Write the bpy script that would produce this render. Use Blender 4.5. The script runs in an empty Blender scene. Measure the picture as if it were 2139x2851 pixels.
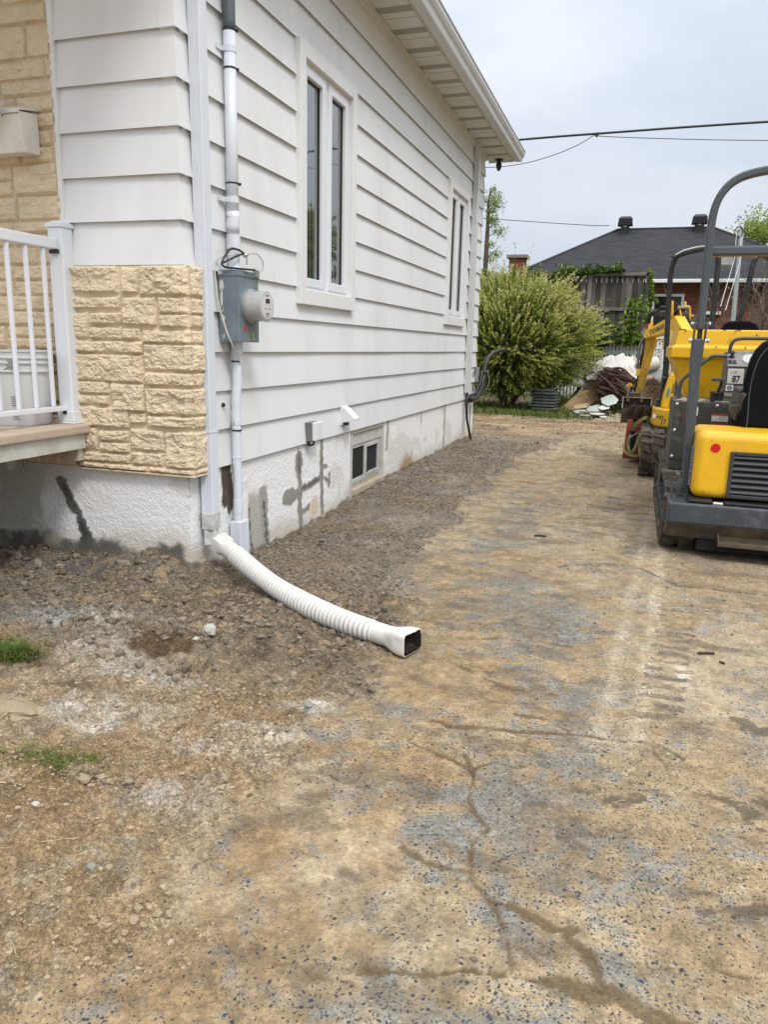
import bpy, bmesh, math, random
import numpy as np
from mathutils import Vector, Matrix, noise as mnoise
random.seed(7); rng = np.random.default_rng(7)
R = math.radians
sc = bpy.context.scene
# ------------------------------------------------------------------ camera, world, sun, exposure
YAW, PITCH, ROLL = -0.31425, 0.21786, 0.02292
CAM = Vector((2.1065, -3.2600, 0.6608))
cd = bpy.data.cameras.new('camera'); cam = bpy.data.objects.new('camera', cd); sc.collection.objects.link(cam)
f0 = Vector((math.sin(YAW), math.cos(YAW), 0)); r0 = Vector((math.cos(YAW), -math.sin(YAW), 0)); u0 = Vector((0, 0, 1))
fw = f0*math.cos(PITCH) - u0*math.sin(PITCH); up = u0*math.cos(PITCH) + f0*math.sin(PITCH)
rt = r0*math.cos(ROLL) + up*math.sin(ROLL); up = -r0*math.sin(ROLL) + up*math.cos(ROLL)
m = Matrix((rt, up, -fw)).transposed().to_4x4(); m.translation = CAM; cam.matrix_world = m
cd.sensor_fit = 'HORIZONTAL'; cd.sensor_width = 36; cd.lens = 36*2090.07/2139
cd.clip_start = .05; cd.clip_end = 2000
sc.camera = cam
SUN_EL, SUN_AZ = R(52), R(136)          # azimuth from +Y towards +X : the soft brightness comes from behind right
w = bpy.data.worlds.new('World'); sc.world = w; w.use_nodes = True
nt = w.node_tree; nt.nodes.clear()
def N(t, ty, **k):
    n = t.nodes.new(ty)
    for a, b in k.items(): setattr(n, a, b)
    return n
out = N(nt, 'ShaderNodeOutputWorld'); bg = N(nt, 'ShaderNodeBackground'); bg.inputs[1].default_value = .1
sky = N(nt, 'ShaderNodeTexSky', sky_type='NISHITA'); sky.sun_disc = False; sky.sun_elevation = SUN_EL; sky.sun_rotation = SUN_AZ
sky.air_density = 1.0; sky.dust_density = 2.0
# an overcast deck over the clear sky: brighter overhead, faint bluish breaks in it
tc = N(nt, 'ShaderNodeTexCoord'); sep = N(nt, 'ShaderNodeSeparateXYZ'); nt.links.new(tc.outputs['Generated'], sep.inputs[0])
cr = N(nt, 'ShaderNodeValToRGB'); nt.links.new(sep.outputs['Z'], cr.inputs[0])
e = cr.color_ramp.elements; e[0].position = 0; e[0].color = (.250, .264, .288, 1); e[1].position = 1; e[1].color = (.86, .85, .84, 1)
x = e.new(.15); x.color = (.256, .272, .298, 1); x = e.new(.36); x.color = (.315, .338, .362, 1); x = e.new(.62); x.color = (.66, .67, .68, 1)
nz = N(nt, 'ShaderNodeTexNoise'); nz.inputs['Scale'].default_value = 3.0; nz.inputs['Detail'].default_value = 4
mp = N(nt, 'ShaderNodeMapping'); mp.inputs['Scale'].default_value = (1, 1, 3.0); nt.links.new(tc.outputs['Generated'], mp.inputs[0]); nt.links.new(mp.outputs[0], nz.inputs['Vector'])
cr2 = N(nt, 'ShaderNodeValToRGB'); nt.links.new(nz.outputs[0], cr2.inputs[0])
e = cr2.color_ramp.elements; e[0].position = .36; e[0].color = (.86, .89, .94, 1); e[1].position = .62; e[1].color = (1.08, 1.06, 1.06, 1)
mul = N(nt, 'ShaderNodeMix', data_type='RGBA', blend_type='MULTIPLY'); mul.inputs[0].default_value = 1
nt.links.new(cr.outputs[0], mul.inputs[6]); nt.links.new(cr2.outputs[0], mul.inputs[7])
gain = N(nt, 'ShaderNodeVectorMath', operation='SCALE'); gain.inputs['Scale'].default_value = 22.0; nt.links.new(mul.outputs[2], gain.inputs[0])
mx = N(nt, 'ShaderNodeMix', data_type='RGBA'); mx.inputs[0].default_value = .90
nt.links.new(sky.outputs[0], mx.inputs[6]); nt.links.new(gain.outputs[0], mx.inputs[7]); nt.links.new(mx.outputs[2], bg.inputs[0]); nt.links.new(bg.outputs[0], out.inputs[0])
sl = bpy.data.lights.new('sun', 'SUN'); sl.energy = 1.5; sl.angle = R(14); sl.color = (1, .96, .90)
so = bpy.data.objects.new('sun', sl); sc.collection.objects.link(so)
sd = Vector((math.sin(SUN_AZ)*math.cos(SUN_EL), math.cos(SUN_AZ)*math.cos(SUN_EL), math.sin(SUN_EL)))
so.rotation_euler = sd.to_track_quat('Z', 'Y').to_euler()
sc.view_settings.view_transform = 'Standard'; sc.view_settings.look = 'None'; sc.view_settings.gamma = 1; sc.view_settings.exposure = 0.40

# ------------------------------------------------------------------ helpers
def mat(name, col, rough=.6, metal=0, var=.12, vs=5, bump=.0, bs=60, dirt=0, dirtcol=(.25, .19, .12), ds=3, dlo=.45, dhi=.7, spec=.5, coat=0, stretch=None):
    ma = bpy.data.materials.new(name); ma.use_nodes = True; t = ma.node_tree; b = t.nodes['Principled BSDF']
    b.inputs['Roughness'].default_value = rough; b.inputs['Metallic'].default_value = metal; b.inputs['Specular IOR Level'].default_value = spec
    b.inputs['Coat Weight'].default_value = coat
    co = N(t, 'ShaderNodeTexCoord'); n1 = N(t, 'ShaderNodeTexNoise'); n1.inputs['Scale'].default_value = vs; n1.inputs['Detail'].default_value = 6; n1.inputs['Roughness'].default_value = .65
    t.links.new(co.outputs['Object'], n1.inputs['Vector'])
    mr = N(t, 'ShaderNodeMapRange'); mr.inputs[1].default_value = .3; mr.inputs[2].default_value = .7; mr.inputs[3].default_value = 1-var; mr.inputs[4].default_value = 1+var
    t.links.new(n1.outputs[0], mr.inputs[0])
    sc_ = N(t, 'ShaderNodeVectorMath', operation='SCALE'); sc_.inputs[0].default_value = col[:3]; t.links.new(mr.outputs[0], sc_.inputs['Scale'])
    last = sc_.outputs[0]
    if dirt:
        n2 = N(t, 'ShaderNodeTexNoise'); n2.inputs['Scale'].default_value = ds; n2.inputs['Detail'].default_value = 9; n2.inputs['Roughness'].default_value = .7
        if stretch:
            mp_ = N(t, 'ShaderNodeMapping'); mp_.inputs['Scale'].default_value = stretch; t.links.new(co.outputs['Object'], mp_.inputs[0]); t.links.new(mp_.outputs[0], n2.inputs['Vector'])
        else: t.links.new(co.outputs['Object'], n2.inputs['Vector'])
        m2 = N(t, 'ShaderNodeMapRange'); m2.inputs[1].default_value = dlo; m2.inputs[2].default_value = dhi; m2.inputs[3].default_value = 0; m2.inputs[4].default_value = dirt
        t.links.new(n2.outputs[0], m2.inputs[0])
        mm = N(t, 'ShaderNodeMix', data_type='RGBA'); t.links.new(m2.outputs[0], mm.inputs[0]); t.links.new(last, mm.inputs[6]); mm.inputs[7].default_value = (*dirtcol, 1)
        last = mm.outputs[2]
    t.links.new(last, b.inputs['Base Color'])
    if bump:
        n3 = N(t, 'ShaderNodeTexNoise'); n3.inputs['Scale'].default_value = bs; n3.inputs['Detail'].default_value = 5; t.links.new(co.outputs['Object'], n3.inputs['Vector'])
        bp = N(t, 'ShaderNodeBump'); bp.inputs['Strength'].default_value = bump; bp.inputs['Distance'].default_value = .01; t.links.new(n3.outputs[0], bp.inputs['Height']); t.links.new(bp.outputs[0], b.inputs['Normal'])
    return ma
ORG = {}
def tag(o, label=None, cat=None, group=None, kind=None):
    if label: o['label'] = label
    if cat: o['category'] = cat
    if group: o['group'] = group
    if kind: o['kind'] = kind
    return o
def thing(name, loc, label, cat, group=None):
    o = bpy.data.objects.new(name, None); sc.collection.objects.link(o); o.location = loc; o.empty_display_size = .1
    ORG[o.name] = Vector(loc); return tag(o, label, cat, group)
class MB:
    """collects shapes (world coordinates) for ONE mesh object"""
    def __init__(s): s.v = []; s.f = []; s.a = []
    def add(s, vs, fs, a=0.0):
        k = len(s.v); s.v += [tuple(v) for v in vs]; s.f += [tuple(i+k for i in f) for f in fs]; s.a += [a]*len(fs); return s
    def box(s, x0, x1, y0, y1, z0, z1, a=0.0):
        x0, x1 = min(x0, x1), max(x0, x1); y0, y1 = min(y0, y1), max(y0, y1); z0, z1 = min(z0, z1), max(z0, z1)
        return s.add([(x, y, z) for z in (z0, z1) for y in (y0, y1) for x in (x0, x1)],
                     [(0, 2, 3, 1), (4, 5, 7, 6), (0, 1, 5, 4), (2, 6, 7, 3), (0, 4, 6, 2), (1, 3, 7, 5)], a)
    def obox(s, p, q, wv, tv):
        """a bar from p to q with half width vector wv and half thickness vector tv"""
        p, q, wv, tv = map(Vector, (p, q, wv, tv))
        vs = [c + a*wv + b*tv for c in (p, q) for b in (-1, 1) for a in (-1, 1)]
        return s.add(vs, [(0, 1, 3, 2), (4, 6, 7, 5), (0, 4, 5, 1), (2, 3, 7, 6), (0, 2, 6, 4), (1, 5, 7, 3)])
    def prism(s, poly, d, ends=True):
        """poly: 3-D points of one end, d: extrusion vector"""
        n = len(poly); d = Vector(d); P = [Vector(p) for p in poly]
        fs = [(i, (i+1) % n, n+(i+1) % n, n+i) for i in range(n)]
        if ends: fs += [tuple(range(n-1, -1, -1)), tuple(range(n, 2*n))]
        return s.add(P+[p+d for p in P], fs)
    def tube(s, pts, r, n=10, cap=True, flat=None):
        P = [Vector(p) for p in pts]; rs = r if isinstance(r, (list, tuple)) else [r]*len(P)
        T = []
        for i in range(len(P)): T.append((P[min(i+1, len(P)-1)]-P[max(i-1, 0)]).normalized())
        u = T[0].orthogonal().normalized() if flat is None else Vector(flat).normalized()
        vs = []
        for i, p in enumerate(P):
            u = (u - T[i]*u.dot(T[i])).normalized(); w_ = T[i].cross(u)
            for k in range(n):
                an = 2*math.pi*k/n; vs.append(p + (u*math.cos(an)+w_*math.sin(an))*rs[i])
        fs = [(i*n+k, i*n+(k+1) % n, (i+1)*n+(k+1) % n, (i+1)*n+k) for i in range(len(P)-1) for k in range(n)]
        if cap: fs += [tuple(range(n-1, -1, -1)), tuple((len(P)-1)*n+k for k in range(n))]
        return s.add(vs, fs)
    def lathe(s, c, ax, prof, n=24):
        """prof: (distance along ax, radius)"""
        c = Vector(c); ax = Vector(ax).normalized(); u = ax.orthogonal().normalized(); w_ = ax.cross(u); vs = []
        for d, r in prof:
            for k in range(n):
                an = 2*math.pi*k/n; vs.append(c+ax*d+(u*math.cos(an)+w_*math.sin(an))*r)
        m_ = len(prof); fs = [(i*n+k, i*n+(k+1) % n, (i+1)*n+(k+1) % n, (i+1)*n+k) for i in range(m_-1) for k in range(n)]
        fs += [tuple(range(n-1, -1, -1)), tuple((m_-1)*n+k for k in range(n))]
        return s.add(vs, fs)
    def sweep(s, pts, sect, side):
        """sweep a closed 2-D section (a,b) along pts; a along `side`, b along side x tangent"""
        P = [Vector(p) for p in pts]; sd_ = Vector(side).normalized(); n = len(sect); vs = []
        for i, p in enumerate(P):
            t = (P[min(i+1, len(P)-1)]-P[max(i-1, 0)]).normalized(); b = t.cross(sd_).normalized()
            vs += [p+sd_*q[0]+b*q[1] for q in sect]
        fs = [(i*n+k, i*n+(k+1) % n, (i+1)*n+(k+1) % n, (i+1)*n+k) for i in range(len(P)-1) for k in range(n)]
        fs += [tuple(range(n-1, -1, -1)), tuple((len(P)-1)*n+k for k in range(n))]
        return s.add(vs, fs)
    def blob(s, c, r, sub=1, jit=.25, seed=0, a=0.0):
        b = bmesh.new(); bmesh.ops.create_icosphere(b, subdivisions=sub, radius=1)
        rr = r if isinstance(r, (list, tuple)) else (r, r, r); rd = random.Random(seed)
        o = Vector((rd.random()*9, rd.random()*9, rd.random()*9)); vs = []
        for v in b.verts:
            k = 1+jit*2*(mnoise.noise(v.co*1.4+o)); vs.append((c[0]+v.co.x*rr[0]*k, c[1]+v.co.y*rr[1]*k, c[2]+v.co.z*rr[2]*k))
        fs = [tuple(v.index for v in f.verts) for f in b.faces]; b.free(); return s.add(vs, fs, a)
    def build(s, name, material, parent=None, bevel=0, smooth=False, seg=2, attr=None, fix=True, loc=None):
        if parent is not None: o_ = ORG[parent.name]
        elif loc is not None: o_ = Vector(loc)
        else:
            A = np.array(s.v); o_ = Vector((float((A[:, 0].min()+A[:, 0].max())/2), float((A[:, 1].min()+A[:, 1].max())/2), float(A[:, 2].min())))
        me = bpy.data.meshes.new(name); me.from_pydata([(v[0]-o_.x, v[1]-o_.y, v[2]-o_.z) for v in s.v], [], s.f)
        if attr:
            at = me.attributes.new(attr, 'FLOAT', 'FACE'); at.data.foreach_set('value', s.a)
        if fix:
            b = bmesh.new(); b.from_mesh(me); bmesh.ops.recalc_face_normals(b, faces=b.faces); b.to_mesh(me); b.free()
        me.materials.append(material); o = bpy.data.objects.new(name, me); sc.collection.objects.link(o)
        if parent is not None: o.parent = parent; ORG[o.name] = o_
        else: o.location = o_; ORG[o.name] = o_
        if smooth: me.polygons.foreach_set('use_smooth', [True]*len(me.polygons))
        if bevel:
            md = o.modifiers.new('bevel', 'BEVEL'); md.width = bevel; md.segments = seg; md.limit_method = 'ANGLE'; md.angle_limit = R(35); md.harden_normals = False
        return o
def smooth_by_angle(o, ang=35):
    me = o.data; b = bmesh.new(); b.from_mesh(me)
    for f in b.faces: f.smooth = True
    for e_ in b.edges:
        if len(e_.link_faces) == 2 and e_.calc_face_angle(0) > R(ang): e_.smooth = False
    b.to_mesh(me); b.free(); return o
def text(s, size, pos, xdir, updir, material, parent, name='lettering', shear=0, sx=1, ext=.0006, bold=0, align='LEFT'):
    c = bpy.data.curves.new('t', 'FONT'); c.body = s; c.size = size; c.extrude = ext; c.shear = shear; c.offset = bold; c.align_x = align
    t = bpy.data.objects.new('t', c); sc.collection.objects.link(t); bpy.context.view_layer.update()
    me = bpy.data.meshes.new_from_object(t.evaluated_get(bpy.context.evaluated_depsgraph_get())); bpy.data.objects.remove(t)
    X = Vector(xdir).normalized(); Y = Vector(updir).normalized(); Y = (Y-X*Y.dot(X)).normalized(); Z = X.cross(Y)
    o_ = ORG[parent.name]
    for v in me.vertices: v.co = Vector(pos)-o_ + X*v.co.x*sx + Y*v.co.y + Z*v.co.z
    me.materials.clear(); me.materials.append(material); me.name = name
    o = bpy.data.objects.new(name, me); sc.collection.objects.link(o); o.parent = parent; ORG[o.name] = o_; return o
# numpy value noise
def vnoise(x, y, seed=0):
    xi = np.floor(x).astype(np.int64); yi = np.floor(y).astype(np.int64); xf = x-xi; yf = y-yi
    u = xf*xf*(3-2*xf); v = yf*yf*(3-2*yf)
    def h(a, b):
        n = (a*374761393 + b*668265263 + seed*1274126177) & 0x7fffffff
        n = ((n ^ (n >> 13))*1274126177) & 0x7fffffff; n = n ^ (n >> 16); return (n & 0xffff)/65535.0
    return (h(xi, yi)*(1-u)+h(xi+1, yi)*u)*(1-v) + (h(xi, yi+1)*(1-u)+h(xi+1, yi+1)*u)*v
def fbm(x, y, oct=4, seed=0, gain=.5):
    s = 0; a = 1; tt = 0
    for i in range(oct):
        s = s+a*vnoise(x*2**i+i*17.3, y*2**i-i*9.1, seed+i); tt += a; a *= gain
    return s/tt
def sstep(a, b, x): t = np.clip((x-a)/(b-a), 0, 1); return t*t*(3-2*t)
E_ = .203                                 # siding exposure
# common materials
M = {}
M['siding'] = mat('white_siding', (.70, .715, .73), .5, var=.035, vs=1.3, bump=.02, bs=7, dirt=.42, dirtcol=(.44, .42, .38), ds=2.2, dlo=.48, dhi=.85, stretch=(1, 1, .22))
M['trim'] = mat('painted_trim', (.71, .72, .72), .5, var=.04, vs=3, dirt=.3, dirtcol=(.5, .48, .44), ds=4, dlo=.55, dhi=.8)
M['vinyl'] = mat('white_vinyl', (.70, .72, .76), .35, var=.02)
M['down'] = mat('blue_white_metal', (.63, .67, .73), .4, var=.04, vs=8, dirt=.3, dirtcol=(.55, .55, .52), ds=7, dlo=.6, dhi=.8)
M['soffit'] = mat('soffit_metal', (.60, .61, .58), .5, var=.04)
M['gutter'] = mat('gutter_metal', (.55, .57, .58), .45, var=.06, vs=5)
M['black'] = mat('black_plastic', (.012, .012, .013), .4, var=.1)
M['blackmetal'] = mat('black_tube', (.010, .011, .012), .4, var=.2, dirt=.25, dirtcol=(.12, .11, .1), ds=9)
M['dark'] = mat('dark_void', (.01, .01, .01), .9)
M['yellow'] = mat('yellow_paint', (.76, .43, .006), .42, var=.07, vs=3, dirt=.75, dirtcol=(.36, .24, .08), ds=4, dlo=.50, dhi=.82, coat=.12)
M['charcoal'] = mat('charcoal_paint', (.055, .065, .075), .42, var=.12, vs=9, dirt=.55, dirtcol=(.20, .19, .17), ds=7, dlo=.55, dhi=.9)
M['dustysteel'] = mat('dusty_steel_plate', (.045, .048, .042), .6, var=.2, vs=14, dirt=.8, dirtcol=(.22, .20, .16), ds=16, dlo=.56, dhi=.78)
M['mud'] = mat('dried_mud', (.30, .26, .20), .95, var=.25, vs=25, bump=.6, bs=45)
M['rubber'] = mat('dusty_rubber', (.035, .032, .028), .9, var=.3, vs=12, bump=.4, bs=60, dirt=.9, dirtcol=(.20, .16, .11), ds=16, dlo=.42, dhi=.66)
M['steel'] = mat('zinc_steel', (.6, .6, .58), .35, metal=.8, var=.15, vs=30)
M['wornsteel'] = mat('worn_bucket_steel', (.16, .135, .11), .6, metal=.35, var=.3, vs=9, dirt=.7, dirtcol=(.30, .24, .17), ds=6, dlo=.45, dhi=.75)
M['white'] = mat('white_sticker', (.72, .72, .70), .5, var=.05)
M['red'] = mat('red_reflector', (.55, .004, .006), .25, var=.05)
M['redpaint'] = mat('red_paint', (.20, .012, .008), .5, var=.2, dirt=.5, ds=8)
# ------------------------------------------------------------------ ground (one sheet to the horizon)
EDGE_Y = np.array([-60, -2.6, -2.37, -2.1, -1.8, -1.56, -1.1, -.57, .24, .96, 2.89, 4.52, 5.1, 5.6, 7, 9, 60])
EDGE_X = np.array([1.15, 1.18, 1.21, 1.33, 1.30, 1.29, 1.33, 1.33, 1.20, 1.02, 1.0, .87, .86, 1.0, 1.25, 1.7, 9.0])
BUMPS = [(-.17, -.03, .10, .16, .14), (-.42, 0, .07, .2, .15), (-.95, -.1, .07, .4, .3), (.05, .08, .03, .12, .15), (.62, -.55, .02, .22, .18), (.02, -.62, -.028, .13, .10), (-.28, -.72, -.035, .12, .07),
         (.38, -.80, -.03, .16, .12), (.30, -.62, .03, .10, .10), (.58, -.95, -.018, .10, .08), (.62, -.10, -.02, .3, .10), (.32, .02, -.03, .2, .12), (.40, -1.25, .02, .3, .1), (.62, -1.7, .02, .16, .08)]
CR = {  # cracks filled with brown silt: points and width
 'a': ([(1.70,-2.06),(1.74,-2.051),(1.831,-2.031),(1.898,-1.998),(1.971,-1.991),(2.056,-1.976),(2.125,-1.973),(2.18,-1.965),(2.225,-1.981),(2.281,-1.987),(2.331,-2.004)], .0125),
 'b': ([(1.944,-1.791),(1.996,-1.812),(2.046,-1.831),(2.091,-1.82),(2.067,-1.845),(2.119,-1.869),(2.136,-1.916),(2.15,-1.955)], .0062),
 'c': ([(1.715,-1.203),(1.765,-1.313),(1.774,-1.426),(1.804,-1.486),(1.847,-1.537),(1.822,-1.619),(1.843,-1.735),(1.91,-1.803),(1.954,-1.886),(1.978,-1.973),(1.971,-2.048)], .006),
 'd': ([(1.66,-1.688),(1.723,-1.714),(1.779,-1.717),(1.837,-1.719)], .008),
 'e': ([(1.627,-1.058),(1.734,-1.026),(1.844,-1.01),(1.928,-.987),(2.027,-.958),(2.119,-.957),(2.216,-.937)], .012),
 'e2': ([(2.216,-.937),(2.267,-.981),(2.294,-1.046),(2.31,-1.12)], .004),
 'f': ([(1.51,-.535),(1.639,-.631),(1.761,-.697),(1.852,-.705),(1.963,-.683)], .012),
 'g': ([(1.748,.946),(1.876,1.063),(2.038,1.158),(2.243,1.135),(2.332,.995),(2.417,.887),(2.598,.871),(2.856,.868),(3.4,.9)], .006),
 'h': ([(1.827,-.893),(1.925,-.892),(2.003,-.951)], .010), 'i': ([(1.463,-.291),(1.533,-.263),(1.628,-.235)], .012), 'j': ([(1.762,-.173),(1.86,-.208),(1.951,-.215)], .010),
 'k': ([(1.0,2.6),(1.124,2.628),(1.594,2.788),(2.366,3.033),(3,3.2)], .010),
 'l': ([(1.888,-1.044),(1.884,-1.124),(1.908,-1.19),(1.877,-1.23),(1.815,-1.21),(1.753,-1.276),(1.781,-1.373)], .006), 'm': ([(1.634,-1.055),(1.569,-1.027),(1.532,-1.193),(1.679,-1.246),(1.747,-1.278)], .007),
 'n': ([(2.363,-1.829),(2.398,-1.835),(2.458,-1.82)], .007), 'o': ([(1.2,1.6),(1.5,1.9),(1.6,2.2)], .005)}
WET = {'s1': ([(2.351,-1.668),(2.409,-1.647),(2.461,-1.629),(2.6,-1.59)], .013), 's2': ([(2.406,-1.18),(2.457,-1.187),(2.49,-1.223),(2.489,-1.27)], .022), 's3': ([(2.475,-1.192),(2.535,-1.158),(2.579,-1.19)], .016),
       's4': ([(2.532,-.681),(2.58,-.716),(2.634,-.747)], .022), 's5': ([(2.30,-.95),(2.35,-1.0)], .008), 's6': ([(2.15,-1.30),(2.22,-1.27)], .02), 's7': ([(2.02,-1.28),(2.10,-1.26)], .018)}
def pdist(x, y, pts):
    d = np.full(x.shape, 9.0)
    for (ax, ay), (bx, by) in zip(pts[:-1], pts[1:]):
        dx, dy = bx-ax, by-ay; t = np.clip(((x-ax)*dx+(y-ay)*dy)/(dx*dx+dy*dy), 0, 1)
        d = np.minimum(d, np.hypot(x-ax-t*dx, y-ay-t*dy))
    return d
def soilmask(x, y):
    ed = np.interp(y, EDGE_Y, EDGE_X) + (fbm(x*2.1, y*2.1, 5, 3, .6)-.5)*.55+(fbm(x*14, y*14, 3, 4, .6)-.5)*.22
    s = sstep(-.07, .07, ed-x); return np.maximum(s, sstep(7.5, 9.5, y+(fbm(x*1.5, y*1.5, 3, 5)-.5)*2))
def gheight(x, y, fine=True):
    x = np.asarray(x, float); y = np.asarray(y, float)
    z = -.55 + (fbm(x*.9, y*.9, 3, 11)-.5)*.02 + .19*sstep(11.0, 14.2, y)
    s = soilmask(x, y)
    near = np.exp(-np.maximum(x, 0)/.28)
    z = z - .05*near*sstep(.3, .7, y)*(1-sstep(1.8, 2.4, y)) + .012*near*sstep(2.4, 3, y)
    for bx, by, a, sx, sy in BUMPS: z = z + a*np.exp(-((x-bx)/sx)**2-((y-by)/sy)**2)
    if fine:
        fr = (y < .1)*1.0
        rough = .8+.6*fr
        z = z + s*rough*((fbm(x*5, y*5, 3, 21)-.5)*.040 + (np.abs(fbm(x*16, y*16, 3, 23)-.5))*.046 + (fbm(x*48, y*48, 3, 25)-.5)*.020)
        z = z + s*sstep(.56, .75, fbm(x*24, y*24, 2, 29))*.016*sstep(.42, .6, fbm(x*3, y*3, 2, 31))
        z = z + (1-s)*((fbm(x*8, y*8, 4, 27)-.5)*.004 + (fbm(x*60, y*60, 2, 28)-.5)*.002)
        # plates of crusted clay in the yard
        q = fbm(x*7, y*7, 3, 33); z = z + s*fr*.010*(np.floor(q*7)/7-.5)*sstep(.45, .6, fbm(x*2.2, y*2.2, 2, 37))
        # tread lugs pressed into the dust
        tr = sstep(.09, .06, np.abs(x-(2.32+.10*(y+.2)))) * sstep(-1.0, -.8, y)*(1-sstep(1.2, 1.5, y)); z = z - tr*.004*(np.sin(y*2*math.pi/.085) > .2)
    return z
def gz(x, y): return float(gheight(np.array([x]), np.array([y]))[0])
def graded(fine0, fine1, step, hi, g):
    a = list(np.arange(fine0, fine1, step)); s = step
    while a[-1] < hi: s *= g; a.append(a[-1]+s)
    return a
ys = graded(-2.75, -.5, .0052, 400, 1.0105)
ys = [-300, -100, -40, -15, -7, -4.5, -3.5, -3] + ys
xs = list(np.arange(-1.75, .9, .0085))+graded(.9, 3.0, .0055, 400, 1.06); xs = [-400, -150, -60, -25, -12, -7, -4.5, -3, -2.3, -2, -1.85, -1.8] + xs
xs = np.array(xs); ys = np.array(ys); X, Yg = np.meshgrid(xs, ys)
Zg = gheight(X, Yg); S = soilmask(X, Yg)
far = np.hypot(X-2, Yg) > 40; Zg[far] = -.4
# real colours of what lies there: soils, dust, bare asphalt
def lerp(c, d, t): return c*(1-t[..., None])+np.array(d)*t[..., None]
base = np.empty(X.shape+(3,)); base[:] = (.300, .228, .135)
n1 = fbm(X*1.6, Yg*1.6, 5, 41); n2 = fbm(X*4.5+3, Yg*4.5, 5, 43, .6); n3 = fbm(X*12, Yg*12, 4, 45, .6); n4 = fbm(X*45, Yg*45, 3, 47, .6)
c = lerp(base, (.365, .308, .215), sstep(.42, .66, n1*.5+n3*.5)*.85); c = lerp(c, (.27, .185, .095), sstep(.54, .7, n2)*.75*sstep(.2, -.9, Yg+ (n1-.5)*2)*sstep(2.3, 1.6, X))
def gs(cx, cy, sx, sy): return np.exp(-((X-cx)/sx)**2-((Yg-cy)/sy)**2)
rust = gs(1.42, -.76, .22, .16)+gs(1.62, -.5, .25, .07)+gs(1.5, -1.02, .25, .05)+gs(1.35, -1.75, .2, .2)*.8+gs(1.60, 1.1, .3, .1)*.7+gs(1.6, -1.65, .12, .1)
c = lerp(c, (.275, .185, .095), np.clip(rust*1.1, 0, 1)*sstep(.35, .62, n2*.6+n3*.4))
bare = 0
for cx, cy, sx, sy, a in [(2.02,-.66,.13,.25,1.0),(1.85,.17,.22,.45,.9),(2.0,-1.18,.13,.12,1),(1.42,-1.0,.10,.06,1.1),(1.49,.42,.16,.5,.8),(1.88,-1.41,.15,.14,1),(1.75,-1.62,.13,.10,1),(1.97,-1.52,.15,.12,1),(1.65,-1.45,.10,.06,.8),(1.82,-1.78,.1,.08,.8),(2.2,-1.55,.18,.15,.6),(2.24,-1.93,.14,.08,.6),(1.97,-1.87,.06,.06,.9),(1.86,-2.12,.14,.05,.9),(2.05,-2.12,.14,.06,.9),(1.4,2.2,.2,.9,.7),(1.25,1.3,.15,.3,.6),(1.9,-.1,.2,.3,.7),(1.55,-.1,.2,.25,.6)]: bare = bare + a*gs(cx, cy, sx, sy)
bm = sstep(.34, .74, bare*.42+n2*.42+(n3-.5)*1.3+(n4-.5)*.7+.06)
c = lerp(c, (.145, .168, .172), bm*.68); c = lerp(c, (.21, .165, .11), sstep(.54, .66, fbm(X*8, Yg*7.5, 4, 67, .65))*.5*sstep(-3, -.8, Yg))
dots = np.clip(.36+1.0*bm+.45*gs(1.95, -1.6, .5, .5)+.4*sstep(.42, .58, n3)+.2*gs(2.2, -1.6, .5, .6)-1.0*np.clip(rust, 0, 1)-.35*sstep(.5, .7, n1), .05, 1)
sm = sstep(.50, .62, fbm(X*4.0+Yg*.8, Yg*4.2-X*1.5, 5, 91, .64)); c = lerp(c, (.19, .135, .078), sm*.34*sstep(3.0, 2.0, X+.15*(n2-.5))*sstep(2.5, .5, Yg)); dots = dots*(1-.35*sm)
sm2 = sstep(.58, .65, fbm(X*5, Yg*9, 5, 93, .62)); c = lerp(c, (.125, .095, .062), sm2*.5)
# pale dusty wheel lines and lug prints
def stripe(x0, wd, y0, y1): return sstep(wd*1.3, wd*.1, np.abs(X-(x0+.055*(Yg+.2)+.006*np.sin(Yg*9))))*sstep(y0-.2, y0, Yg)*(1-sstep(y1-.4, y1, Yg))
st = stripe(2.262, .036, -.80, 2.2)+.55*stripe(2.14, .035, -.95, 2.6)+.25*stripe(2.2, .13, -.9, 5)+.2*stripe(1.95, .05, 0, 5)
c = lerp(c, (.47, .405, .295), np.clip(st, 0, 1)*(.30+.5*sstep(.35, .65, n3)))
tr = sstep(.088, .07, np.abs(X-(2.335+.10*(Yg+.2))))*sstep(-.95, -.7, Yg)*(1-sstep(.2, .9, Yg))
bars = (np.sin(Yg*2*math.pi/.085+(n2-.5)*4) > .15)*1.0; c = lerp(c, (.13, .105, .078), tr*bars*.75*sstep(.34, .48, n3)); c = lerp(c, (.66, .63, .58), gs(2.385, -.345, .03, .07)*(1-bars)*.9)
# grey soil spread along the wall, trodden clay in the front yard
wl = sstep(-.15, .45, Yg+(n2-.5)*.5)
soil = np.empty(X.shape+(3,)); soil[:] = (.375, .272, .155)
soil = lerp(soil, (.39, .325, .225), sstep(.45, .68, n1*.5+n3*.5)*.8); soil = lerp(soil, (.31, .21, .11), sstep(.54, .72, fbm(X*3, Yg*3, 4, 49))*.7)
soil = lerp(soil, (.25, .185, .115), sstep(.5, .58, n3)*.5); soil = lerp(soil, (.44, .38, .28), sstep(.60, .68, fbm(X*10+4, Yg*10, 4, 97, .62))*.6)
grey = lerp(lerp(np.full(X.shape+(3,), .2), (.215, .185, .150), np.ones_like(X)), (.29, .25, .20), sstep(.45, .7, n2)); grey = lerp(grey, (.25, .18, .10), sstep(.55, .7, fbm(X*2, Yg*2, 3, 51))*.6)
soil = soil*(1-wl[..., None])+grey*wl[..., None]
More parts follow.
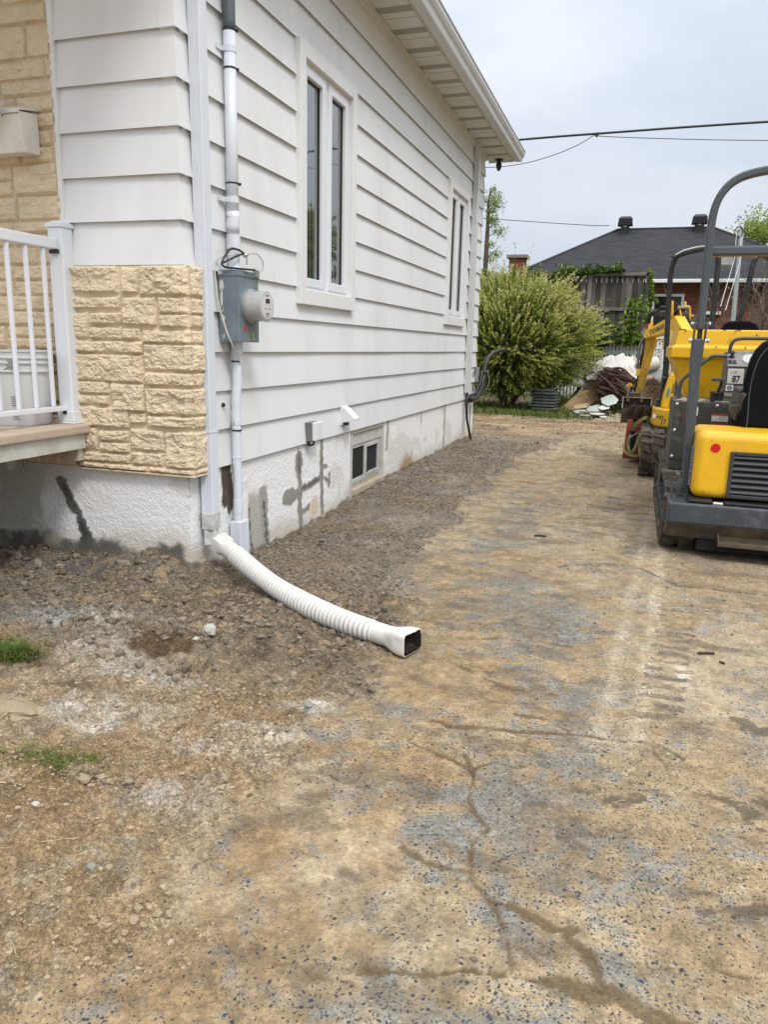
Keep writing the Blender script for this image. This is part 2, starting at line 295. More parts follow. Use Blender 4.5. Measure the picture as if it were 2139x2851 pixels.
yard = sstep(-1.15, -.75, Yg+(n2-.5)*.35)*(1-wl)
soil = lerp(soil, (.205, .165, .12), yard*.85*sstep(.30, .55, n3+.1)); soil = lerp(soil, (.13, .10, .07), yard*sstep(.55, .66, fbm(X*9, Yg*12, 4, 69, .65))*.7)
for cx, cy, sx, sy, a, col in [(.02,-.62,.18,.12,1.0,(.44,.40,.34)),(.24,-.95,.20,.13,1.0,(.46,.41,.35)),(-.30,-.72,.20,.14,.8,(.38,.37,.34)),(.48,-1.10,.20,.07,.9,(.48,.45,.40)),(.54,-1.42,.12,.05,1.1,(.60,.57,.50)),(.50,-1.36,.2,.07,.7,(.52,.49,.43)),
    (1.20,-1.12,.10,.05,1.2,(.58,.56,.52)),(1.12,-1.32,.18,.05,.9,(.58,.53,.44)),(1.0,-1.45,.2,.06,.6,(.56,.50,.42)),(.95,-1.7,.12,.07,.5,(.55,.5,.45)),(-.6,-.5,.3,.3,.6,(.22,.21,.19)),(.30,.15,.3,.3,.5,(.2,.165,.13)),(-.55,-.12,.5,.12,.8,(.17,.16,.14))]:
    soil = lerp(soil, col, np.clip(gs(cx, cy, sx, sy)*a*1.5*(.25+.75*sstep(.43, .52, n3*.45+n2*.2+n4*.35)), 0, 1)*.9)
stain = sstep(.35, .62, gs(.37, -.79, .17, .13)*1.1+(n2-.5)*.7) ; soil = lerp(soil, (.135, .082, .045), stain*.92)
for cx, cy, sx, sy in [(.17,-.66,.10,.05),(.10,-.62,.06,.08),(.62,-1.02,.05,.03),(-.05,-.35,.25,.06),(.0,-1.15,.12,.04),(.35,-1.28,.10,.02),(.62,-1.72,.22,.05),(.82,-1.03,.05,.04),(1.14,-1.18,.08,.03),(.33,-.28,.15,.05),(.48,-.18,.2,.07),(.3,-.02,.15,.06)]:
    soil = lerp(soil, (.16, .11, .065), np.clip(gs(cx, cy, sx, sy)*1.3*sstep(.38, .55, n3), 0, 1)*.85)
yb = sstep(6.0, 9.0, Yg); soil = lerp(soil, (.33, .235, .14), yb*.85); soil = lerp(soil, (.13, .09, .055), yb*sstep(.52, .62, fbm(X*3.2, Yg*5, 5, 53, .65))*.8)
soil = lerp(soil, (.52, .41, .27), yb*sstep(.56, .66, fbm(X*1.3+5, Yg*2.5, 3, 55))*.5)
soil = lerp(soil, (.07, .10, .03), sstep(12.5, 14, Yg)); 
c = c*(1-S[..., None])+soil*S[..., None]
c = c*(.66+.68*n4[..., None])*(.74+.52*fbm(X*22, Yg*22, 3, 57, .6)[..., None])
c = c*(1+.03*(1-S[..., None]))
tran = np.exp(-((S-.5)/.3)**2)*sstep(-.2, .3, Yg)*sstep(5, 3, Yg); c = lerp(c, (.24, .195, .15), tran*.5)
n5 = (fbm(X*13, Yg*13, 5, 61, .75)-.5)*2.6
for k, (pts, wd) in CR.items():
    wd = wd*(1 if k in 'abgk' else .72)
    d = pdist(X, Yg, pts)+n5*wd*1.5; w2 = wd*(1+.8*(n2-.5)); w2 = w2*((.75 if k in 'ab' else .45)+1.1*sstep(.3, .65, fbm(X*6+3, Yg*6, 3, 65, .6))); mk = sstep(w2+.003, w2-.002, d+(n4-.5)*.014)*((.8 if k in 'ab' else .45)+(.2 if k in 'ab' else .55)*sstep(.35, .55, n3*.6+n2*.4)); c = lerp(c, (.118, .084, .046) if k not in 'gk' else (.085, .065, .042), mk*.9); dots = dots*(1-mk); Zg = Zg-mk*.004*(1-S)
wetm = np.zeros_like(X)
for pts, wd in WET.values():
    d = pdist(X, Yg, pts)+n5*wd*2.2+(n4-.5)*.012; mk = sstep(wd*.9+.003, wd*.9-.002, d)*sstep(.25, .5, n3); wetm = np.maximum(wetm, mk)
c = lerp(c, (.085, .068, .048), wetm*.8)
c = lerp(c, (.17, .12, .075), (1-S)*sstep(.60, .67, fbm(X*7, Yg*9, 4, 63, .62))*.35*sstep(-.2, .6, Yg))
dots = dots*(1-S)*(1-wetm)*(.35+.65*sstep(6.5, 3, Yg))
ny, nx = X.shape
V = np.stack([X, Yg, Zg], -1).reshape(-1, 3); idx = np.arange(ny*nx).reshape(ny, nx)
F = np.stack([idx[:-1, :-1], idx[:-1, 1:], idx[1:, 1:], idx[1:, :-1]], -1).reshape(-1, 4)
me = bpy.data.meshes.new('ground'); me.vertices.add(len(V)); me.vertices.foreach_set('co', V.ravel())
me.loops.add(F.size); me.loops.foreach_set('vertex_index', F.ravel()); me.polygons.add(len(F)); me.polygons.foreach_set('loop_start', np.arange(0, F.size, 4)); me.polygons.foreach_set('loop_total', np.full(len(F), 4)); me.update()
me.polygons.foreach_set('use_smooth', np.ones(len(F), bool))
at = me.color_attributes.new('soil_colour', 'FLOAT_COLOR', 'POINT'); at.data.foreach_set('color', np.concatenate([np.clip(c, 0, 1), np.ones(X.shape+(1,))], -1).reshape(-1).astype(np.float32))
for nm, arr in (('aggregate', dots), ('wet', wetm), ('soil', S)):
    a_ = me.attributes.new(nm, 'FLOAT', 'POINT'); a_.data.foreach_set('value', arr.reshape(-1).astype(np.float32))
gm = bpy.data.materials.new('soil_and_asphalt'); gm.use_nodes = True; t = gm.node_tree; b = t.nodes['Principled BSDF']
def at_(nm, o='Fac'): n = N(t, 'ShaderNodeAttribute'); n.attribute_name = nm; return n.outputs[o]
geo = N(t, 'ShaderNodeNewGeometry'); P = geo.outputs['Position']
def mth(op, a, b_=None, clamp=False):
    n = N(t, 'ShaderNodeMath', operation=op); n.use_clamp = clamp
    for i, q in enumerate((a, b_)):
        if q is None: continue
        if isinstance(q, (int, float)): n.inputs[i].default_value = q
        else: t.links.new(q, n.inputs[i])
    return n.outputs[0]
def nse(scale, det=4, rgh=.6): n = N(t, 'ShaderNodeTexNoise'); n.inputs['Scale'].default_value = scale; n.inputs['Detail'].default_value = det; n.inputs['Roughness'].default_value = rgh; t.links.new(P, n.inputs['Vector']); return n.outputs[0]
def rmp(v, a, b_, c0=0, c1=1): n = N(t, 'ShaderNodeMapRange'); n.inputs[1].default_value = a; n.inputs[2].default_value = b_; n.inputs[3].default_value = c0; n.inputs[4].default_value = c1; t.links.new(v, n.inputs[0]); return n.outputs[0]
def mixc(f, a, b_):
    n = N(t, 'ShaderNodeMix', data_type='RGBA')
    for i, q in ((0, f), (6, a), (7, b_)):
        if isinstance(q, (tuple, float)): n.inputs[i].default_value = q if isinstance(q, float) else (*q, 1)
        else: t.links.new(q, n.inputs[i])
    return n.outputs[2]
col = at_('soil_colour', 'Color')
f1 = rmp(nse(95, 6, .75), .3, .7, .68, 1.32); f2 = rmp(nse(420, 3), .3, .7, .78, 1.22); ff = mth('MULTIPLY', f1, f2)
# grains of soil : every grain has its own tone and its own small relief
def grain(scale):
    n = N(t, 'ShaderNodeTexVoronoi'); n.inputs['Scale'].default_value = scale; t.links.new(P, n.inputs['Vector']); sp = N(t, 'ShaderNodeSeparateColor'); t.links.new(n.outputs['Color'], sp.inputs[0]); return n.outputs['Distance'], sp.outputs[0]
gd1, gr1 = grain(130); gd2, gr2 = grain(300); gd3, gr3 = grain(62); so_ = at_('soil')
gt = mth('MULTIPLY', mth('MULTIPLY', rmp(gr1, 0, 1, .70, 1.30), rmp(gr2, 0, 1, .80, 1.20)), rmp(gr3, 0, 1, .86, 1.14))
gt = mth('ADD', mth('MULTIPLY', gt, mth('ADD', mth('MULTIPLY', so_, .65), .35)), mth('SUBTRACT', 1, mth('ADD', mth('MULTIPLY', so_, .65), .35)))
ff = mth('MULTIPLY', ff, gt)
vs = N(t, 'ShaderNodeVectorMath', operation='SCALE'); t.links.new(col, vs.inputs[0]); t.links.new(ff, vs.inputs['Scale'])
# aggregate: dark blue stones showing through the dust
wob = N(t, 'ShaderNodeTexNoise'); wob.inputs['Scale'].default_value = 60; t.links.new(P, wob.inputs['Vector'])
ad = N(t, 'ShaderNodeVectorMath', operation='MULTIPLY_ADD'); t.links.new(wob.outputs['Color'], ad.inputs[0]); ad.inputs[1].default_value = (.016, .016, .0); t.links.new(P, ad.inputs[2])
def vor(scale):
    n = N(t, 'ShaderNodeTexVoronoi'); n.inputs['Scale'].default_value = scale; t.links.new(ad.outputs[0], n.inputs['Vector']); sp = N(t, 'ShaderNodeSeparateColor'); t.links.new(n.outputs['Color'], sp.inputs[0]); return n.outputs['Distance'], sp.outputs[0], sp.outputs[1]
last = vs.outputs[0]; agg = at_('aggregate')
for scv, rad, dens, colr in ((85, .36, .80, (.040, .042, .060)), (52, .27, .55, (.024, .027, .045)), (150, .44, .9, (.065, .065, .07)), (105, .34, .6, (.05, .052, .065)), (62, .30, .16, (.36, .31, .24))):
    d, r1, r2 = vor(scv)
    on = mth('LESS_THAN', r1, mth('MULTIPLY', agg, dens)); rr = mth('MULTIPLY', mth('ADD', r2, .35), rad*.75)
    mk = mth('MULTIPLY', on, rmp(mth('SUBTRACT', rr, d), -.02, .06)); last = mixc(mth('MULTIPLY', mk, .9), last, colr)
# pale grit in soil
d, r1, r2 = vor(95); on = mth('LESS_THAN', r1, .10); mk = mth('MULTIPLY', on, rmp(mth('SUBTRACT', .30, d), -.02, .05)); last = mixc(mth('MULTIPLY', mth('MULTIPLY', mk, at_('soil')), .7), last, (.50, .42, .31))
t.links.new(last, b.inputs['Base Color'])
t.links.new(rmp(at_('wet'), 0, 1, .92, .6), b.inputs['Roughness']); b.inputs['Specular IOR Level'].default_value = .25
gb = mth('SUBTRACT', mth('MULTIPLY', mth('MULTIPLY', gr1, .9), mth('SUBTRACT', 1, gd1)), mth('MULTIPLY', gd2, .25)); gb = mth('ADD', gb, mth('MULTIPLY', mth('MULTIPLY', rmp(gr3, .5, 1), mth('SUBTRACT', 1, gd3)), .9))
h1 = mth('MULTIPLY', mth('ADD', mth('ADD', mth('MULTIPLY', nse(70, 6, .7), 1.0), mth('MULTIPLY', nse(220, 4, .6), .35)), mth('MULTIPLY', gb, .45)), mth('ADD', mth('MULTIPLY', at_('soil'), .75), .25))
bp = N(t, 'ShaderNodeBump'); bp.inputs['Strength'].default_value = 1.0; bp.inputs['Distance'].default_value = .016; t.links.new(h1, bp.inputs['Height']); t.links.new(bp.outputs[0], b.inputs['Normal'])
me.materials.append(gm); g = bpy.data.objects.new('ground', me); sc.collection.objects.link(g); tag(g, 'clay dusted cracked asphalt driveway and rough soil beside the house', 'ground', kind='structure')

# crumbs of soil and small stones that nobody could count
def scatter(name, n, region, rmin, rmax, material, seed, label, cat, flat=.7):
    rd = np.random.default_rng(seed); b_ = bmesh.new(); bmesh.ops.create_icosphere(b_, subdivisions=1, radius=1)
    bv = np.array([v.co for v in b_.verts]); bf = np.array([[v.index for v in f.verts] for f in b_.faces]); b_.free()
    pts = region(rd, n); k = len(pts); r = rmin*(rmax/rmin)**(rd.random(k)**2.2)
    zz = gheight(pts[:, 0], pts[:, 1]); an = rd.random(k)*6.28; ca, sa = np.cos(an), np.sin(an)
    dfm = bv[None]*(1+(rd.random((k, len(bv), 1))-.5)*.62)*(r[:, None, None])*np.stack([rd.uniform(.7, 1.4, k), rd.uniform(.7, 1.1, k), rd.uniform(.5, .95, k)*flat/.7], 1)[:, None, :]
    xx = dfm[..., 0]*ca[:, None]-dfm[..., 1]*sa[:, None]; yy = dfm[..., 0]*sa[:, None]+dfm[..., 1]*ca[:, None]
    vv = np.stack([xx+pts[:, :1], yy+pts[:, 1:2], dfm[..., 2]+zz[:, None]+(r*.25)[:, None]], -1).reshape(-1, 3)
    fc = (bf[None]+(np.arange(k)*len(bv))[:, None, None]).reshape(-1, 3)
    me = bpy.data.meshes.new(name); me.from_pydata(vv.tolist(), [], fc.tolist()); at = me.attributes.new('rnd', 'FLOAT', 'FACE'); at.data.foreach_set('value', np.repeat(rd.random(k), len(bf)).astype(np.float32))
    me.materials.append(material); o = bpy.data.objects.new(name, me); sc.collection.objects.link(o); tag(o, label, cat, kind='stuff'); return o
def rndmat(name, stops, rough=.9, bump=.3, bs=150, attr='rnd', trans=0):
    ma = bpy.data.materials.new(name); ma.use_nodes = True; tt = ma.node_tree; bb = tt.nodes['Principled BSDF']; bb.inputs['Roughness'].default_value = rough; bb.inputs['Specular IOR Level'].default_value = .3
    a = N(tt, 'ShaderNodeAttribute'); a.attribute_name = attr; r_ = N(tt, 'ShaderNodeValToRGB'); tt.links.new(a.outputs['Fac'], r_.inputs[0]); el = r_.color_ramp.elements
    for i, (p, cc) in enumerate(stops):
        q = el[i] if i < 2 else el.new(p)
        q.position = p; q.color = (*cc, 1)
    tt.links.new(r_.outputs[0], bb.inputs['Base Color'])
    if bump:
        co = N(tt, 'ShaderNodeNewGeometry'); n3 = N(tt, 'ShaderNodeTexNoise'); n3.inputs['Scale'].default_value = bs; tt.links.new(co.outputs['Position'], n3.inputs['Vector']); bp = N(tt, 'ShaderNodeBump'); bp.inputs['Strength'].default_value = bump; bp.inputs['Distance'].default_value = .005; tt.links.new(n3.outputs[0], bp.inputs['Height']); tt.links.new(bp.outputs[0], bb.inputs['Normal'])
    if trans:
        ms = N(tt, 'ShaderNodeMixShader'); ms.inputs[0].default_value = trans; tl = N(tt, 'ShaderNodeBsdfTranslucent'); tt.links.new(r_.outputs[0], tl.inputs[0]); o_ = tt.nodes['Material Output']; tt.links.new(bb.outputs[0], ms.inputs[1]); tt.links.new(tl.outputs[0], ms.inputs[2]); tt.links.new(ms.outputs[0], o_.inputs[0])
    return ma
def reg_wall(rd, n):
    p = np.stack([rd.uniform(.02, 1.3, n)*rd.random(n)**.35, .1+6.5*rd.random(n)**1.6], 1); p = p[soilmask(p[:, 0], p[:, 1]) > .35]; return p[fbm(p[:, 0]*4, p[:, 1]*4, 3, 71)+rd.random(len(p))*.35 > .6]
def reg_yard(rd, n):
    p = np.stack([rd.uniform(-1.7, 1.35, n), rd.uniform(-2.5, .0, n)], 1); p = p[soilmask(p[:, 0], p[:, 1]) > .4]
    wt = .25+.75*sstep(-1.2, -.4, p[:, 1]); return p[fbm(p[:, 0]*3.5, p[:, 1]*3.5, 3, 73)*wt+rd.random(len(p))*.4 > .55]
def reg_clay(rd, n):
    p = np.stack([rd.uniform(.2, 1.45, n), rd.uniform(-2.55, -1.0, n)], 1); p = p[soilmask(p[:, 0], p[:, 1]) > .3]; return p[fbm(p[:, 0]*5, p[:, 1]*5, 3, 75)+rd.random(len(p))*.5 > .7]
def reg_drive(rd, n): p = np.stack([rd.uniform(1.2, 3.2, n), rd.uniform(-2.4, 8, n)], 1); return p
def reg_back(rd, n): return np.stack([rd.uniform(-.8, 2.6, n), rd.uniform(6.2, 11.3, n)], 1)
cl1 = rndmat('soil_clods', [(0, (.12, .098, .072)), (1, (.27, .225, .17)), (.6, (.19, .158, .12))], bs=260, bump=.5)
clb = rndmat('back_clods', [(0, (.05, .035, .022)), (1, (.26, .185, .11)), (.6, (.12, .085, .052))], bs=60, bump=.5)
cl2 = rndmat('clay_crumbs', [(0, (.19, .14, .08)), (1, (.40, .325, .23)), (.6, (.29, .215, .135))])
scatter('soil_crumbs', 40000, reg_wall, .002, .0115, cl1, 1, 'grey brown soil crumbs spread along the side wall', 'soil')
scatter('soil_crumbs', 30000, reg_yard, .0022, .018, cl1, 2, 'loose grey clods below the front wall', 'soil')
def reg_front(rd, n):
    p = np.stack([rd.uniform(-1.6, .75, n), -.05-rd.random(n)**1.3*1.05], 1); return p[fbm(p[:, 0]*4, p[:, 1]*4, 3, 79)+rd.random(len(p))*.3+.25*(p[:, 0] < -.1) > .62]
scatter('soil_clods', 1000, reg_front, .006, .030, cl1, 6, 'larger grey brown clods heaped below the front wall', 'soil')
scatter('clay_crumbs', 26000, reg_clay, .0012, .0085, cl2, 3, 'small tan clay crumbs in the near front yard', 'soil')
scatter('driveway_grit', 900, reg_drive, .002, .009, cl1, 4, 'scattered brown grit on the dusty driveway', 'grit')
scatter('soil_crumbs', 450, reg_back, .006, .022, clb, 5, 'churned brown soil lumps across the back yard', 'soil')
# ------------------------------------------------------------------ the white house
house = thing('house', (0, 0, -.55), 'white clapboard bungalow with tan stone veneer and rough white foundation', 'house')
HY = 7.12; ZT = 3.08; LIP = .021
WIN = [(1.31, 2.22, .96, 2.40), (5.21, 6.12, .96, 2.40)]
sid = MB()
def lap(mb, axis, a0, a1, zl, zh, k):
    zk = k*E_
    o = lambda z: LIP*(1-(z-zk)/E_)
    P = (lambda a, d, z: (d, a, z)) if axis == 'x' else (lambda a, d, z: (a, -d, z))
    n = max(1, int((a1-a0)/.35)); A = np.linspace(a0, a1, n+1)
    for i in range(n):
        b0, b1 = A[i], A[i+1]; w0 = .0016*math.sin(b0*3.1+k*1.7)*(0 < i); w1 = .0016*math.sin(b1*3.1+k*1.7)*(i < n-1)
        zt = zh+.022 if abs(zh-zk-E_) < 1e-4 and zh < ZT-.03 else zh; ot = 0.0 if zt > zh else o(zh)
        mb.add([P(b0, o(zl)+w0, zl), P(b1, o(zl)+w1, zl), P(b1, ot, zt), P(b0, ot, zt)], [(0, 1, 2, 3)])
        if abs(zl-zk) < 1e-4: mb.add([P(b0, o(zl)+w0, zl), P(b1, o(zl)+w1, zl), P(b0, o(zl)+w0-.0022, zl), P(b1, o(zl)+w1-.0022, zl), P(b0, .012, zl+.022), P(b1, .012, zl+.022), P(b0, -.004, zl+.022), P(b1, -.004, zl+.022)], [(0, 1, 3, 2), (2, 3, 5, 4), (4, 5, 7, 6)])
for k in range(16):
    z0, z1 = k*E_, min((k+1)*E_, ZT)
    if z0 >= ZT: break
    cuts = [(a, b, c_, d) for a, b, c_, d in WIN if c_ < z1 and d > z0]
    y = .0; y0 = .0
    for a, b, c_, d in cuts:
        lap(sid, 'x', y0, a, z0, z1, k)
        if c_ > z0: lap(sid, 'x', a, b, z0, c_, k)
        if d < z1: lap(sid, 'x', a, b, d, z1, k)
        y0 = b
    lap(sid, 'x', y0, HY, z0, z1, k)
    if k >= 5: lap(sid, 'y', -.640, 0, z0, z1, k)
sid.build('siding', M['siding'], house, fix=False)
for k, y_ in ((11, 4.05), (12, 4.25), (10, 3.0), (8, 4.6), (4, 3.35), (2, 1.9), (5, .95), (1, 4.2), (7, .7), (13, 2.2), (6, 3.6), (9, 2.9)):
    o1, o2 = LIP, LIP*.08; MB().add([(o1+.0012, y_, k*E_), (o1+.0012, y_+.045, k*E_), (o2+.0012, y_+.045, k*E_+.186), (o2+.0012, y_, k*E_+.186), (o1, y_, k*E_), (o2, y_, k*E_+.186)], [(0, 1, 2, 3), (0, 3, 5, 4)]).build('lap_joint', M['siding'], house, fix=False)
cor = MB(); cor2 = MB()
for k in range(5, 16):
    z0, z1 = k*E_-.001, min((k+1)*E_-.003, ZT); g1, g0 = LIP+.003, .003
    cor.add([(-.065, -g1, z0), (g1, -g1, z0), (g1, .06, z0), (-.065, -g0, z1), (g0, -g0, z1), (g0, .06, z1), (-.065, 0, z0), (g1, 0, z0), (0, .06, z0)], [(0, 1, 4, 3), (1, 2, 5, 4), (0, 6, 7, 1), (7, 8, 2, 1)])
for k in range(0, 16):
    z0, z1 = k*E_-.001, min((k+1)*E_-.003, ZT); cor2.add([(g1, HY-.06, z0), (g1, HY+g1, z0), (-.03, HY+g1, z0), (g0, HY-.06, z1), (g0, HY+g0, z1), (-.03, HY+g0, z1)], [(0, 1, 4, 3), (1, 2, 5, 4)])
cor.build('corner_trim', M['siding'], house, fix=False); cor2.build('corner_trim', M['siding'], house, fix=False)
MB().box(-.668, -.640, -.028, .0, 1.0, ZT).build('edge_moulding', M['trim'], house, bevel=.004)
MB().box(-7.9, -.035, .06, HY-.06, -.7, ZT-.005).build('inner_wall', M['dark'], house)
# stone veneer
def stone_relief(u, v, cells):
    d = np.full(u.shape, -1.0); idn = np.zeros(u.shape)
    for i, (a0, a1, b0, b1) in enumerate(cells):
        q = np.minimum(np.minimum(u-a0, a1-u), np.minimum(v-b0, b1-v)); mk = q > d; d = np.where(mk, q, d); idn = np.where(mk, i, idn)
    wob = (fbm(u*60, v*60, 2, 5)-.5)*.005
    e_ = sstep(-.003, .009, d+wob*1.4)
    tilt = ((np.sin(idn*12.9)*43758 % 1)-.5)*.10*(u-np.floor(u*4)/4-.12) 
    a = fbm(u*11+idn*3.1, v*19+idn, 3, 7); rk = np.abs(fbm(u*16+idn*5, v*24+a*3, 4, 9)-.5)*2
    fac = np.floor(fbm(u*10+idn*7+a*1.2, v*17, 3, 13)*6.5)/6.5
    rg = 1-np.abs(fbm(u*34+idn, v*46, 3, 19, .6)-.5)*2; return .009*(1-e_)+e_*(.006+.012*a+.012*(1-rk)+.026*fac+.007*(rg-.7)+tilt*.3)+.006*(fbm(u*45, v*45, 3, 17, .6)-.5)+(fbm(u*90, v*90, 2, 15)-.5)*.0015
PX = [(415,718,293,437),(742,838,305,440),(850,1115,295,450),(422,732,462,524),(748,945,462,612),(965,1120,462,545),(425,535,548,685),(550,738,548,608),(965,1122,550,618),(553,742,625,690),(752,855,628,690),(870,1135,635,705),
(432,870,700,765),(878,1145,712,855),(440,870,775,928),(888,1150,865,938),(455,665,930,1000),(690,885,935,1090),(892,1155,952,1100),(462,665,1008,1062),(480,785,1075,1190),(795,890,1100,1160),(905,1158,1108,1172),
(490,595,1200,1330),(605,785,1208,1270),(805,1000,1190,1310),(1010,1165,1195,1400),(610,790,1280,1335),(480,795,1345,1395),(805,995,1325,1395),(480,905,1403,1437),(915,1165,1406,1437)]
cells = []
for x0, x1, y0, y1 in PX:
    cv = lambda x, y: (-.64+.685*(x-(410+.06*(y-290)))/(705-.01*(y-290)), 1.015*(1-(y-290)/1150))
    a, b_ = cv(x0, (y0+y1)/2), cv(x1, (y0+y1)/2); cells.append((max(a[0], -.655), min(b_[0], .075), cv(0, y1)[1], cv(0, y0)[1]))
us = np.arange(-.64, .0451, .005); vs_ = np.arange(.002, 1.013, .005); U, W = np.meshgrid(us, vs_)
H = stone_relief(U, W, cells); H[:, 0] *= .2; H[:, -3:] *= .8
stone_m = mat('tan_stone', (.63, .53, .38), .85, var=.08, vs=7, bump=.3, bs=120, dirt=.35, dirtcol=(.50, .40, .27), ds=5, dlo=.5, dhi=.8)
def sheet(U, Vv, H, P):
    mb = MB(); h, w_ = U.shape; mb.v = [P(float(a), float(b), float(c_)) for a, b, c_ in zip(U.ravel(), Vv.ravel(), H.ravel())]
    i = np.arange(h*w_).reshape(h, w_); mb.f = [tuple(q) for q in np.stack([i[:-1, :-1], i[:-1, 1:], i[1:, 1:], i[1:, :-1]], -1).reshape(-1, 4).tolist()]; mb.a = [0]*len(mb.f); return mb
pier = sheet(U, W, H, lambda a, b, c_: (a+(c_*.5 if a > .04 else 0), -c_-.012, b))
# return of the pier round the corner behind the downspout
ur = np.arange(-.060, .0851, .005); U2, W2 = np.meshgrid(ur, vs_); H2 = stone_relief(U2, W2, [(-.1, .09, c_[2], c_[3]) for c_ in cells if c_[1] > .03])*.7
U2 = np.maximum(U2, -(H[:, -1:]+.012)); p2 = sheet(U2, W2, H2, lambda a, b, c_: (.038+c_, a, b)); kf = len(pier.v); wA, wB = U.shape[1], U2.shape[1]; pier.add(p2.v, p2.f); pier.f += [(i*wA+wA-1, kf+i*wB, kf+(i+1)*wB, (i+1)*wA+wA-1) for i in range(U.shape[0]-1)]; pier.a = [0]*len(pier.f)
pier.box(-.64, .046, -.013, 0, .0, 1.014); pier.box(.0, .040, -.01, .085, .0, 1.014); pier.box(-.64, .060, -.042, .08, -.006, .001)
o = pier.build('stone_veneer', stone_m, house, fix=False)
rd = random.Random(4); cells = []; z = .0
while z < 3.1:
    hh = rd.choice([.07, .09, .12, .15, .15]); x = -1.6-rd.random()*.2
    while x < -.66:
        ww = rd.uniform(.14, .40)
        if hh > .11 and rd.random() < .5: cells += [(x+.006, x+ww-.006, z+.005, z+hh/2-.004), (x+.006, x+ww-.006, z+hh/2+.004, z+hh-.005)]
        else: cells.append((x+.006, x+ww-.006, z+.005, z+hh-.005))
        x += ww
    z += hh
us = np.arange(-1.5, -.655, .0075); vs_ = np.arange(.0, 3.08, .0075); U, W = np.meshgrid(us, vs_); H = stone_relief(U, W, cells)*.8
lf = sheet(U, W, H, lambda a, b, c_: (a, -c_-.004, b)); lf.box(-4.5, -.66, -.005, .02, -.0, 3.08); lf.build('stone_veneer', stone_m, house, fix=False)
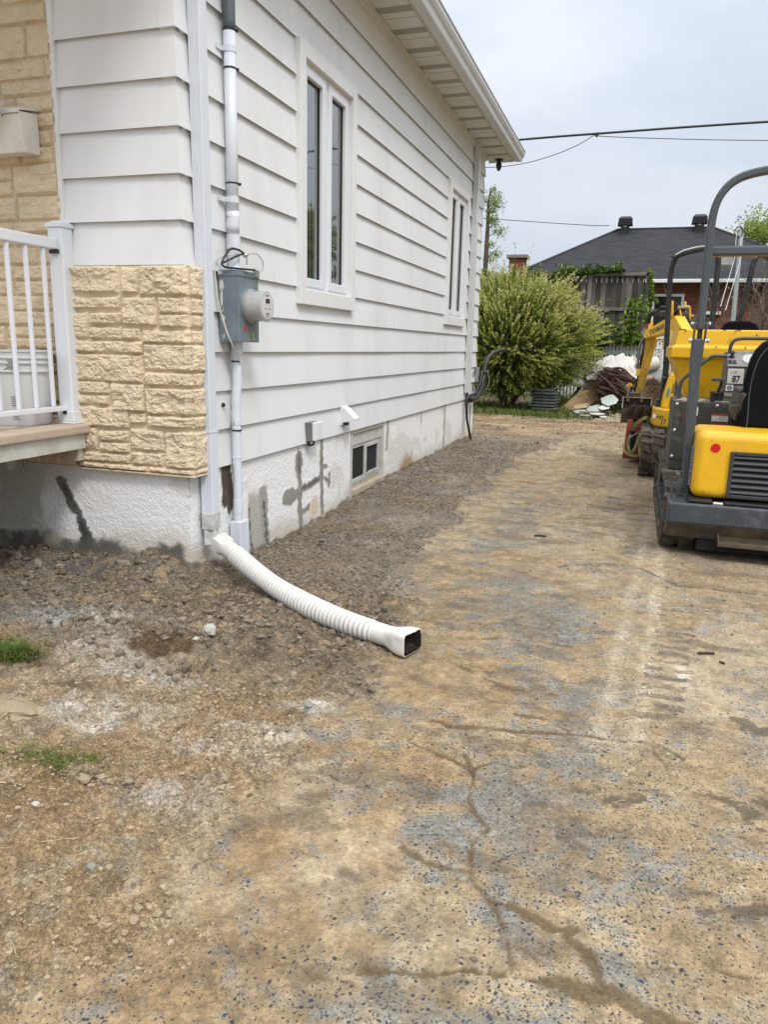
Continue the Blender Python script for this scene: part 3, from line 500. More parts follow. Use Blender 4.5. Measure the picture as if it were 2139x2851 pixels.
# foundation : rough cast with cement patches
def found_sheet(a0, a1, axis, hole=None):
    st = .008; A_ = np.arange(a0, a1+.001, st); Zs = np.arange(-.78, .0021, st); U, W = np.meshgrid(A_, Zs)
    n = fbm(U*9, W*9, 4, 81, .6)-.5; nb = fbm(U*3, W*3, 4, 83)-.5; nf = fbm(U*40, W*40, 3, 85, .6)-.5
    c = np.empty(U.shape+(3,)); c[:] = (.765, .77, .77); H = (fbm(U*55, W*55, 3, 87)-.5)*.005+nb*.004
    gl = gheight(np.zeros_like(U)+.02, U, False) if axis == 'x' else gheight(U, np.zeros_like(U)-.02, False)
    ab = W-gl
    def patch(mk, col, flat=1): 
        nonlocal c, H; c = lerp(c, col, mk); H = H*(1-.85*mk*flat)+.0035*mk+.002*mk*nf
    def ln(pts, wd, col, core=None, r=1.6):
        d = pdist(U, W, pts)+n*wd*r*1.2+nf*.030; mk = sstep(wd+.004, wd-.004, d); patch(mk, col)
        if core: patch(sstep(.009, .002, d), core)
    c = lerp(c, (.50, .45, .36), sstep(.16, .0, ab+nb*.25)*.75)
    c = lerp(c, (.55, .53, .48), sstep(.06, .14, nb)*.5)
    if axis == 'x':
        cem = (.27, .265, .235); dk = (.13, .13, .12)
        ln([(.37, .02), (.375, -.10), (.39, -.19)], .065, (.085, .07, .055), None, 1.1); ln([(.36, -.15), (.385, -.27)], .02, (.10, .09, .075))
        mk = sstep(.13, .09, np.abs(U-.72-.08*(W+.4))+n*.05)*sstep(-.14, -.26, W+n*.2); patch(mk*.85, (.36, .35, .30)); ln([(.79, -.22), (.83, -.42), (.86, -.60)], .04, (.33, .33, .30), dk); ln([(.62, -.3), (.64, -.5), (.68, -.62)], .012, (.33, .33, .30), dk)
        ln([(1.335, -.07), (1.34, -.3), (1.36, -.62)], .042, cem, dk); ln([(1.14, -.335), (1.25, -.315), (1.5, -.30), (1.72, -.28), (1.88, -.335)], .022, cem, dk); ln([(1.14, -.33), (1.26, -.33)], .05, cem)
        ln([(1.72, -.02), (1.73, -.28), (1.75, -.55)], .034, cem, dk); ln([(1.74, -.205), (1.83, -.215)], .016, cem); ln([(1.87, -.29), (1.86, -.36)], .025, cem); ln([(1.38, -.47), (1.5, -.455)], .03, cem)
        mk = sstep(.10, .03, np.hypot((U-1.60)*.9, (W+.47))+n*.06); c = lerp(c, (.55, .36, .2), mk*.6)
        ln([(3.27, -.02), (3.25, -.25)], .035, (.42, .38, .32)); mk = sstep(.20, .06, np.hypot((U-3.9)*.6, W+.53)+n*.12); c = lerp(c, (.34, .22, .11), mk*.9)
        ln([(5.45, .0), (5.46, -.5)], .05, (.42, .42, .37)); ln([(6.55, -.1), (6.56, -.5)], .09, (.55, .53, .48)); ln([(6.95, -.15), (6.93, -.55)], .05, (.36, .33, .28)); ln([(4.4, -.0), (4.42, -.1)], .03, (.5, .48, .44))
    else:
        ln([(-.79, -.09), (-.745, -.17), (-.69, -.26), (-.66, -.36), (-.655, -.44), (-.66, -.60)], .030, (.115, .115, .105), (.055, .055, .052), 1.9)
        mk = sstep(.09, .03, ab+n*.20+nb*.12)*(1-sstep(-.36, -.30, U)*(1-sstep(-.22, -.16, U)))*(1-sstep(-.06, -.02, U)); patch(mk*.95, (.10, .10, .09))
        c = lerp(c, (.34, .34, .26), sstep(-.75, -1.15, U+nb)*.6*sstep(-.15, .1, n+.08)); c = lerp(c, (.62, .60, .55), sstep(.08, .03, np.hypot(U+.35, (W+.38)*1.3)+n*.05)*.6)
    mk = sstep(.035, .01, ab+n*.07); c = lerp(c, (.16, .135, .10), mk*.9)
    keep = np.ones(U.shape, bool)
    if hole: keep = ~((U > hole[0]) & (U < hole[1]) & (W > hole[2]) & (W < hole[3]))
    P = (lambda a, b, h: (h, a, b)) if axis == 'x' else (lambda a, b, h: (a, -h, b))
    mb = sheet(U, W, H, P)
    if hole:
        kk = keep; ok = (kk[:-1, :-1] & kk[:-1, 1:] & kk[1:, 1:] & kk[1:, :-1]).ravel(); mb.f = [f for f, q in zip(mb.f, ok) if q]; mb.a = [0]*len(mb.f)
    return mb, c
stu = bpy.data.materials.new('roughcast'); stu.use_nodes = True; tt = stu.node_tree; bb = tt.nodes['Principled BSDF']; bb.inputs['Roughness'].default_value = .9; bb.inputs['Specular IOR Level'].default_value = .2
a = N(tt, 'ShaderNodeAttribute'); a.attribute_name = 'coat_colour'; ge = N(tt, 'ShaderNodeNewGeometry')
n1_ = N(tt, 'ShaderNodeTexNoise'); n1_.inputs['Scale'].default_value = 75; n1_.inputs['Detail'].default_value = 4; tt.links.new(ge.outputs['Position'], n1_.inputs['Vector'])
v1_ = N(tt, 'ShaderNodeTexVoronoi'); v1_.inputs['Scale'].default_value = 90; tt.links.new(ge.outputs['Position'], v1_.inputs['Vector'])
ad_ = N(tt, 'ShaderNodeMath', operation='ADD'); tt.links.new(n1_.outputs[0], ad_.inputs[0]); tt.links.new(v1_.outputs['Distance'], ad_.inputs[1])
bp = N(tt, 'ShaderNodeBump'); bp.inputs['Strength'].default_value = .42; bp.inputs['Distance'].default_value = .006; tt.links.new(ad_.outputs[0], bp.inputs['Height']); tt.links.new(bp.outputs[0], bb.inputs['Normal'])
tt.links.new(a.outputs['Color'], bb.inputs['Base Color'])
fo = thing('tmp', (0, 0, 0), 'x', 'x'); bpy.data.objects.remove(fo)
for ax, a0, a1, hole in (('x', 0, HY, (2.32, 3.165, -.60, -.008)), ('y', -2.6, 0, None)):
    mb, c = found_sheet(a0, a1, ax, hole); o = mb.build('foundation', stu, house, fix=False)
    ca = o.data.color_attributes.new('coat_colour', 'FLOAT_COLOR', 'POINT'); ca.data.foreach_set('color', np.concatenate([np.clip(c, 0, 1), np.ones(c.shape[:2]+(1,))], -1).reshape(-1).astype(np.float32)); o.data.polygons.foreach_set('use_smooth', [True]*len(o.data.polygons))
# windows
glass = bpy.data.materials.new('window_glass'); glass.use_nodes = True; tt = glass.node_tree; bb = tt.nodes['Principled BSDF']
bb.inputs['Roughness'].default_value = .03; bb.inputs['Specular IOR Level'].default_value = .5; bb.inputs['IOR'].default_value = 3.6
ge = N(tt, 'ShaderNodeNewGeometry'); wv = N(tt, 'ShaderNodeTexWave', bands_direction='Y'); wv.inputs['Scale'].default_value = 6; wv.inputs['Distortion'].default_value = 2; wv.inputs['Detail Scale'].default_value = .5; tt.links.new(ge.outputs['Position'], wv.inputs['Vector'])
r_ = N(tt, 'ShaderNodeValToRGB'); r_.color_ramp.elements[0].color = (.008, .009, .008, 1); r_.color_ramp.elements[1].color = (.085, .09, .085, 1); tt.links.new(wv.outputs[0], r_.inputs[0]); tt.links.new(r_.outputs[0], bb.inputs['Base Color'])
n_ = N(tt, 'ShaderNodeTexNoise'); n_.inputs['Scale'].default_value = 2.5; tt.links.new(ge.outputs['Position'], n_.inputs['Vector']); bp = N(tt, 'ShaderNodeBump'); bp.inputs['Strength'].default_value = .12; bp.inputs['Distance'].default_value = .02; tt.links.new(n_.outputs[0], bp.inputs['Height']); tt.links.new(bp.outputs[0], bb.inputs['Normal'])
def frame(mb, y0, y1, z0, z1, w_, xa, xb, wb=None):
    wb = wb or w_; mb.box(xa, xb, y0, y0+w_, z0, z1).box(xa, xb, y1-w_, y1, z0, z1).box(xa, xb, y0+w_, y1-w_, z1-w_, z1).box(xa, xb, y0+w_, y1-w_, z0, z0+wb); return mb
for dy in (0, 3.90):
    wr = frame(MB(), 1.27+dy, 2.255+dy, .91, 2.44, .085, -.01, .048, .095).build('window', M['trim'], house, bevel=.003)
    fr = frame(MB(), 1.353+dy, 2.173+dy, 1.003, 2.357, .024, -.04, .012); fr.box(-.04, .006, 1.735+dy, 1.79+dy, 1.02, 2.34); fr.build('frame', M['vinyl'], wr, bevel=.003)
    for a_, b_ in ((1.376, 1.738), (1.788, 2.150)):
        s_ = frame(MB(), a_+dy, b_+dy, 1.026, 2.334, .056, -.03, .020); s_.build('sash', M['vinyl'], wr, bevel=.006)
        MB().box(-.028, -.004, a_+.05+dy, a_+.0575+dy, 1.08, 2.28).box(-.028, -.004, b_-.0575-.006+dy, b_-.05+dy, 1.08, 2.28).box(-.028, -.006, a_+.05+dy, b_-.05+dy, 2.270, 2.279).build('glazing_seal', M['black'], wr)
        MB().box(-.022, -.012, a_+.055+dy, b_-.055+dy, 1.081, 2.279).build('pane', glass, wr)
bw = frame(MB(), 2.325, 3.162, -.585, -.004, .03, -.11, .004, .05); bw.box(-.10, -.016, 2.355, 3.132, -.135, -.034)
bw = bw.build('basement_window', mat('peeling_paint', (.52, .515, .49), .7, var=.08, vs=12, dirt=.8, dirtcol=(.36, .30, .22), ds=14, dlo=.52, dhi=.68), house)
MB().box(-.12, .02, 2.355, 3.132, -.536, -.49).box(-.12, -.03, 2.36, 3.128, -.49, -.455).build('sill', mat('weathered_sill', (.42, .37, .29), .9, var=.2, vs=18, dirt=.7, ds=12), bw, bevel=.003)
s_ = frame(MB(), 2.37, 3.118, -.455, -.137, .028, -.08, -.025, .035); s_.box(-.075, -.022, 2.722, 2.748, -.43, -.16); frame(s_, 2.74, 3.09, -.43, -.165, .022, -.06, -.018); s_.build('sash', mat('dull_white_frame', (.50, .51, .51), .5, var=.08, dirt=.4, ds=12), bw, bevel=.002)
MB().box(-.055, -.05, 2.39, 3.095, -.425, -.163).build('pane', mat('curtained_glass', (.17, .17, .155), .15, var=.5, vs=7), bw)
MB().box(-.022, -.010, 2.752, 2.772, -.40, -.385).build('latch', M['black'], bw)
# eaves
sof = MB(); vent = []
for i in range(0, 23):
    y0 = -1.4+i*.40
    if y0 > 7.3: break
    for j in range(4):
        a_, b_ = y0+j*.1+.003, min(y0+(j+1)*.1-.003, 7.38)
        if b_ <= a_: continue
        (vent.append(MB()) or vent[-1] if j == 0 else sof).box(.0, .335, a_, b_, 3.082+(.002 if j % 2 else 0), 3.09)
sof.build('soffit', M['soffit'], house)
vm = bpy.data.materials.new('perforated_soffit'); vm.use_nodes = True; tt = vm.node_tree; bb = tt.nodes['Principled BSDF']; bb.inputs['Roughness'].default_value = .6; ge = N(tt, 'ShaderNodeNewGeometry')
v_ = N(tt, 'ShaderNodeTexVoronoi'); v_.inputs['Scale'].default_value = 110; v_.inputs['Randomness'].default_value = 0; tt.links.new(ge.outputs['Position'], v_.inputs['Vector']); r_ = N(tt, 'ShaderNodeValToRGB'); tt.links.new(v_.outputs['Distance'], r_.inputs[0]); e = r_.color_ramp.elements; e[0].position = .36; e[0].color = (.06, .06, .055, 1); e[1].position = .46; e[1].color = (.56, .57, .54, 1); tt.links.new(r_.outputs[0], bb.inputs['Base Color'])
[v__.build('soffit_vent', vm, house) for v__ in vent]
MB().box(.0, .028, 0, HY+.02, 3.03, 3.0795).box(.0, .045, 0, HY+.02, 3.066, 3.081).box(-7, .0, -.02, -.001, 3.0, 3.08).build('frieze', M['soffit'], house, bevel=.004)
MB().box(.320, .350, -1.5, 7.39, 3.070, 3.0815).build('drip_moulding', mat('ochre_channel', (.46, .40, .31), .6, var=.12, vs=9), house, bevel=.002)
MB().box(.0, .335, 7.385, 7.392, 3.06, 3.2).build('fascia_end', M['trim'], house)
gsec = [(.350, 3.062), (.432, 3.060), (.440, 3.066), (.446, 3.095), (.462, 3.115), (.474, 3.14), (.476, 3.172), (.484, 3.172), (.484, 3.180), (.466, 3.180), (.350, 3.19)]
MB().prism([(a_, -1.5, b_) for a_, b_ in gsec], (0, 8.90, 0)).build('gutter', M['gutter'], house)
MB().box(.428, .438, -1.5, 7.402, 3.056, 3.062).build('gutter_lip', M['vinyl'], house)
shing = mat('roof_shingle', (.06, .06, .065), .9, var=.3, vs=20, bump=.4, bs=40)
MB().prism([(.40, -1.5, 3.20), (.40, -1.5, 3.17), (-4.0, -1.5, 4.75), (-8.4, -1.5, 3.17), (-8.4, -1.5, 3.20), (-4.0, -1.5, 4.79)], (0, 8.9, 0)).build('roof', shing, house)
MB().prism([(.34, -1.5, 3.19), (-4.0, -1.5, 4.74), (-8.34, -1.5, 3.19)], (0, .03, 0)).build('gable', M['trim'], house); MB().prism([(.34, 7.36, 3.10), (.34, 7.36, 3.19), (-4.0, 7.36, 4.74), (-8.34, 7.36, 3.1)], (0, .03, 0)).build('gable', M['trim'], house)
MB().box(-8, .0, -1.45, -.03, 3.085, 3.10).build('soffit', M['soffit'], house)
MB().box(-8, -.04, HY-.05, HY+.0, -.75, 3.08).build('rear_wall', M['siding'], house)
# downspouts
def spout(y0, y1, x0, x1, zb, zt, low=True):
    mb = MB(); n = 5; sec = []
    w_ = (x1-x0)/n
    for i in range(n): sec += [(x0+i*w_, y0), (x0+i*w_+w_*.45, y0), (x0+i*w_+w_*.5, y0+.0025), (x0+i*w_+w_*.95, y0+.0025)]
    sec += [(x1-.004, y0), (x1, y0+.004), (x1, y1-.004), (x1-.004, y1), (x0, y1)]
    mb.prism([(a_, b_, zb) for a_, b_ in sec], (0, 0, zt-zb)); return mb
dsp = spout(.087, .160, .020, .078, .215, 3.08).build('downspout', M['down'], house)
spout(.0845, .1625, .018, .081, -.30, .22).build('lower_length', M['down'], dsp)
MB().box(.018, .083, .083, .164, .207, .2125).build('joint', M['down'], dsp)
MB().obox((.05, .12, -.29), (.053, .116, -.385), (.026, .01, 0), (-.006, .030, 0)).obox((.05, .12, -.215), (.05, .12, -.30), (.032, .0, 0), (0, .041, 0)).build('crushed_end', mat('scuffed_metal', (.50, .52, .52), .5, var=.2, vs=20, dirt=.7, dirtcol=(.3, .28, .24), ds=18, dlo=.45, dhi=.65), dsp, bevel=.003)
d2 = spout(6.40, 6.51, .020, .082, .09, 3.078).build('downspout', mat('grey_white_metal', (.58, .60, .60), .45, var=.04), house)
# ------------------------------------------------------------------ things fixed on the wall
grey = mat('weathered_zinc', (.19, .235, .26), .55, metal=.25, var=.22, vs=9, dirt=.9, dirtcol=(.45, .46, .46), ds=5, dlo=.62, dhi=.68)
em = thing('electricity_meter', (.02, .41, .66), 'grey steel meter cabinet with round glass electricity meter on white siding', 'electricity meter')
MB().box(.018, .137, .305, .522, .662, 1.005).build('cabinet', grey, em, bevel=.003)
MB().box(.016, .142, .301, .526, .992, 1.022).build('cover_hood', grey, em, bevel=.003)
MB().box(.137, .1385, .309, .335, .665, .99).build('seam', grey, em)
pm_ = mat('paint_splash', (.66, .65, .60), .6)
rd = random.Random(3)
for x_, z_, rx, rz in ((.040, .945, .012, .03), (.037, .88, .006, .05), (.042, .78, .010, .018), (.045, .69, .004, .012), (.034, 1.008, .014, .010), (.04, .83, .004, .02)):
    n = 14; pts = [(x_+rx*math.cos(k*6.283/n)*(1+rd.uniform(-.3, .3)), .3035 if z_ < 1 else .2995, z_+rz*math.sin(k*6.283/n)*(1+rd.uniform(-.25, .25))) for k in range(n)]; MB().prism(pts, (0, .003, 0)).build('paint_splash', pm_, em)
MB().lathe((.137, .415, .848), (1, 0, 0), [(0, .088), (.020, .088), (.022, .084), (.024, .084)], 40).build('collar', mat('collar_zinc', (.42, .42, .42), .4, metal=.6), em, smooth=False)
mg = MB().lathe((.155, .415, .848), (1, 0, 0), [(0, .080), (.006, .080), (.070, .0775), (.076, .0775), (.078, .080), (.084, .080), (.086, .077), (.088, .070)], 48).build('meter_cover', mat('glass_cover', (.40, .41, .41), .08, var=.06, vs=14, coat=.6), em); smooth_by_angle(mg)
MB().lathe((.2430, .415, .848), (1, 0, 0), [(0, .066), (.0012, .066)], 40).build('dial_face', mat('dial_white', (.60, .60, .60), .3), mg)
MB().box(.2442, .2452, .386, .444, .857, .890).build('display_bezel', M['white'], mg); MB().box(.2452, .2462, .391, .439, .862, .886).build('display', mat('lcd', (.05, .055, .05), .2), mg)
ln_ = MB()
for k, (y_, z_, w_) in enumerate(((.395, .903, .04), (.40, .896, .03), (.385, .832, .006), (.40, .832, .006), (.428, .832, .006), (.443, .832, .006), (.39, .812, .05), (.395, .806, .04), (.392, .798, .045), (.40, .790, .03), (.398, .900, .012))): ln_.box(.2442, .2450, y_, y_+w_, z_, z_+.0022+(.004 if w_ < .01 else 0))
ln_.build('dial_print', M['black'], mg)
MB().lathe((.151, .452, .772), (1, 0, -.2), [(0, .008), (.014, .009), (.02, .004)], 10).tube([(.15, .45, .772), (.152, .46, .75), (.150, .458, .728)], .002, 5).build('lead_seal', M['steel'], em)
MB().lathe((.1372, .367, .733), (1, 0, 0), [(0, .0165), (.001, .0165)], 8).build('warning_sticker', mat('faded_red', (.50, .06, .05), .5, var=.3, vs=160), em)
MB().prism([(.139, .440, .715), (.139, .452, .715), (.139, .456, .690), (.139, .462, .672), (.139, .436, .676), (.139, .442, .695)], (.001, 0, 0)).build('yellow_tag', mat('lime_tag', (.50, .55, .06), .5, var=.3, vs=60), em)
pvc = M['down']; pvcd = mat('dark_pvc', (.085, .105, .115), .45, var=.15, vs=16)
up_ = thing('service_conduit', (.07, .40, 1.02), 'fat white painted conduit rising from the meter cabinet, dark grey at its top', 'conduit')
MB().tube([(.052, .412, 1.15), (.052, .412, 2.155)], .031, 24).build('pipe', pvc, up_, smooth=True)
MB().tube([(.052, .412, 2.155), (.052, .412, 2.20), (.052, .412, 3.075)], [.0315, .0315, .0315], 24).build('unpainted_pipe', pvcd, up_, smooth=True)
MB().tube([(.052, .412, 1.135), (.052, .412, 1.205)], .0365, 24).tube([(.053, .412, 1.02), (.053, .412, 1.145)], .030, 24).tube([(.055, .412, 1.02), (.055, .412, 1.035), (.055, .412, 1.05)], [.042, .040, .031], 24).build('hub', pvc, up_)
pass; MB().tube([(.052, .412, 1.215), (.051, .410, 1.25), (.053, .414, 1.29), (.052, .412, 1.32)], [.033, .0345, .033, .034], 20).build('tape_wrap', pvc, up_, smooth=True)
for z_ in (2.075, 1.375):
    s_ = MB().tube([(.052, .412, z_-.015), (.052, .412, z_+.015)], .0335, 24); s_.box(.017, .026, .335, .385, z_-.012, z_+.012).box(.02, .05, .377, .386, z_-.011, z_+.011); s_.build('strap', pvc, up_)
for z_, rr in ((2.165, .0335), (1.99, .0328), (1.455, .0328)):
    MB().tube([(.052, .412, z_-.004), (.052, .412, z_+.004)], rr, 24).box(.070, .088, .430, .442, z_-.006, z_+.006).build('cable_tie', M['black'], up_)
lo_ = thing('drop_conduit', (.06, .405, -.5), 'slimmer white conduit dropping from the meter cabinet into the soil', 'conduit')
MB().tube([(.055, .420, .665), (.055, .420, .60)], .031, 24).tube([(.055, .419, .60), (.055, .418, .44), (.050, .410, .36), (.050, .408, .24), (.050, .408, -.33)], [.026, .026, .0255, .025, .025], 24).build('pipe', pvc, lo_, smooth=False)
[MB().tube([(.050, .408, a_), (.050, .408, b_)], .0272, 24).build('coupling', pvc, lo_) for a_, b_ in ((.255, .22), (.045, .035), (-.20, -.275))]
for z_ in (.56, .19): MB().tube([(.053, .418 if z_ > .4 else .408, z_-.004), (.053, .418 if z_ > .4 else .408, z_+.004)], .0275, 24).build('cable_tie', M['black'], lo_)
MB().box(.012, .080, .378, .440, -.60, -.322).build('box', pvc, lo_, bevel=.006)
cv_ = MB(); n = 10; cv_.prism([(.086, .4405, -.60), (.086, .468, -.60)]+[(.086, .454+.0137*math.cos(k*math.pi/n), -.335+.016*math.sin(k*math.pi/n)) for k in range(n+1)], (-.07, 0, 0)); cv_.build('cover', pvc, lo_, bevel=.003)
# wires
def wire(name, pts, r, m_, label, cat='cable', n=8, **k):
    P = [Vector(p) for p in pts]; q = []
    for i in range(len(P)-1):
        a0, a1, a2, a3 = P[max(i-1, 0)], P[i], P[i+1], P[min(i+2, len(P)-1)]
        for s_ in range(6):
            u = s_/6; q.append(.5*((2*a1)+(-a0+a2)*u+(2*a0-5*a1+4*a2-a3)*u*u+(-a0+3*a1-3*a2+a3)*u**3))
    q.append(P[-1]); o = MB().tube(q, r, n).build(name, m_, smooth=True); return tag(o, label, cat, **k)
wh = mat('cream_cable', (.58, .56, .50), .5)
wire('cable', [(.075, .335, 1.10), (.03, .285, 1.075), (.022, .268, 1.02), (.03, .27, .90), (.05, .275, .80), (.08, .285, .70), (.09, .33, .63), (.088, .385, .58), (.082, .405, .55)], .0045, wh, 'thin cream cable looping down the left of the meter cabinet')
wire('cable', [(.11, .455, 1.115), (.14, .50, 1.12), (.15, .545, 1.09), (.15, .55, 1.05), (.15, .50, 1.02)], .003, mat('grey_wire', (.38, .38, .36), .5), 'thin grey wire loop standing above the right of the meter cabinet')
bk = M['black']
wire('cable', [(.15, .46, 1.035), (.16, .40, 1.030), (.13, .31, 1.028), (.07, .285, 1.035), (.06, .28, 1.06), (.075, .335, 1.125), (.095, .385, 1.128), (.105, .42, 1.115), (.11, .44, 1.10)], .0055, bk, 'black coaxial cable looped round the hub above the meter cabinet')
wire('cable', [(.06, .29, 1.055), (.08, .34, 1.08), (.10, .395, 1.105), (.105, .41, 1.108)], .0050, bk, 'short black cable rising slantwise to the connector above the meter cabinet')
cn = MB().lathe((.105, .42, 1.105), (0, 1, .15), [(0, .008), (.012, .013), (.03, .013), (.034, .007), (.045, .007)], 10).lathe((.145, .455, 1.035), (0, 1, -.1), [(0, .007), (.01, .012), (.035, .012), (.04, .006)], 10).box(.14, .155, .465, .50, 1.0, 1.03).tube([(.11, .445, 1.10), (.112, .447, 1.06)], .006, 8)
tag(cn.build('cable_connector', M['steel']), 'small metal cable connectors clamped above the meter cabinet', 'connector')
wire('cable', [(.022, .335, .325), (.045, .345, .305), (.055, .375, .235), (.045, .385, .225), (.04, .39, .25)], .0035, wh, 'short cream cable poking through the siding left of the slim conduit')
tag(MB().lathe((.012, .333, .33), (1, 0, 0), [(0, .012), (.010, .010), (.014, .006)], 10).build('grommet', bk), 'small black grommet in the siding where the short cream cable enters', 'grommet')
dv = thing('dryer_vent', (.02, 2.13, .06), 'small white wedge shaped vent hood low on the siding above the basement window', 'vent hood')
MB().box(.005, .028, 2.045, 2.19, .065, .205).build('flange', M['trim'], dv, bevel=.003)
MB().prism([(.028, 2.06, .195), (.045, 2.06, .195), (.125, 2.06, .118), (.125, 2.06, .104), (.028, 2.06, .082)], (0, .115, 0)).build('hood', M['trim'], dv, bevel=.003)
MB().box(.03, .06, 2.09, 2.12, .062, .084).build('flap', M['black'], dv)
ob = thing('outlet_box', (.02, 1.48, .0), 'grey sided outdoor socket box with white cover at the bottom of the siding', 'outlet box')
MB().box(.006, .055, 1.413, 1.548, .012, .140).build('box', mat('grey_plastic', (.14, .15, .155), .6, var=.1), ob, bevel=.003); MB().box(.055, .082, 1.425, 1.552, .016, .142).build('cover', M['trim'], ob, bevel=.006)
MB().tube([(.03, 1.43, .012), (.03, 1.43, -.02)], .010, 8).tube([(.05, 1.475, .012), (.05, 1.47, -.012), (.03, 1.44, -.018)], .007, 8).build('fitting', M['black'], ob)
cm = thing('security_camera', (.155, 7.28, 3.08), 'black bulb shaped security camera under the far end of the eave', 'camera')
MB().lathe((.155, 7.29, 3.08), (0, 0, -1), [(0, .055), (.012, .055), (.016, .02)], 20).build('mount', bk, cm)
MB().lathe((.155, 7.29, 3.07), (.06, -.15, -1), [(0, .022), (.03, .024), (.05, .038), (.09, .036), (.13, .018), (.14, .006)], 14).build('body', bk, cm)
# cables and grey box at the far corner
fc = thing('cable_bundle', (.05, 6.95, -.53), 'tangle of black cables hanging at the far corner of the house', 'cable bundle')
MB().tube([(.05, 6.45, .09), (.05, 6.45, -.10), (.06, 6.46, -.25), (.085, 6.50, -.40), (.10, 6.60, -.55)], .016, 8).build('drop_cable', bk, fc, smooth=True)
MB().tube([(.05, 6.52, .02), (.07, 6.66, -.02), (.09, 6.85, .0), (.11, 7.05, .10), (.12, 7.18, .25), (.12, 7.22, .40), (.14, 7.3, .52), (.20, 7.4, .60), (.30, 7.5, .64), (.37, 7.55, .64)], [.03, .035, .035, .03, .028, .03, .034, .03, .02, .012], 8).tube([(.06, 6.6, .04), (.08, 6.85, .06), (.10, 7.05, .2), (.1, 7.15, .35)], .02, 8).tube([(.05, 6.5, .06), (.05, 6.56, -.04), (.06, 6.8, -.05), (.08, 6.95, .02)], .008, 6).build('loop', bk, fc, smooth=True)
MB().tube([(.10, 7.14, .32), (.17, 7.16, .36), (.20, 7.18, .22), (.18, 7.16, .12), (.12, 7.12, .06)], .010, 6).build('grey_lead', mat('grey_lead', (.12, .12, .12), .5), fc, smooth=True)
MB().tube([(.03, 7.0, .38), (.03, 6.92, .33), (.03, 6.89, .27)], .006, 6).tube([(.03, 6.88, .20), (.03, 6.92, .18), (.03, 6.93, .08)], .009, 6).build('stub', bk, fc, smooth=True)
MB().box(.02, .06, 7.06, 7.15, .20, .40).build('junction_box', mat('grey_box', (.25, .26, .27), .5), fc, bevel=.004)
# mailbox with clear plastic over it
mbx = thing('mailbox', (-.82, -.07, 1.52), 'cream metal wall mailbox on the stone beside the front corner', 'mailbox')
cream = mat('cream_enamel', (.72, .71, .66), .4, var=.04, vs=6, dirt=.3, ds=12)
MB().prism([(-1.04, -.03, 1.715), (-1.04, -.145, 1.700), (-1.04, -.155, 1.69), (-1.04, -.125, 1.525), (-1.04, -.03, 1.530)], (.288, 0, 0)).build('body', cream, mbx, bevel=.004)
MB().prism([(-1.045, -.03, 1.735), (-1.045, -.16, 1.712), (-1.045, -.165, 1.690), (-1.045, -.158, 1.690), (-1.045, -.150, 1.704), (-1.045, -.03, 1.727)], (.298, 0, 0)).build('lid', cream, mbx, bevel=.002)
MB().tube([(-1.0, -.168, 1.705), (-.86, -.168, 1.700)], .004, 8).build('hinge', mat('rusty_hinge', (.2, .13, .09), .7), mbx)
pl = bpy.data.materials.new('clear_plastic'); pl.use_nodes = True; tt = pl.node_tree; bb = tt.nodes['Principled BSDF']; bb.inputs['Base Color'].default_value = (.55, .58, .56, 1); bb.inputs['Roughness'].default_value = .25; bb.inputs['Alpha'].default_value = .38
gx, gy = 34, 22; mb = MB(); vs2 = []
for j in range(gy+1):
    for i in range(gx+1):
        u, v_ = i/gx, j/gy; x_ = -1.02+.22*u; z_ = 1.742-.17*v_*(.55+.55*math.sin(u*3.0))*(1-.45*u); nn = mnoise.noise(Vector((u*5, v_*6, 1)))+.5*mnoise.noise(Vector((u*11, v_*13, 3)))
        y_ = -.05-.12*min(1, v_*4)-.012-.018*nn-.012*v_; vs2.append((x_, y_, z_+.006*nn+(.012 if v_ < .25 else 0)))
mb.add(vs2, [(j*(gx+1)+i, j*(gx+1)+i+1, (j+1)*(gx+1)+i+1, (j+1)*(gx+1)+i) for j in range(gy) for i in range(gx)]); o = mb.build('plastic_bag', pl, smooth=True, fix=False); tag(o, 'crumpled clear plastic bag draped over the cream mailbox', 'plastic bag')
MB_ = MB().tube([(-.86, -.178, 1.712), (-.82, -.182, 1.672)], .003, 6).tube([(-.93, -.18, 1.645), (-.885, -.182, 1.62)], .003, 6); ORG_o = MB_.build('print_stroke', bk, o)
# ------------------------------------------------------------------ porch, railing and what stands on it
po = thing('porch', (-.6, -.5, -.55), 'concrete porch slab carried on a pale painted beam', 'porch')
conc = mat('pinkish_concrete', (.47, .385, .30), .85, var=.10, vs=9, bump=.25, bs=90, dirt=.4, dirtcol=(.33, .28, .22), ds=5)
MB().box(-2.7, -.55, -1.7, -.002, .183, .233).build('slab', conc, po, bevel=.012, seg=3)
MB().box(-.63, -.572, -1.68, -.06, .108, .181).build('beam', mat('greenish_white_paint', (.52, .54, .49), .6, var=.08, dirt=.4, ds=7), po)
MB().box(-.66, -.585, -.10, -.062, .045, .106).build('bearing_block', mat('painted_wood_block', (.48, .43, .32), .8, var=.15, dirt=.5, ds=25), po)
MB().box(-2.7, -.645, -1.68, -1.62, -.6, .181).build('end_wall', M['trim'], po)
for y_ in (-.30, -1.0): MB().tube([(-.78, y_*.9, .18), (-.782, y_*.9, .02)], .004, 6).build('hanging_rod', M['wornsteel'], po)
ra = thing('porch_railing', (-.65, -.05, .233), 'white aluminium railing with slim balusters along the porch edge', 'railing')
alu = mat('white_aluminium', (.68, .71, .76), .35, var=.02)
pst = MB().box(-.693, -.607, -.093, -.012, .24, 1.195).build('post', alu, ra, bevel=.009, seg=2)
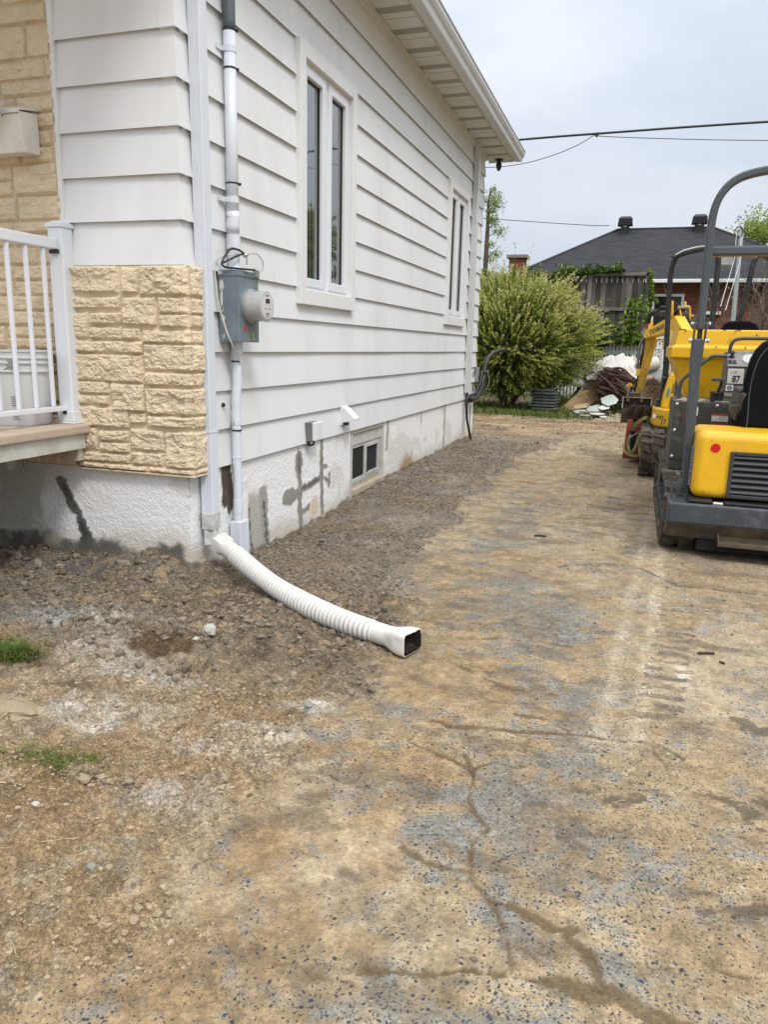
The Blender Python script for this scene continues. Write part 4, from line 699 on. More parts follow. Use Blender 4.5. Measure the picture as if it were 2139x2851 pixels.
MB().prism([(-.699, -.099, 1.19), (-.601, -.099, 1.19), (-.601, -.006, 1.19), (-.699, -.006, 1.19)], (0, 0, .018)).add([(-.699, -.099, 1.208), (-.601, -.099, 1.208), (-.601, -.006, 1.208), (-.699, -.006, 1.208), (-.672, -.075, 1.222), (-.628, -.075, 1.222), (-.628, -.03, 1.222), (-.672, -.03, 1.222)], [(0, 1, 5, 4), (1, 2, 6, 5), (2, 3, 7, 6), (3, 0, 4, 7), (4, 5, 6, 7)]).build('cap', alu, pst)
MB().box(-.708, -.592, -.108, .003, .234, .242).box(-.700, -.600, -.100, -.005, .242, .298).build('base', alu, pst, bevel=.006)
MB().box(-.668, -.632, -1.6, -.093, 1.084, 1.135).build('top_rail', alu, ra, bevel=.006); MB().box(-.664, -.636, -1.6, -.093, .300, .325).build('bottom_rail', alu, ra, bevel=.003)
for k in range(12): MB().box(-.660, -.640, -.178-k*.113-.010, -.178-k*.113+.010, .325, 1.084).build('baluster', alu, ra, bevel=.006)
MB().box(-.675, -.625, -.108, -.094, 1.066, 1.083).box(-.66, -.640, -.106, -.094, .283, .299).build('bracket', M['black'], ra)
bu = thing('pail', (-.835, -.19, .233), 'white plastic pail with ribbed rim on the porch behind the railing', 'pail')
plw = mat('white_plastic', (.58, .60, .61), .4, var=.03)
b_ = MB().lathe((-.835, -.19, .234), (0, 0, 1), [(0, .132), (.006, .136), (.26, .1475), (.262, .158), (.268, .158), (.272, .149), (.300, .150), (.302, .159), (.308, .159), (.312, .1505), (.325, .151), (.327, .159), (.332, .159), (.336, .151), (.355, .152), (.358, .158), (.366, .158), (.366, .149), (.30, .146)], 48).build('body', plw, bu); smooth_by_angle(b_, 50)
MB().tube([(-.75, -.325, .53), (-.80, -.335, .50), (-.90, -.345, .44), (-1.0, -.30, .40)], .0025, 6).box(-.775, -.735, -.332, -.318, .518, .55).build('handle', mat('grey_wire_handle', (.25, .25, .25), .4), bu)
tx = MB(); rd = random.Random(8)
for k in range(9):
    z_ = .375-.011*k-(.02 if k > 4 else 0); an0 = -1.13; 
    if k in (2, 5): pass
    L_ = rd.uniform(.15, .30)
    for j in range(int(L_/.02)): a0 = an0+j*.02; r_l = .1415+(z_-.24)*.045; tx.add([(-.835+r_l*math.cos(q), -.19+r_l*math.sin(q), zz) for q, zz in ((a0, z_), (a0+.014, z_), (a0+.014, z_+.004), (a0, z_+.004))], [(0, 1, 2, 3)])
tx.build('label_print', M['black'], bu, fix=False)
tag(MB().box(-.690, -.676, -.085, -.055, .234, .545).box(-.692, -.675, -.09, -.05, .29, .31).build('orange_case', mat('orange_plastic', (.70, .22, .02), .5, var=.1), bevel=.003), 'narrow orange plastic case standing between the pail and the railing post', 'case')
# ------------------------------------------------------------------ ribbed drain pipe on the soil
def catmull(P, n):
    P = [Vector(p) for p in P]; q = []
    for i in range(len(P)-1):
        a0, a1, a2, a3 = P[max(i-1, 0)], P[i], P[i+1], P[min(i+2, len(P)-1)]
        for s_ in range(n): u = s_/n; q.append(.5*((2*a1)+(-a0+a2)*u+(2*a0-5*a1+4*a2-a3)*u*u+(-a0+3*a1-3*a2+a3)*u**3))
    q.append(P[-1]); return q
path = catmull([(.060, .150, -.372), (.215, .075, -.415), (.345, .0, -.452), (.55, -.135, -.485), (.745, -.262, -.496), (.90, -.350, -.500), (1.06, -.432, -.499), (1.20, -.487, -.499), (1.355, -.540, -.496)], 60)
Ls = [0]
for i in range(1, len(path)): Ls.append(Ls[-1]+(path[i]-path[i-1]).length)
TL = Ls[-1]; dl = .0030; samp = []; i = 0; s_ = 0
while s_ < TL:
    while i < len(Ls)-2 and Ls[i+1] < s_: i += 1
    f_ = (s_-Ls[i])/(Ls[i+1]-Ls[i]); samp.append((s_, path[i].lerp(path[i+1], f_), (path[i+1]-path[i]).normalized())); s_ += dl
mb = MB(); n = 36; vv = []
samp0 = samp; samp = [q for q in samp if q[0] > .085]
for s_, p, t_ in samp:
    sq = sstep(TL-.13, TL-.03, s_); side = Vector((0, 0, 1)).cross(t_).normalized(); upv = t_.cross(side)
    ph = (s_ % .0262)/.0262; rib = abs(math.sin(math.pi*ph))**.7; inr = sstep(.17, .19, s_)*(1-sstep(TL-.20, TL-.18, s_)); nr = .0022*math.sin(2*math.pi*s_/.011)*(1-inr)*sstep(.10, .12, s_)*(1-sstep(TL-.14, TL-.12, s_))
    r = .0385+.0120*rib*inr+.005*(1-inr)+nr+.002*math.sin(s_*9)
    for k in range(n):
        a_ = 2*math.pi*k/n; ca, sa = math.cos(a_), math.sin(a_); e_ = 1/max(abs(ca), abs(sa)); hw, hh = (.050, .036) if s_ < .3 else (.061, .045)
        q = 1/max(abs(ca)/hw, abs(sa)/hh); q = min(q, .96*math.hypot(hw, hh)); rr = r*(1-sq)+q*sq; cr_ = .004*mnoise.noise(Vector((s_*25, a_*2, 2)))*sq
        vv.append(p+side*ca*(rr+cr_)+upv*sa*(rr+cr_))
m_ = len(samp); k0 = len(vv)
for d_, sc2 in ((.0, .94), (.06, .68)):
    s_, p, t_ = samp[-1]; last = vv[(m_-1)*n:m_*n]
    for q in last: vv.append(p+(q-p)*sc2-t_*d_)
fs = [(i*n+k, i*n+(k+1) % n, (i+1)*n+(k+1) % n, (i+1)*n+k) for i in range(m_-1) for k in range(n)]
fs += [((m_-1)*n+k, (m_-1)*n+(k+1) % n, k0+(k+1) % n, k0+k) for k in range(n)]+[tuple(range(n-1, -1, -1))]; inner = [tuple(q) for q in vv[k0:k0+2*n]]; vv = vv[:k0+n]
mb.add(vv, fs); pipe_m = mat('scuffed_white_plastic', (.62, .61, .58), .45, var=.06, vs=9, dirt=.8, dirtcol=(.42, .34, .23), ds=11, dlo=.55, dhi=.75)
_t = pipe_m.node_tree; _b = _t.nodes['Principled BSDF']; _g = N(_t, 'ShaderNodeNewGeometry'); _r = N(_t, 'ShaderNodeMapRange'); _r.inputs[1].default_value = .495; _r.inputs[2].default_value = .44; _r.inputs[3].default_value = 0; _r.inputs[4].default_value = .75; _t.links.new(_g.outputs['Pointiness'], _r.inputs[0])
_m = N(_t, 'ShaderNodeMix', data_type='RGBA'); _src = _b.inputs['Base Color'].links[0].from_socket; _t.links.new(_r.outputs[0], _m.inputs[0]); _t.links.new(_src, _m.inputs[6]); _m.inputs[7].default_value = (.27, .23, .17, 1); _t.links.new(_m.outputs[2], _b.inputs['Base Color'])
dp = thing('drain_pipe', (.6, -.2, -.55), 'ribbed white flexible downspout extension lying across the soil from the corner', 'drain pipe')
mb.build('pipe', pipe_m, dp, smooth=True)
ad = MB(); sect = []
for s_, hw, hh, rd_ in ((.0, .050, .037, 0), (.004, .051, .038, 0), (.075, .050, .037, 0), (.100, .046, .041, .6), (.115, .0445, .0445, 1)):
    q_ = min(samp0, key=lambda z: abs(z[0]-s_)); p, t_ = q_[1], q_[2]; side = Vector((0, 0, 1)).cross(t_).normalized(); upv = t_.cross(side)
    for k in range(24):
        a_ = 2*math.pi*(k+.5)/24; ca, sa = math.cos(a_), math.sin(a_); q2 = min(1/max(abs(ca)/hw, abs(sa)/hh), .97*math.hypot(hw, hh)); r2 = q2*(1-rd_)+.0445*rd_; sect.append(p+side*ca*r2+upv*sa*r2)
ad.add(sect, [(i*24+k, i*24+(k+1) % 24, (i+1)*24+(k+1) % 24, (i+1)*24+k) for i in range(4) for k in range(24)]+[tuple(range(23, -1, -1))])
smooth_by_angle(ad.build('adapter', pipe_m, dp), 30)
s_, p, t_ = samp[-1]; side = Vector((0, 0, 1)).cross(t_).normalized()
MB().add(inner, [(k, (k+1) % n, n+(k+1) % n, n+k) for k in range(n)]+[tuple(range(n, 2*n))]).add([p-t_*.03+side*.05+Vector((0, 0, -.034)), p-t_*.03-side*.05+Vector((0, 0, -.034)), p+t_*.008-side*.045+Vector((0, 0, -.026)), p-t_*.005+side*.045+Vector((0, 0, -.030))], [(0, 1, 2, 3)]).obox(p-t_*.03+side*.050, p+t_*.012+side*.044, (0, 0, .028), side*.0015).build('mouth_shade', mat('mouth_shade_tone', (.03, .024, .018), .6), dp)  # shade inside the white outlet, put into the colour as near-black walls
# ------------------------------------------------------------------ small things lying in the near yard
def rock(x_, y_, r, seed, m_, label, group=None, sz=(1, .85, .65), cat='stone', name='rock'):
    z_ = gz(x_, y_); mb = MB().blob((x_, y_, z_+r*sz[2]*.55), (r*sz[0], r*sz[1], r*sz[2]), 2, .20, seed); o = mb.build(name, m_, smooth=False); return tag(o, label, cat, group)
rk_w = mat('white_stone', (.46, .45, .42), .8, var=.12, vs=20, bump=.5, bs=70, dirt=.6, dirtcol=(.28, .25, .2), ds=30); rk_t = mat('tan_pebble', (.30, .235, .155), .9, var=.15, vs=30, bump=.5, bs=90); rk_g = mat('grey_pebble', (.24, .23, .21), .9, var=.2, vs=30, bump=.5, bs=90)
rock(.508, -.668, .030, 11, rk_w, 'whitish angular stone beside the dark brown damp patch', sz=(1, .8, 1.0))
rock(.515, -.78, .014, 12, rk_w, 'small pale stone at the lower right rim of the damp patch')
for k, (x_, y_, r, l) in enumerate([(.755, -1.735, .020, 'largest flat tan stone of the pile right of the grass tuft'), (.775, -1.690, .017, 'upper squarish tan stone of the pile right of the grass tuft'), (.812, -1.705, .010, 'small tan stone at the right end of the pile by the grass tuft')]): rock(x_, y_, r, 20+k, rk_t, l, 'stones beside the grass tuft')
rock(.795, -1.715, .009, 24, mat('purple_pebble', (.14, .06, .07), .8), 'tiny dark purple stone among the tan stones by the grass tuft')
rd = random.Random(5)
for k, (x_, y_, r, l) in enumerate([(1.185, -2.085, .011, 'leftmost upper tan pebble of the near pebble cluster'), (1.20, -2.12, .013, 'largest grey tan pebble of the near pebble cluster'), (1.235, -2.085, .012, 'squarish tan pebble at the right of the near pebble cluster'), (1.255, -2.075, .011, 'flat tan pebble at the far right of the near pebble cluster'), (1.225, -2.125, .009, 'lowest right pebble of the near pebble cluster'), (1.195, -2.145, .008, 'lowest left pebble of the near pebble cluster')]): rock(x_, y_, r, 40+k, rk_t, l, 'near pebble cluster')
for k, (x_, y_, r, m_, l) in enumerate([(1.165, -1.135, .014, rk_g, 'pale grey stone at the tip of the white chalk smear'), (1.06, -2.02, .011, rk_t, 'lone tan pebble left of the near pebble cluster'), (1.02, -2.03, .013, rk_g, 'dark grey oval pebble in the near clay'), (.98, -2.30, .013, rk_t, 'round tan pebble on clay near the lower left'), (1.28, -1.90, .010, rk_g, 'flat grey pebble near the edge of the asphalt'), (1.19, -2.17, .008, rk_t, 'slim tan pebble below the near pebble cluster'), (.70, -1.86, .014, rk_w, 'pale flat stone below the grass tuft'), (1.12, -1.10, .009, rk_t, 'small orange tan pebble above the chalk smear')]): rock(x_, y_, r, 60+k, m_, l)
# slab of stone at the left edge of view
z_ = gz(.30, -1.5); o = MB().blob((.24, -1.47, z_+.010), (.17, .060, .026), 3, .22, 77).build('stone_slab', mat('flat_clay_stone', (.30, .24, .16), .95, var=.15, vs=12, bump=.6, bs=60), smooth=False); tag(o, 'long flat tan slab of stone half sunk at the left edge', 'stone')
# grass
grm = rndmat('grass_blades', [(0, (.035, .07, .012)), (1, (.28, .27, .09)), (.6, (.11, .19, .035))], .6, bump=0, trans=.25)
def grass(name, region, n, hmin, hmax, seed, label, wd=.0022, lean=.6, zf=gheight):
    rd = np.random.default_rng(seed); pts = region(rd, n); k = len(pts); z0 = zf(pts[:, 0], pts[:, 1]); an = rd.random(k)*6.283; h = rd.uniform(hmin, hmax, k); ln_ = rd.uniform(.1, lean, k)*h; w_ = wd*rd.uniform(.7, 1.3, k)
    d = np.stack([np.cos(an), np.sin(an), 0*an], 1); s = np.stack([-np.sin(an), np.cos(an), 0*an], 1); b = np.stack([pts[:, 0], pts[:, 1], z0-.003], 1)
    v = []
    for tt_, ww in ((0, 1), (.5, .8), (1, .08)):
        c_ = b+d*(ln_*tt_**1.8)[:, None]; c_[:, 2] += h*tt_*(1-.25*tt_*lean); v += [c_-s*(w_*ww)[:, None], c_+s*(w_*ww)[:, None]]
    v = np.stack(v, 1).reshape(-1, 3); f = [];
    base = (np.arange(k)*6)[:, None]; f = np.concatenate([base+np.array([[0, 1, 3, 2]]), base+np.array([[2, 3, 5, 4]])], 1).reshape(-1, 4)
    me = bpy.data.meshes.new(name); me.from_pydata(v.tolist(), [], f.tolist()); at = me.attributes.new('rnd', 'FLOAT', 'FACE'); at.data.foreach_set('value', np.repeat(rd.random(k), 2).astype(np.float32)); me.materials.append(grm)
    o = bpy.data.objects.new(name, me); sc.collection.objects.link(o); return tag(o, label, 'grass', kind='stuff')
def gauss(cx, cy, sx, sy): return lambda rd, n: np.stack([rd.normal(cx, sx, n), rd.normal(cy, sy, n)], 1)
grass('grass', gauss(-.10, -1.13, .055, .03), 1100, .03, .085, 1, 'bright green grass tuft at the left edge of the yard', .0015, 1.7)
grass('grass', gauss(.60, -1.69, .055, .028), 420, .015, .05, 2, 'thin straggly grass tuft in the near clay', .0010, 2.4)
grass('grass', gauss(.70, -1.64, .02, .012), 60, .02, .04, 3, 'tiny grass sprig right of the thin tuft', .0013, 1.5)
grass('grass', lambda rd, n: np.stack([rd.uniform(-1.4, 1.45, n), 10.7+rd.random(n)**1.5*1.6+.25*np.sin(rd.random(n)*6)], 1), 5200, .04, .16, 4, 'strip of rough grass below the big willow shrub', .006, .9)
grass('grass', lambda rd, n: np.stack([rd.uniform(.5, 2.2, n), rd.uniform(11.6, 13.8, n)], 1), 3000, .06, .22, 5, 'weeds growing in front of the white fence', .008, .9)
# straw and twigs
tw = MB(); rd = random.Random(9)
for k in range(70):
    if k < 34: x_, y_, L_ = rd.uniform(.1, 1.3), rd.uniform(-2.4, -.9), rd.uniform(.015, .05)
    else: x_, y_, L_ = rd.uniform(.9, 2.9), rd.uniform(-1.8, 4), rd.uniform(.01, .04)
    a_ = rd.uniform(0, 3.14); x2, y2 = x_+L_*math.cos(a_), y_+L_*math.sin(a_); tw.tube([(x_, y_, gz(x_, y_)+.003), ((x_+x2)/2, (y_+y2)/2+.003, gz((x_+x2)/2, (y_+y2)/2)+.006), (x2, y2, gz(x2, y2)+.003)], .0007, 4)
tag(tw.build('straw', mat('dry_straw', (.50, .42, .26), .8)), 'wisps of dry straw scattered over the clay', 'straw', kind='stuff')
for k, (pts, r, l) in enumerate([([(.52, -1.83), (.60, -1.80), (.70, -1.785)], .0022, 'dry stalk lying below the thin grass tuft'), ([(.83, -1.98), (.89, -1.93), (.95, -1.90)], .0012, 'pale straw stalk on the clay at middle left'), ([(2.452, -.105), (2.49, -.09), (2.515, -.085)], .006, 'dark twig lying on the driveway near the dumper tracks'), ([(2.53, -.165), (2.545, -.18)], .005, 'short dark twig right of the lug prints'), ([(1.565, 1.64), (1.60, 1.66), (1.64, 1.65)], .007, 'small dark clod of bark in the middle of the driveway')]):
    tag(MB().tube([(a_, b_, gz(a_, b_)+r) for a_, b_ in pts], [r]*len(pts), 6).build('twig', mat('dark_twig', (.05, .035, .025), .9) if k > 1 else mat('pale_straw', (.45, .36, .22), .8)), l, 'twig')
# ------------------------------------------------------------------ tracked dumper in the foreground (its rear end is seen)
def mir(x): return 5.90-x
def track(root, x0, x1, y0, y1, z0, z1, pitch=.075, name='track'):
    """rubber belt: a loop with chevron lugs, wheels inside"""
    r = (z1-z0)/2; zc = (z0+z1)/2; pts = []; n = 14
    ya, yb = y0+r, y1-r
    for k in range(n+1): a = math.pi/2+math.pi*k/n; pts.append((ya+r*math.cos(a), zc+r*math.sin(a)))
    for k in range(n+1): a = -math.pi/2+math.pi*k/n; pts.append((yb+r*math.cos(a), zc+r*math.sin(a)))
    P = [Vector((0, a, b)) for a, b in pts]; P.append(P[0]); L = [0]
    for i in range(1, len(P)): L.append(L[-1]+(P[i]-P[i-1]).length)
    def at(s):
        s %= L[-1]
        for i in range(len(L)-1):
            if L[i+1] >= s: f_ = (s-L[i])/max(1e-9, L[i+1]-L[i]); return P[i].lerp(P[i+1], f_), (P[i+1]-P[i]).normalized()
    mb = MB(); N_ = 90; th = .022
    for i in range(N_):
        p, t_ = at(L[-1]*i/N_); q, t2 = at(L[-1]*(i+1)/N_); n1 = Vector((0, t_.z, -t_.y)); n2 = Vector((0, t2.z, -t2.y))
        if n1.dot(p-Vector((0, (y0+y1)/2, zc))) < 0 and abs(p.y-(y0+y1)/2) > 1e-3: pass
        c1 = Vector((0, (ya if p.y < ya else (yb if p.y > yb else p.y)), zc)); c2 = Vector((0, (ya if q.y < ya else (yb if q.y > yb else q.y)), zc))
        i1 = (c1-p).normalized(); i2 = (c2-q).normalized()
        mb.add([(x0+.004, *p.yz), (x1-.004, *p.yz), (x0+.004, *q.yz), (x1-.004, *q.yz), (x0+.004, *(p+i1*th).yz), (x1-.004, *(p+i1*th).yz), (x0+.004, *(q+i2*th).yz), (x1-.004, *(q+i2*th).yz)], [(0, 1, 3, 2), (4, 6, 7, 5), (0, 2, 6, 4), (1, 5, 7, 3)])
    o = mb.build(name, M['rubber'], root)
    lg = MB(); m_ = int(L[-1]/pitch)
    for i in range(m_):
        for sgn, xa, xb, off in ((0, x0, (x0+x1)/2-.012, 0), (1, (x0+x1)/2+.012, x1, .5)):
            p, t_ = at(L[-1]*(i+off)/m_); cc = Vector((0, (ya if p.y < ya else (yb if p.y > yb else p.y)), zc)); nn = (p-cc).normalized(); w1, w2 = pitch*.30, pitch*.20
            sh = .35*pitch*(1 if sgn else -1)
            def pt_(x_, u, h, s_): q = p+t_*(u+s_)+nn*h; return (x_, q.y, q.z)
            lg.add([pt_(xa, -w1, -.002, 0 if not sgn else -sh), pt_(xb, -w1, -.002, -sh if not sgn else 0), pt_(xb, w1, -.002, -sh if not sgn else 0), pt_(xa, w1, -.002, 0 if not sgn else -sh),
                    pt_(xa+.004, -w2, .017, 0 if not sgn else -sh), pt_(xb-.004, -w2, .017, -sh if not sgn else 0), pt_(xb-.004, w2, .017, -sh if not sgn else 0), pt_(xa+.004, w2, .017, 0 if not sgn else -sh)],
                   [(0, 1, 5, 4), (1, 2, 6, 5), (2, 3, 7, 6), (3, 0, 4, 7), (4, 5, 6, 7)])
    lg.build('lugs', M['rubber'], o, bevel=.003)
    for yc, rr in ((ya, r-.03), (yb, r-.03)): MB().lathe((x0+.03, yc, zc), (1, 0, 0), [(0, rr*.9), (.01, rr), (x1-x0-.07, rr), (x1-x0-.06, rr*.9)], 24).build('wheel', M['charcoal'], o)
    k = max(2, int((yb-ya)/.28))
    for i in range(k): yc = ya+(yb-ya)*(i+.5)/k; MB().lathe((x0+.02, yc, z0+.085), (1, 0, 0), [(0, .045), (.01, .055), (x1-x0-.05, .055), (x1-x0-.04, .045)], 16).build('roller', M['charcoal'], o)
    return o
DU = thing('tracked_dumper', (2.95, 2.4, -.55), 'yellow and charcoal tracked dumper with roll hoop and black seat, seen from behind', 'tracked dumper')
track(DU, 2.342, 2.545, 1.60, 3.75, -.545, -.155); track(DU, mir(2.545), mir(2.342), 1.60, 3.75, -.545, -.155)
MB().box(2.55, mir(2.55), 1.535, 3.70, -.505, -.30).build('belly_shade_block', M['dark'], DU)  # added dark block: fills the gap so the shade under the dumper goes black
MB().box(2.56, mir(2.56), 1.75, 3.7, -.42, -.16).build('undercarriage_frame', M['charcoal'], DU, bevel=.01)
bump_m = mat('scuffed_bumper', (.045, .055, .066), .4, var=.15, vs=5, dirt=.8, dirtcol=(.17, .18, .185), ds=9, dlo=.56, dhi=.8)
MB().prism([(2.362, 1.45, -.212), (2.362, 1.45, -.325), (2.357, 1.515, -.425), (2.357, 1.80, -.425), (2.362, 1.80, -.212)], (1.176, 0, 0)).build('rear_bumper', bump_m, DU, bevel=.014, seg=3)
MB().prism([(2.366, 1.463, -.334), (2.361, 1.520, -.427), (2.361, 1.52, -.431), (2.366, 1.456, -.338)], (1.168, 0, 0)).build('muddy_underside', mat('muddy_brown', (.05, .042, .03), .9, var=.3, vs=12, dirt=.5, dirtcol=(.2, .15, .09), ds=9), DU)
tow = MB().box(2.655, 3.245, 1.44, 1.56, -.455, -.43); tow.box(2.66, 3.24, 1.50, 1.512, -.44, -.36).add([(2.655, 1.50, -.37), (2.655, 1.44, -.45), (2.655, 1.51, -.45), (2.665, 1.50, -.37), (2.665, 1.44, -.45), (2.665, 1.51, -.45)], [(0, 1, 2), (3, 5, 4), (0, 3, 4, 1), (1, 4, 5, 2), (0, 2, 5, 3)])
tow.build('tow_plate', mat('muddy_plate', (.085, .066, .042), .9, var=.3, vs=14), DU, bevel=.004)
MB().lathe((2.80, 1.50, -.4545), (0, -.4, 1), [(0, .026), (.026, .026)], 18).build('tow_hole', M['dark'], DU)
# engine cover
hood = MB().box(2.482, mir(2.482), 1.52, 2.02, -.186, .214).build('engine_cover', M['yellow'], DU, bevel=.055, seg=6); smooth = hood
MB().box(2.470, 2.605, 1.470, 1.60, -.210, -.187).box(2.668, 3.43, 1.470, 1.60, -.212, -.190).build('rubber_seal', M['black'], DU, bevel=.008)
MB().lathe((2.612, 1.475, -.205), (1, 0, 0), [(0, .009), (.048, .009)], 14).lathe((2.628, 1.475, -.205), (1, 0, 0), [(0, .0105), (.002, .0105)], 14).box(2.608, 2.664, 1.476, 1.50, -.213, -.197).build('hinge', M['steel'], DU)
MB().lathe((2.592, 1.5195, .118), (0, -1, 0), [(0, .0265), (.003, .0265), (.004, .024)], 32).build('reflector', M['red'], DU)
gf = mat('grille_plastic', (.035, .038, .045), .35, var=.05)
gr = frame(MB(), 2.676, 3.224, -.172, .104, .022, 1.502, 1.520); gr.v = [(b, a, c_) for a, b, c_ in gr.v]; gr = gr.build('grille', gf, DU, bevel=.005)
MB().box(2.69, 3.21, 1.5185, 1.5195, -.16, .09).build('grille_backing', M['dark'], gr)
sl_ = MB()
for k in range(7): z_ = -.143+k*.0345; sl_.prism([(2.695, 1.503, z_), (2.695, 1.503, z_+.006), (2.695, 1.5175, z_+.022), (2.695, 1.5175, z_+.014)], (.51, 0, 0))
sl_.build('louvre', gf, gr, bevel=.0015)
sg = MB()
for k in range(12): z_ = -.125+k*.020; sg.prism([(2.4815, 1.57+.004*(k % 2), z_), (2.470, 1.57, z_+.004), (2.4815, 1.57, z_+.019)], (0, .22, 0))
sg.build('side_vent', mat('grey_vent', (.17, .18, .18), .6, var=.3, vs=20), hood)
rs = MB(); rd = random.Random(2)
for k in range(26): x_ = 2.52+rd.random()**2*.22; z_ = -.170+rd.random()**3*.03; s_ = rd.uniform(.0015, .008 if x_ < 2.57 else .003); rs.add([(x_, 1.5188, z_), (x_+s_, 1.5188, z_-.001), (x_+s_*.8, 1.5188, z_+.0025), (x_+.001, 1.5188, z_+.0015)], [(0, 1, 2, 3)])
for x_, z_ in ((2.548, -.04), (2.566, .155), (2.676, .02)): rs.add([(x_, 1.5188, z_), (x_+.0015, 1.5188, z_), (x_+.002, 1.5188, z_+.010), (x_, 1.5188, z_+.009)], [(0, 1, 2, 3)])
rs.build('rust_chips', mat('rust', (.10, .035, .012), .8), hood)
# roll hoop
cp = M['charcoal']
def arch_side(sx):
    q = (lambda x: x) if sx > 0 else mir
    o = MB(); y0, y1 = 1.67, 1.735
    pr = [(q(2.440), -.215), (q(2.488), -.215), (q(2.476), .50), (q(2.474), .565), (q(2.479), .60), (q(2.480), .742), (q(2.410), .742), (q(2.410), .60), (q(2.416), .565), (q(2.418), .50)]
    o.prism([(a, y0, b) for a, b in pr], (0, y1-y0, 0)); return o.build('hoop_post', cp, DU, bevel=.008)
for s_ in (1, -1): arch_side(s_)
arc = [(2.450, .80), (2.449, 1.0), (2.4475, 1.25), (2.447, 1.36), (2.450, 1.43), (2.461, 1.495), (2.484, 1.551), (2.522, 1.600), (2.575, 1.635), (2.64, 1.655), (2.72, 1.668), (2.82, 1.675), (2.95, 1.676)]
arc = [(a, b) for a, b in arc]+[(mir(a), b) for a, b in arc[-2::-1]]
pp = catmull([(a, 1.70, b) for a, b in arc], 5)
cs = .009; sc_ = [(-.030, -.0215+cs), (-.030+cs, -.0215), (.030-cs, -.0215), (.030, -.0215+cs), (.030, .0215-cs), (.030-cs, .0215), (-.030+cs, .0215), (-.030, .0215-cs)]
MB().sweep(pp, sc_, (0, 1, 0)).build('roll_hoop', mat('hoop_paint', (.062, .072, .082), .38, var=.08, vs=6, dirt=.3, dirtcol=(.2, .2, .19), ds=12, dlo=.6, dhi=.8), DU)
for q in ((lambda x: x), mir):
    for a_, b_ in ((2.413, 2.423), (2.476, 2.486)): MB().box(q(a_), q(b_), 1.675, 1.73, .74, .865).build('hinge_plate', cp, DU, bevel=.003)
    MB().box(q(2.437), q(2.463), 1.69, 1.715, .742, .80).build('tongue', M['black'], DU)
    MB().lathe((q(2.392), 1.70, .732), (1 if q(0) == 0 else -1, 0, 0), [(0, .012), (.008, .014), (.016, .014), (.1, .010), (.105, .014), (.113, .014), (.118, .008)], 12).lathe((q(2.395), 1.70, .83), (1 if q(0) == 0 else -1, 0, 0), [(0, .010), (.016, .010), (.095, .008), (.10, .012), (.11, .010)], 10).build('bolt', M['steel'], DU)
    MB().box(q(2.405), q(2.489), 1.66, 1.745, -.225, -.19).build('post_foot', cp, DU, bevel=.006)
MB().sweep([(2.472, 1.76, 1.245), (mir(2.472), 1.76, 1.245)], [(-.03, -.026), (.022, -.026), (.030, -.016), (.030, .014), (.018, .028), (-.03, .028)], (0, -1, 0)).build('crossbar', mat('bar_paint', (.075, .088, .10), .3, var=.06), DU)
# left shelf, lifting lug and side box
fm_ = mat('grit_covered_steel', (.16, .16, .155), .8, var=.35, vs=45, bump=.4, bs=90, dirt=.5, dirtcol=(.3, .28, .24), ds=25)
for q in ((lambda x: x), mir): MB().prism([(q(2.362), 1.62, -.215), (q(2.50), 1.62, -.215), (q(2.50), 2.36, -.135), (q(2.368), 2.36, -.135)], (0, 0, -.03)).build('fender', fm_, DU)
MB().tube([(2.383, 1.60, -.215), (2.379, 1.60, -.16), (2.388, 1.60, -.13), (2.428, 1.60, -.095), (2.438, 1.60, -.10)], .008, 8, flat=(0, 1, 0)).tube([(2.413, 1.60, -.13), (2.414, 1.60, -.21)], .006, 8).prism([(2.388, 1.592, -.128), (2.430, 1.592, -.088), (2.436, 1.592, -.12), (2.402, 1.592, -.137)], (0, .016, 0)).box(2.376, 2.47, 1.58, 1.66, -.222, -.209).build('lifting_lug', cp, DU)
sb = MB().box(2.378, mir(2.378), 2.30, 2.92, -.135, .335).build('side_box', M['dustysteel'], DU, bevel=.006)
MB().box(2.377, 2.47, 2.298, 2.302, -.066, -.062).build('seam', M['dark'], sb)
bo = MB()
for x_, z_ in ((2.396, .315), (2.396, .137), (2.396, -.045), (2.650, .315)): bo.lathe((x_, 2.30, z_), (0, -1, 0), [(0, .011), (.004, .011), (.008, .006)], 12)
bo.build('bolt_heads', M['steel'], sb)
MB().box(2.512, 2.534, 2.2965, 2.2995, .243, .300).build('tag', M['white'], sb); MB().box(2.520, 2.523, 2.2955, 2.2965, .250, .258).build('tag_print', M['black'], sb)
MB().box(2.436, 2.443, 2.288, 2.300, .20, .275).build('latch', mat('faded_red_handle', (.18, .03, .025), .6), sb)
MB().box(2.624, 2.726, 2.2965, 2.2995, .210, .258).build('warning_label', M['white'], sb); lr_ = mat('label_red', (.40, .03, .03), .5); MB().box(2.624, 2.726, 2.2955, 2.2965, .2485, .258).build('label_band', lr_, sb); MB().box(2.622, 2.722, 2.2965, 2.2992, .180, .194).build('red_label', lr_, sb)
lp = MB().tube([(2.645+.013*math.cos(a*.4), 2.2955, .229+.013*math.sin(a*.4)) for a in range(16)], .0012, 4)
for k in range(5): lp.box(2.672, 2.672+(.045 if k % 2 == 0 else .036), 2.2955, 2.2965, .2425-k*.0062, .2440-k*.0062)
lp.box(2.668, 2.669, 2.2955, 2.2965, .213, .246); lp.build('label_print', mat('print_dark', (.08, .05, .05), .6), sb)
mu = MB(); rd = random.Random(6)
for k in range(34): x_ = 2.40+rd.random()*.42; mu.blob((x_, 2.33+rd.random()*.2, .338), (rd.uniform(.012, .04), rd.uniform(.02, .05), rd.uniform(.005, .014)), 1, .4, k)
mu.build('mud_on_box', M['mud'], sb)
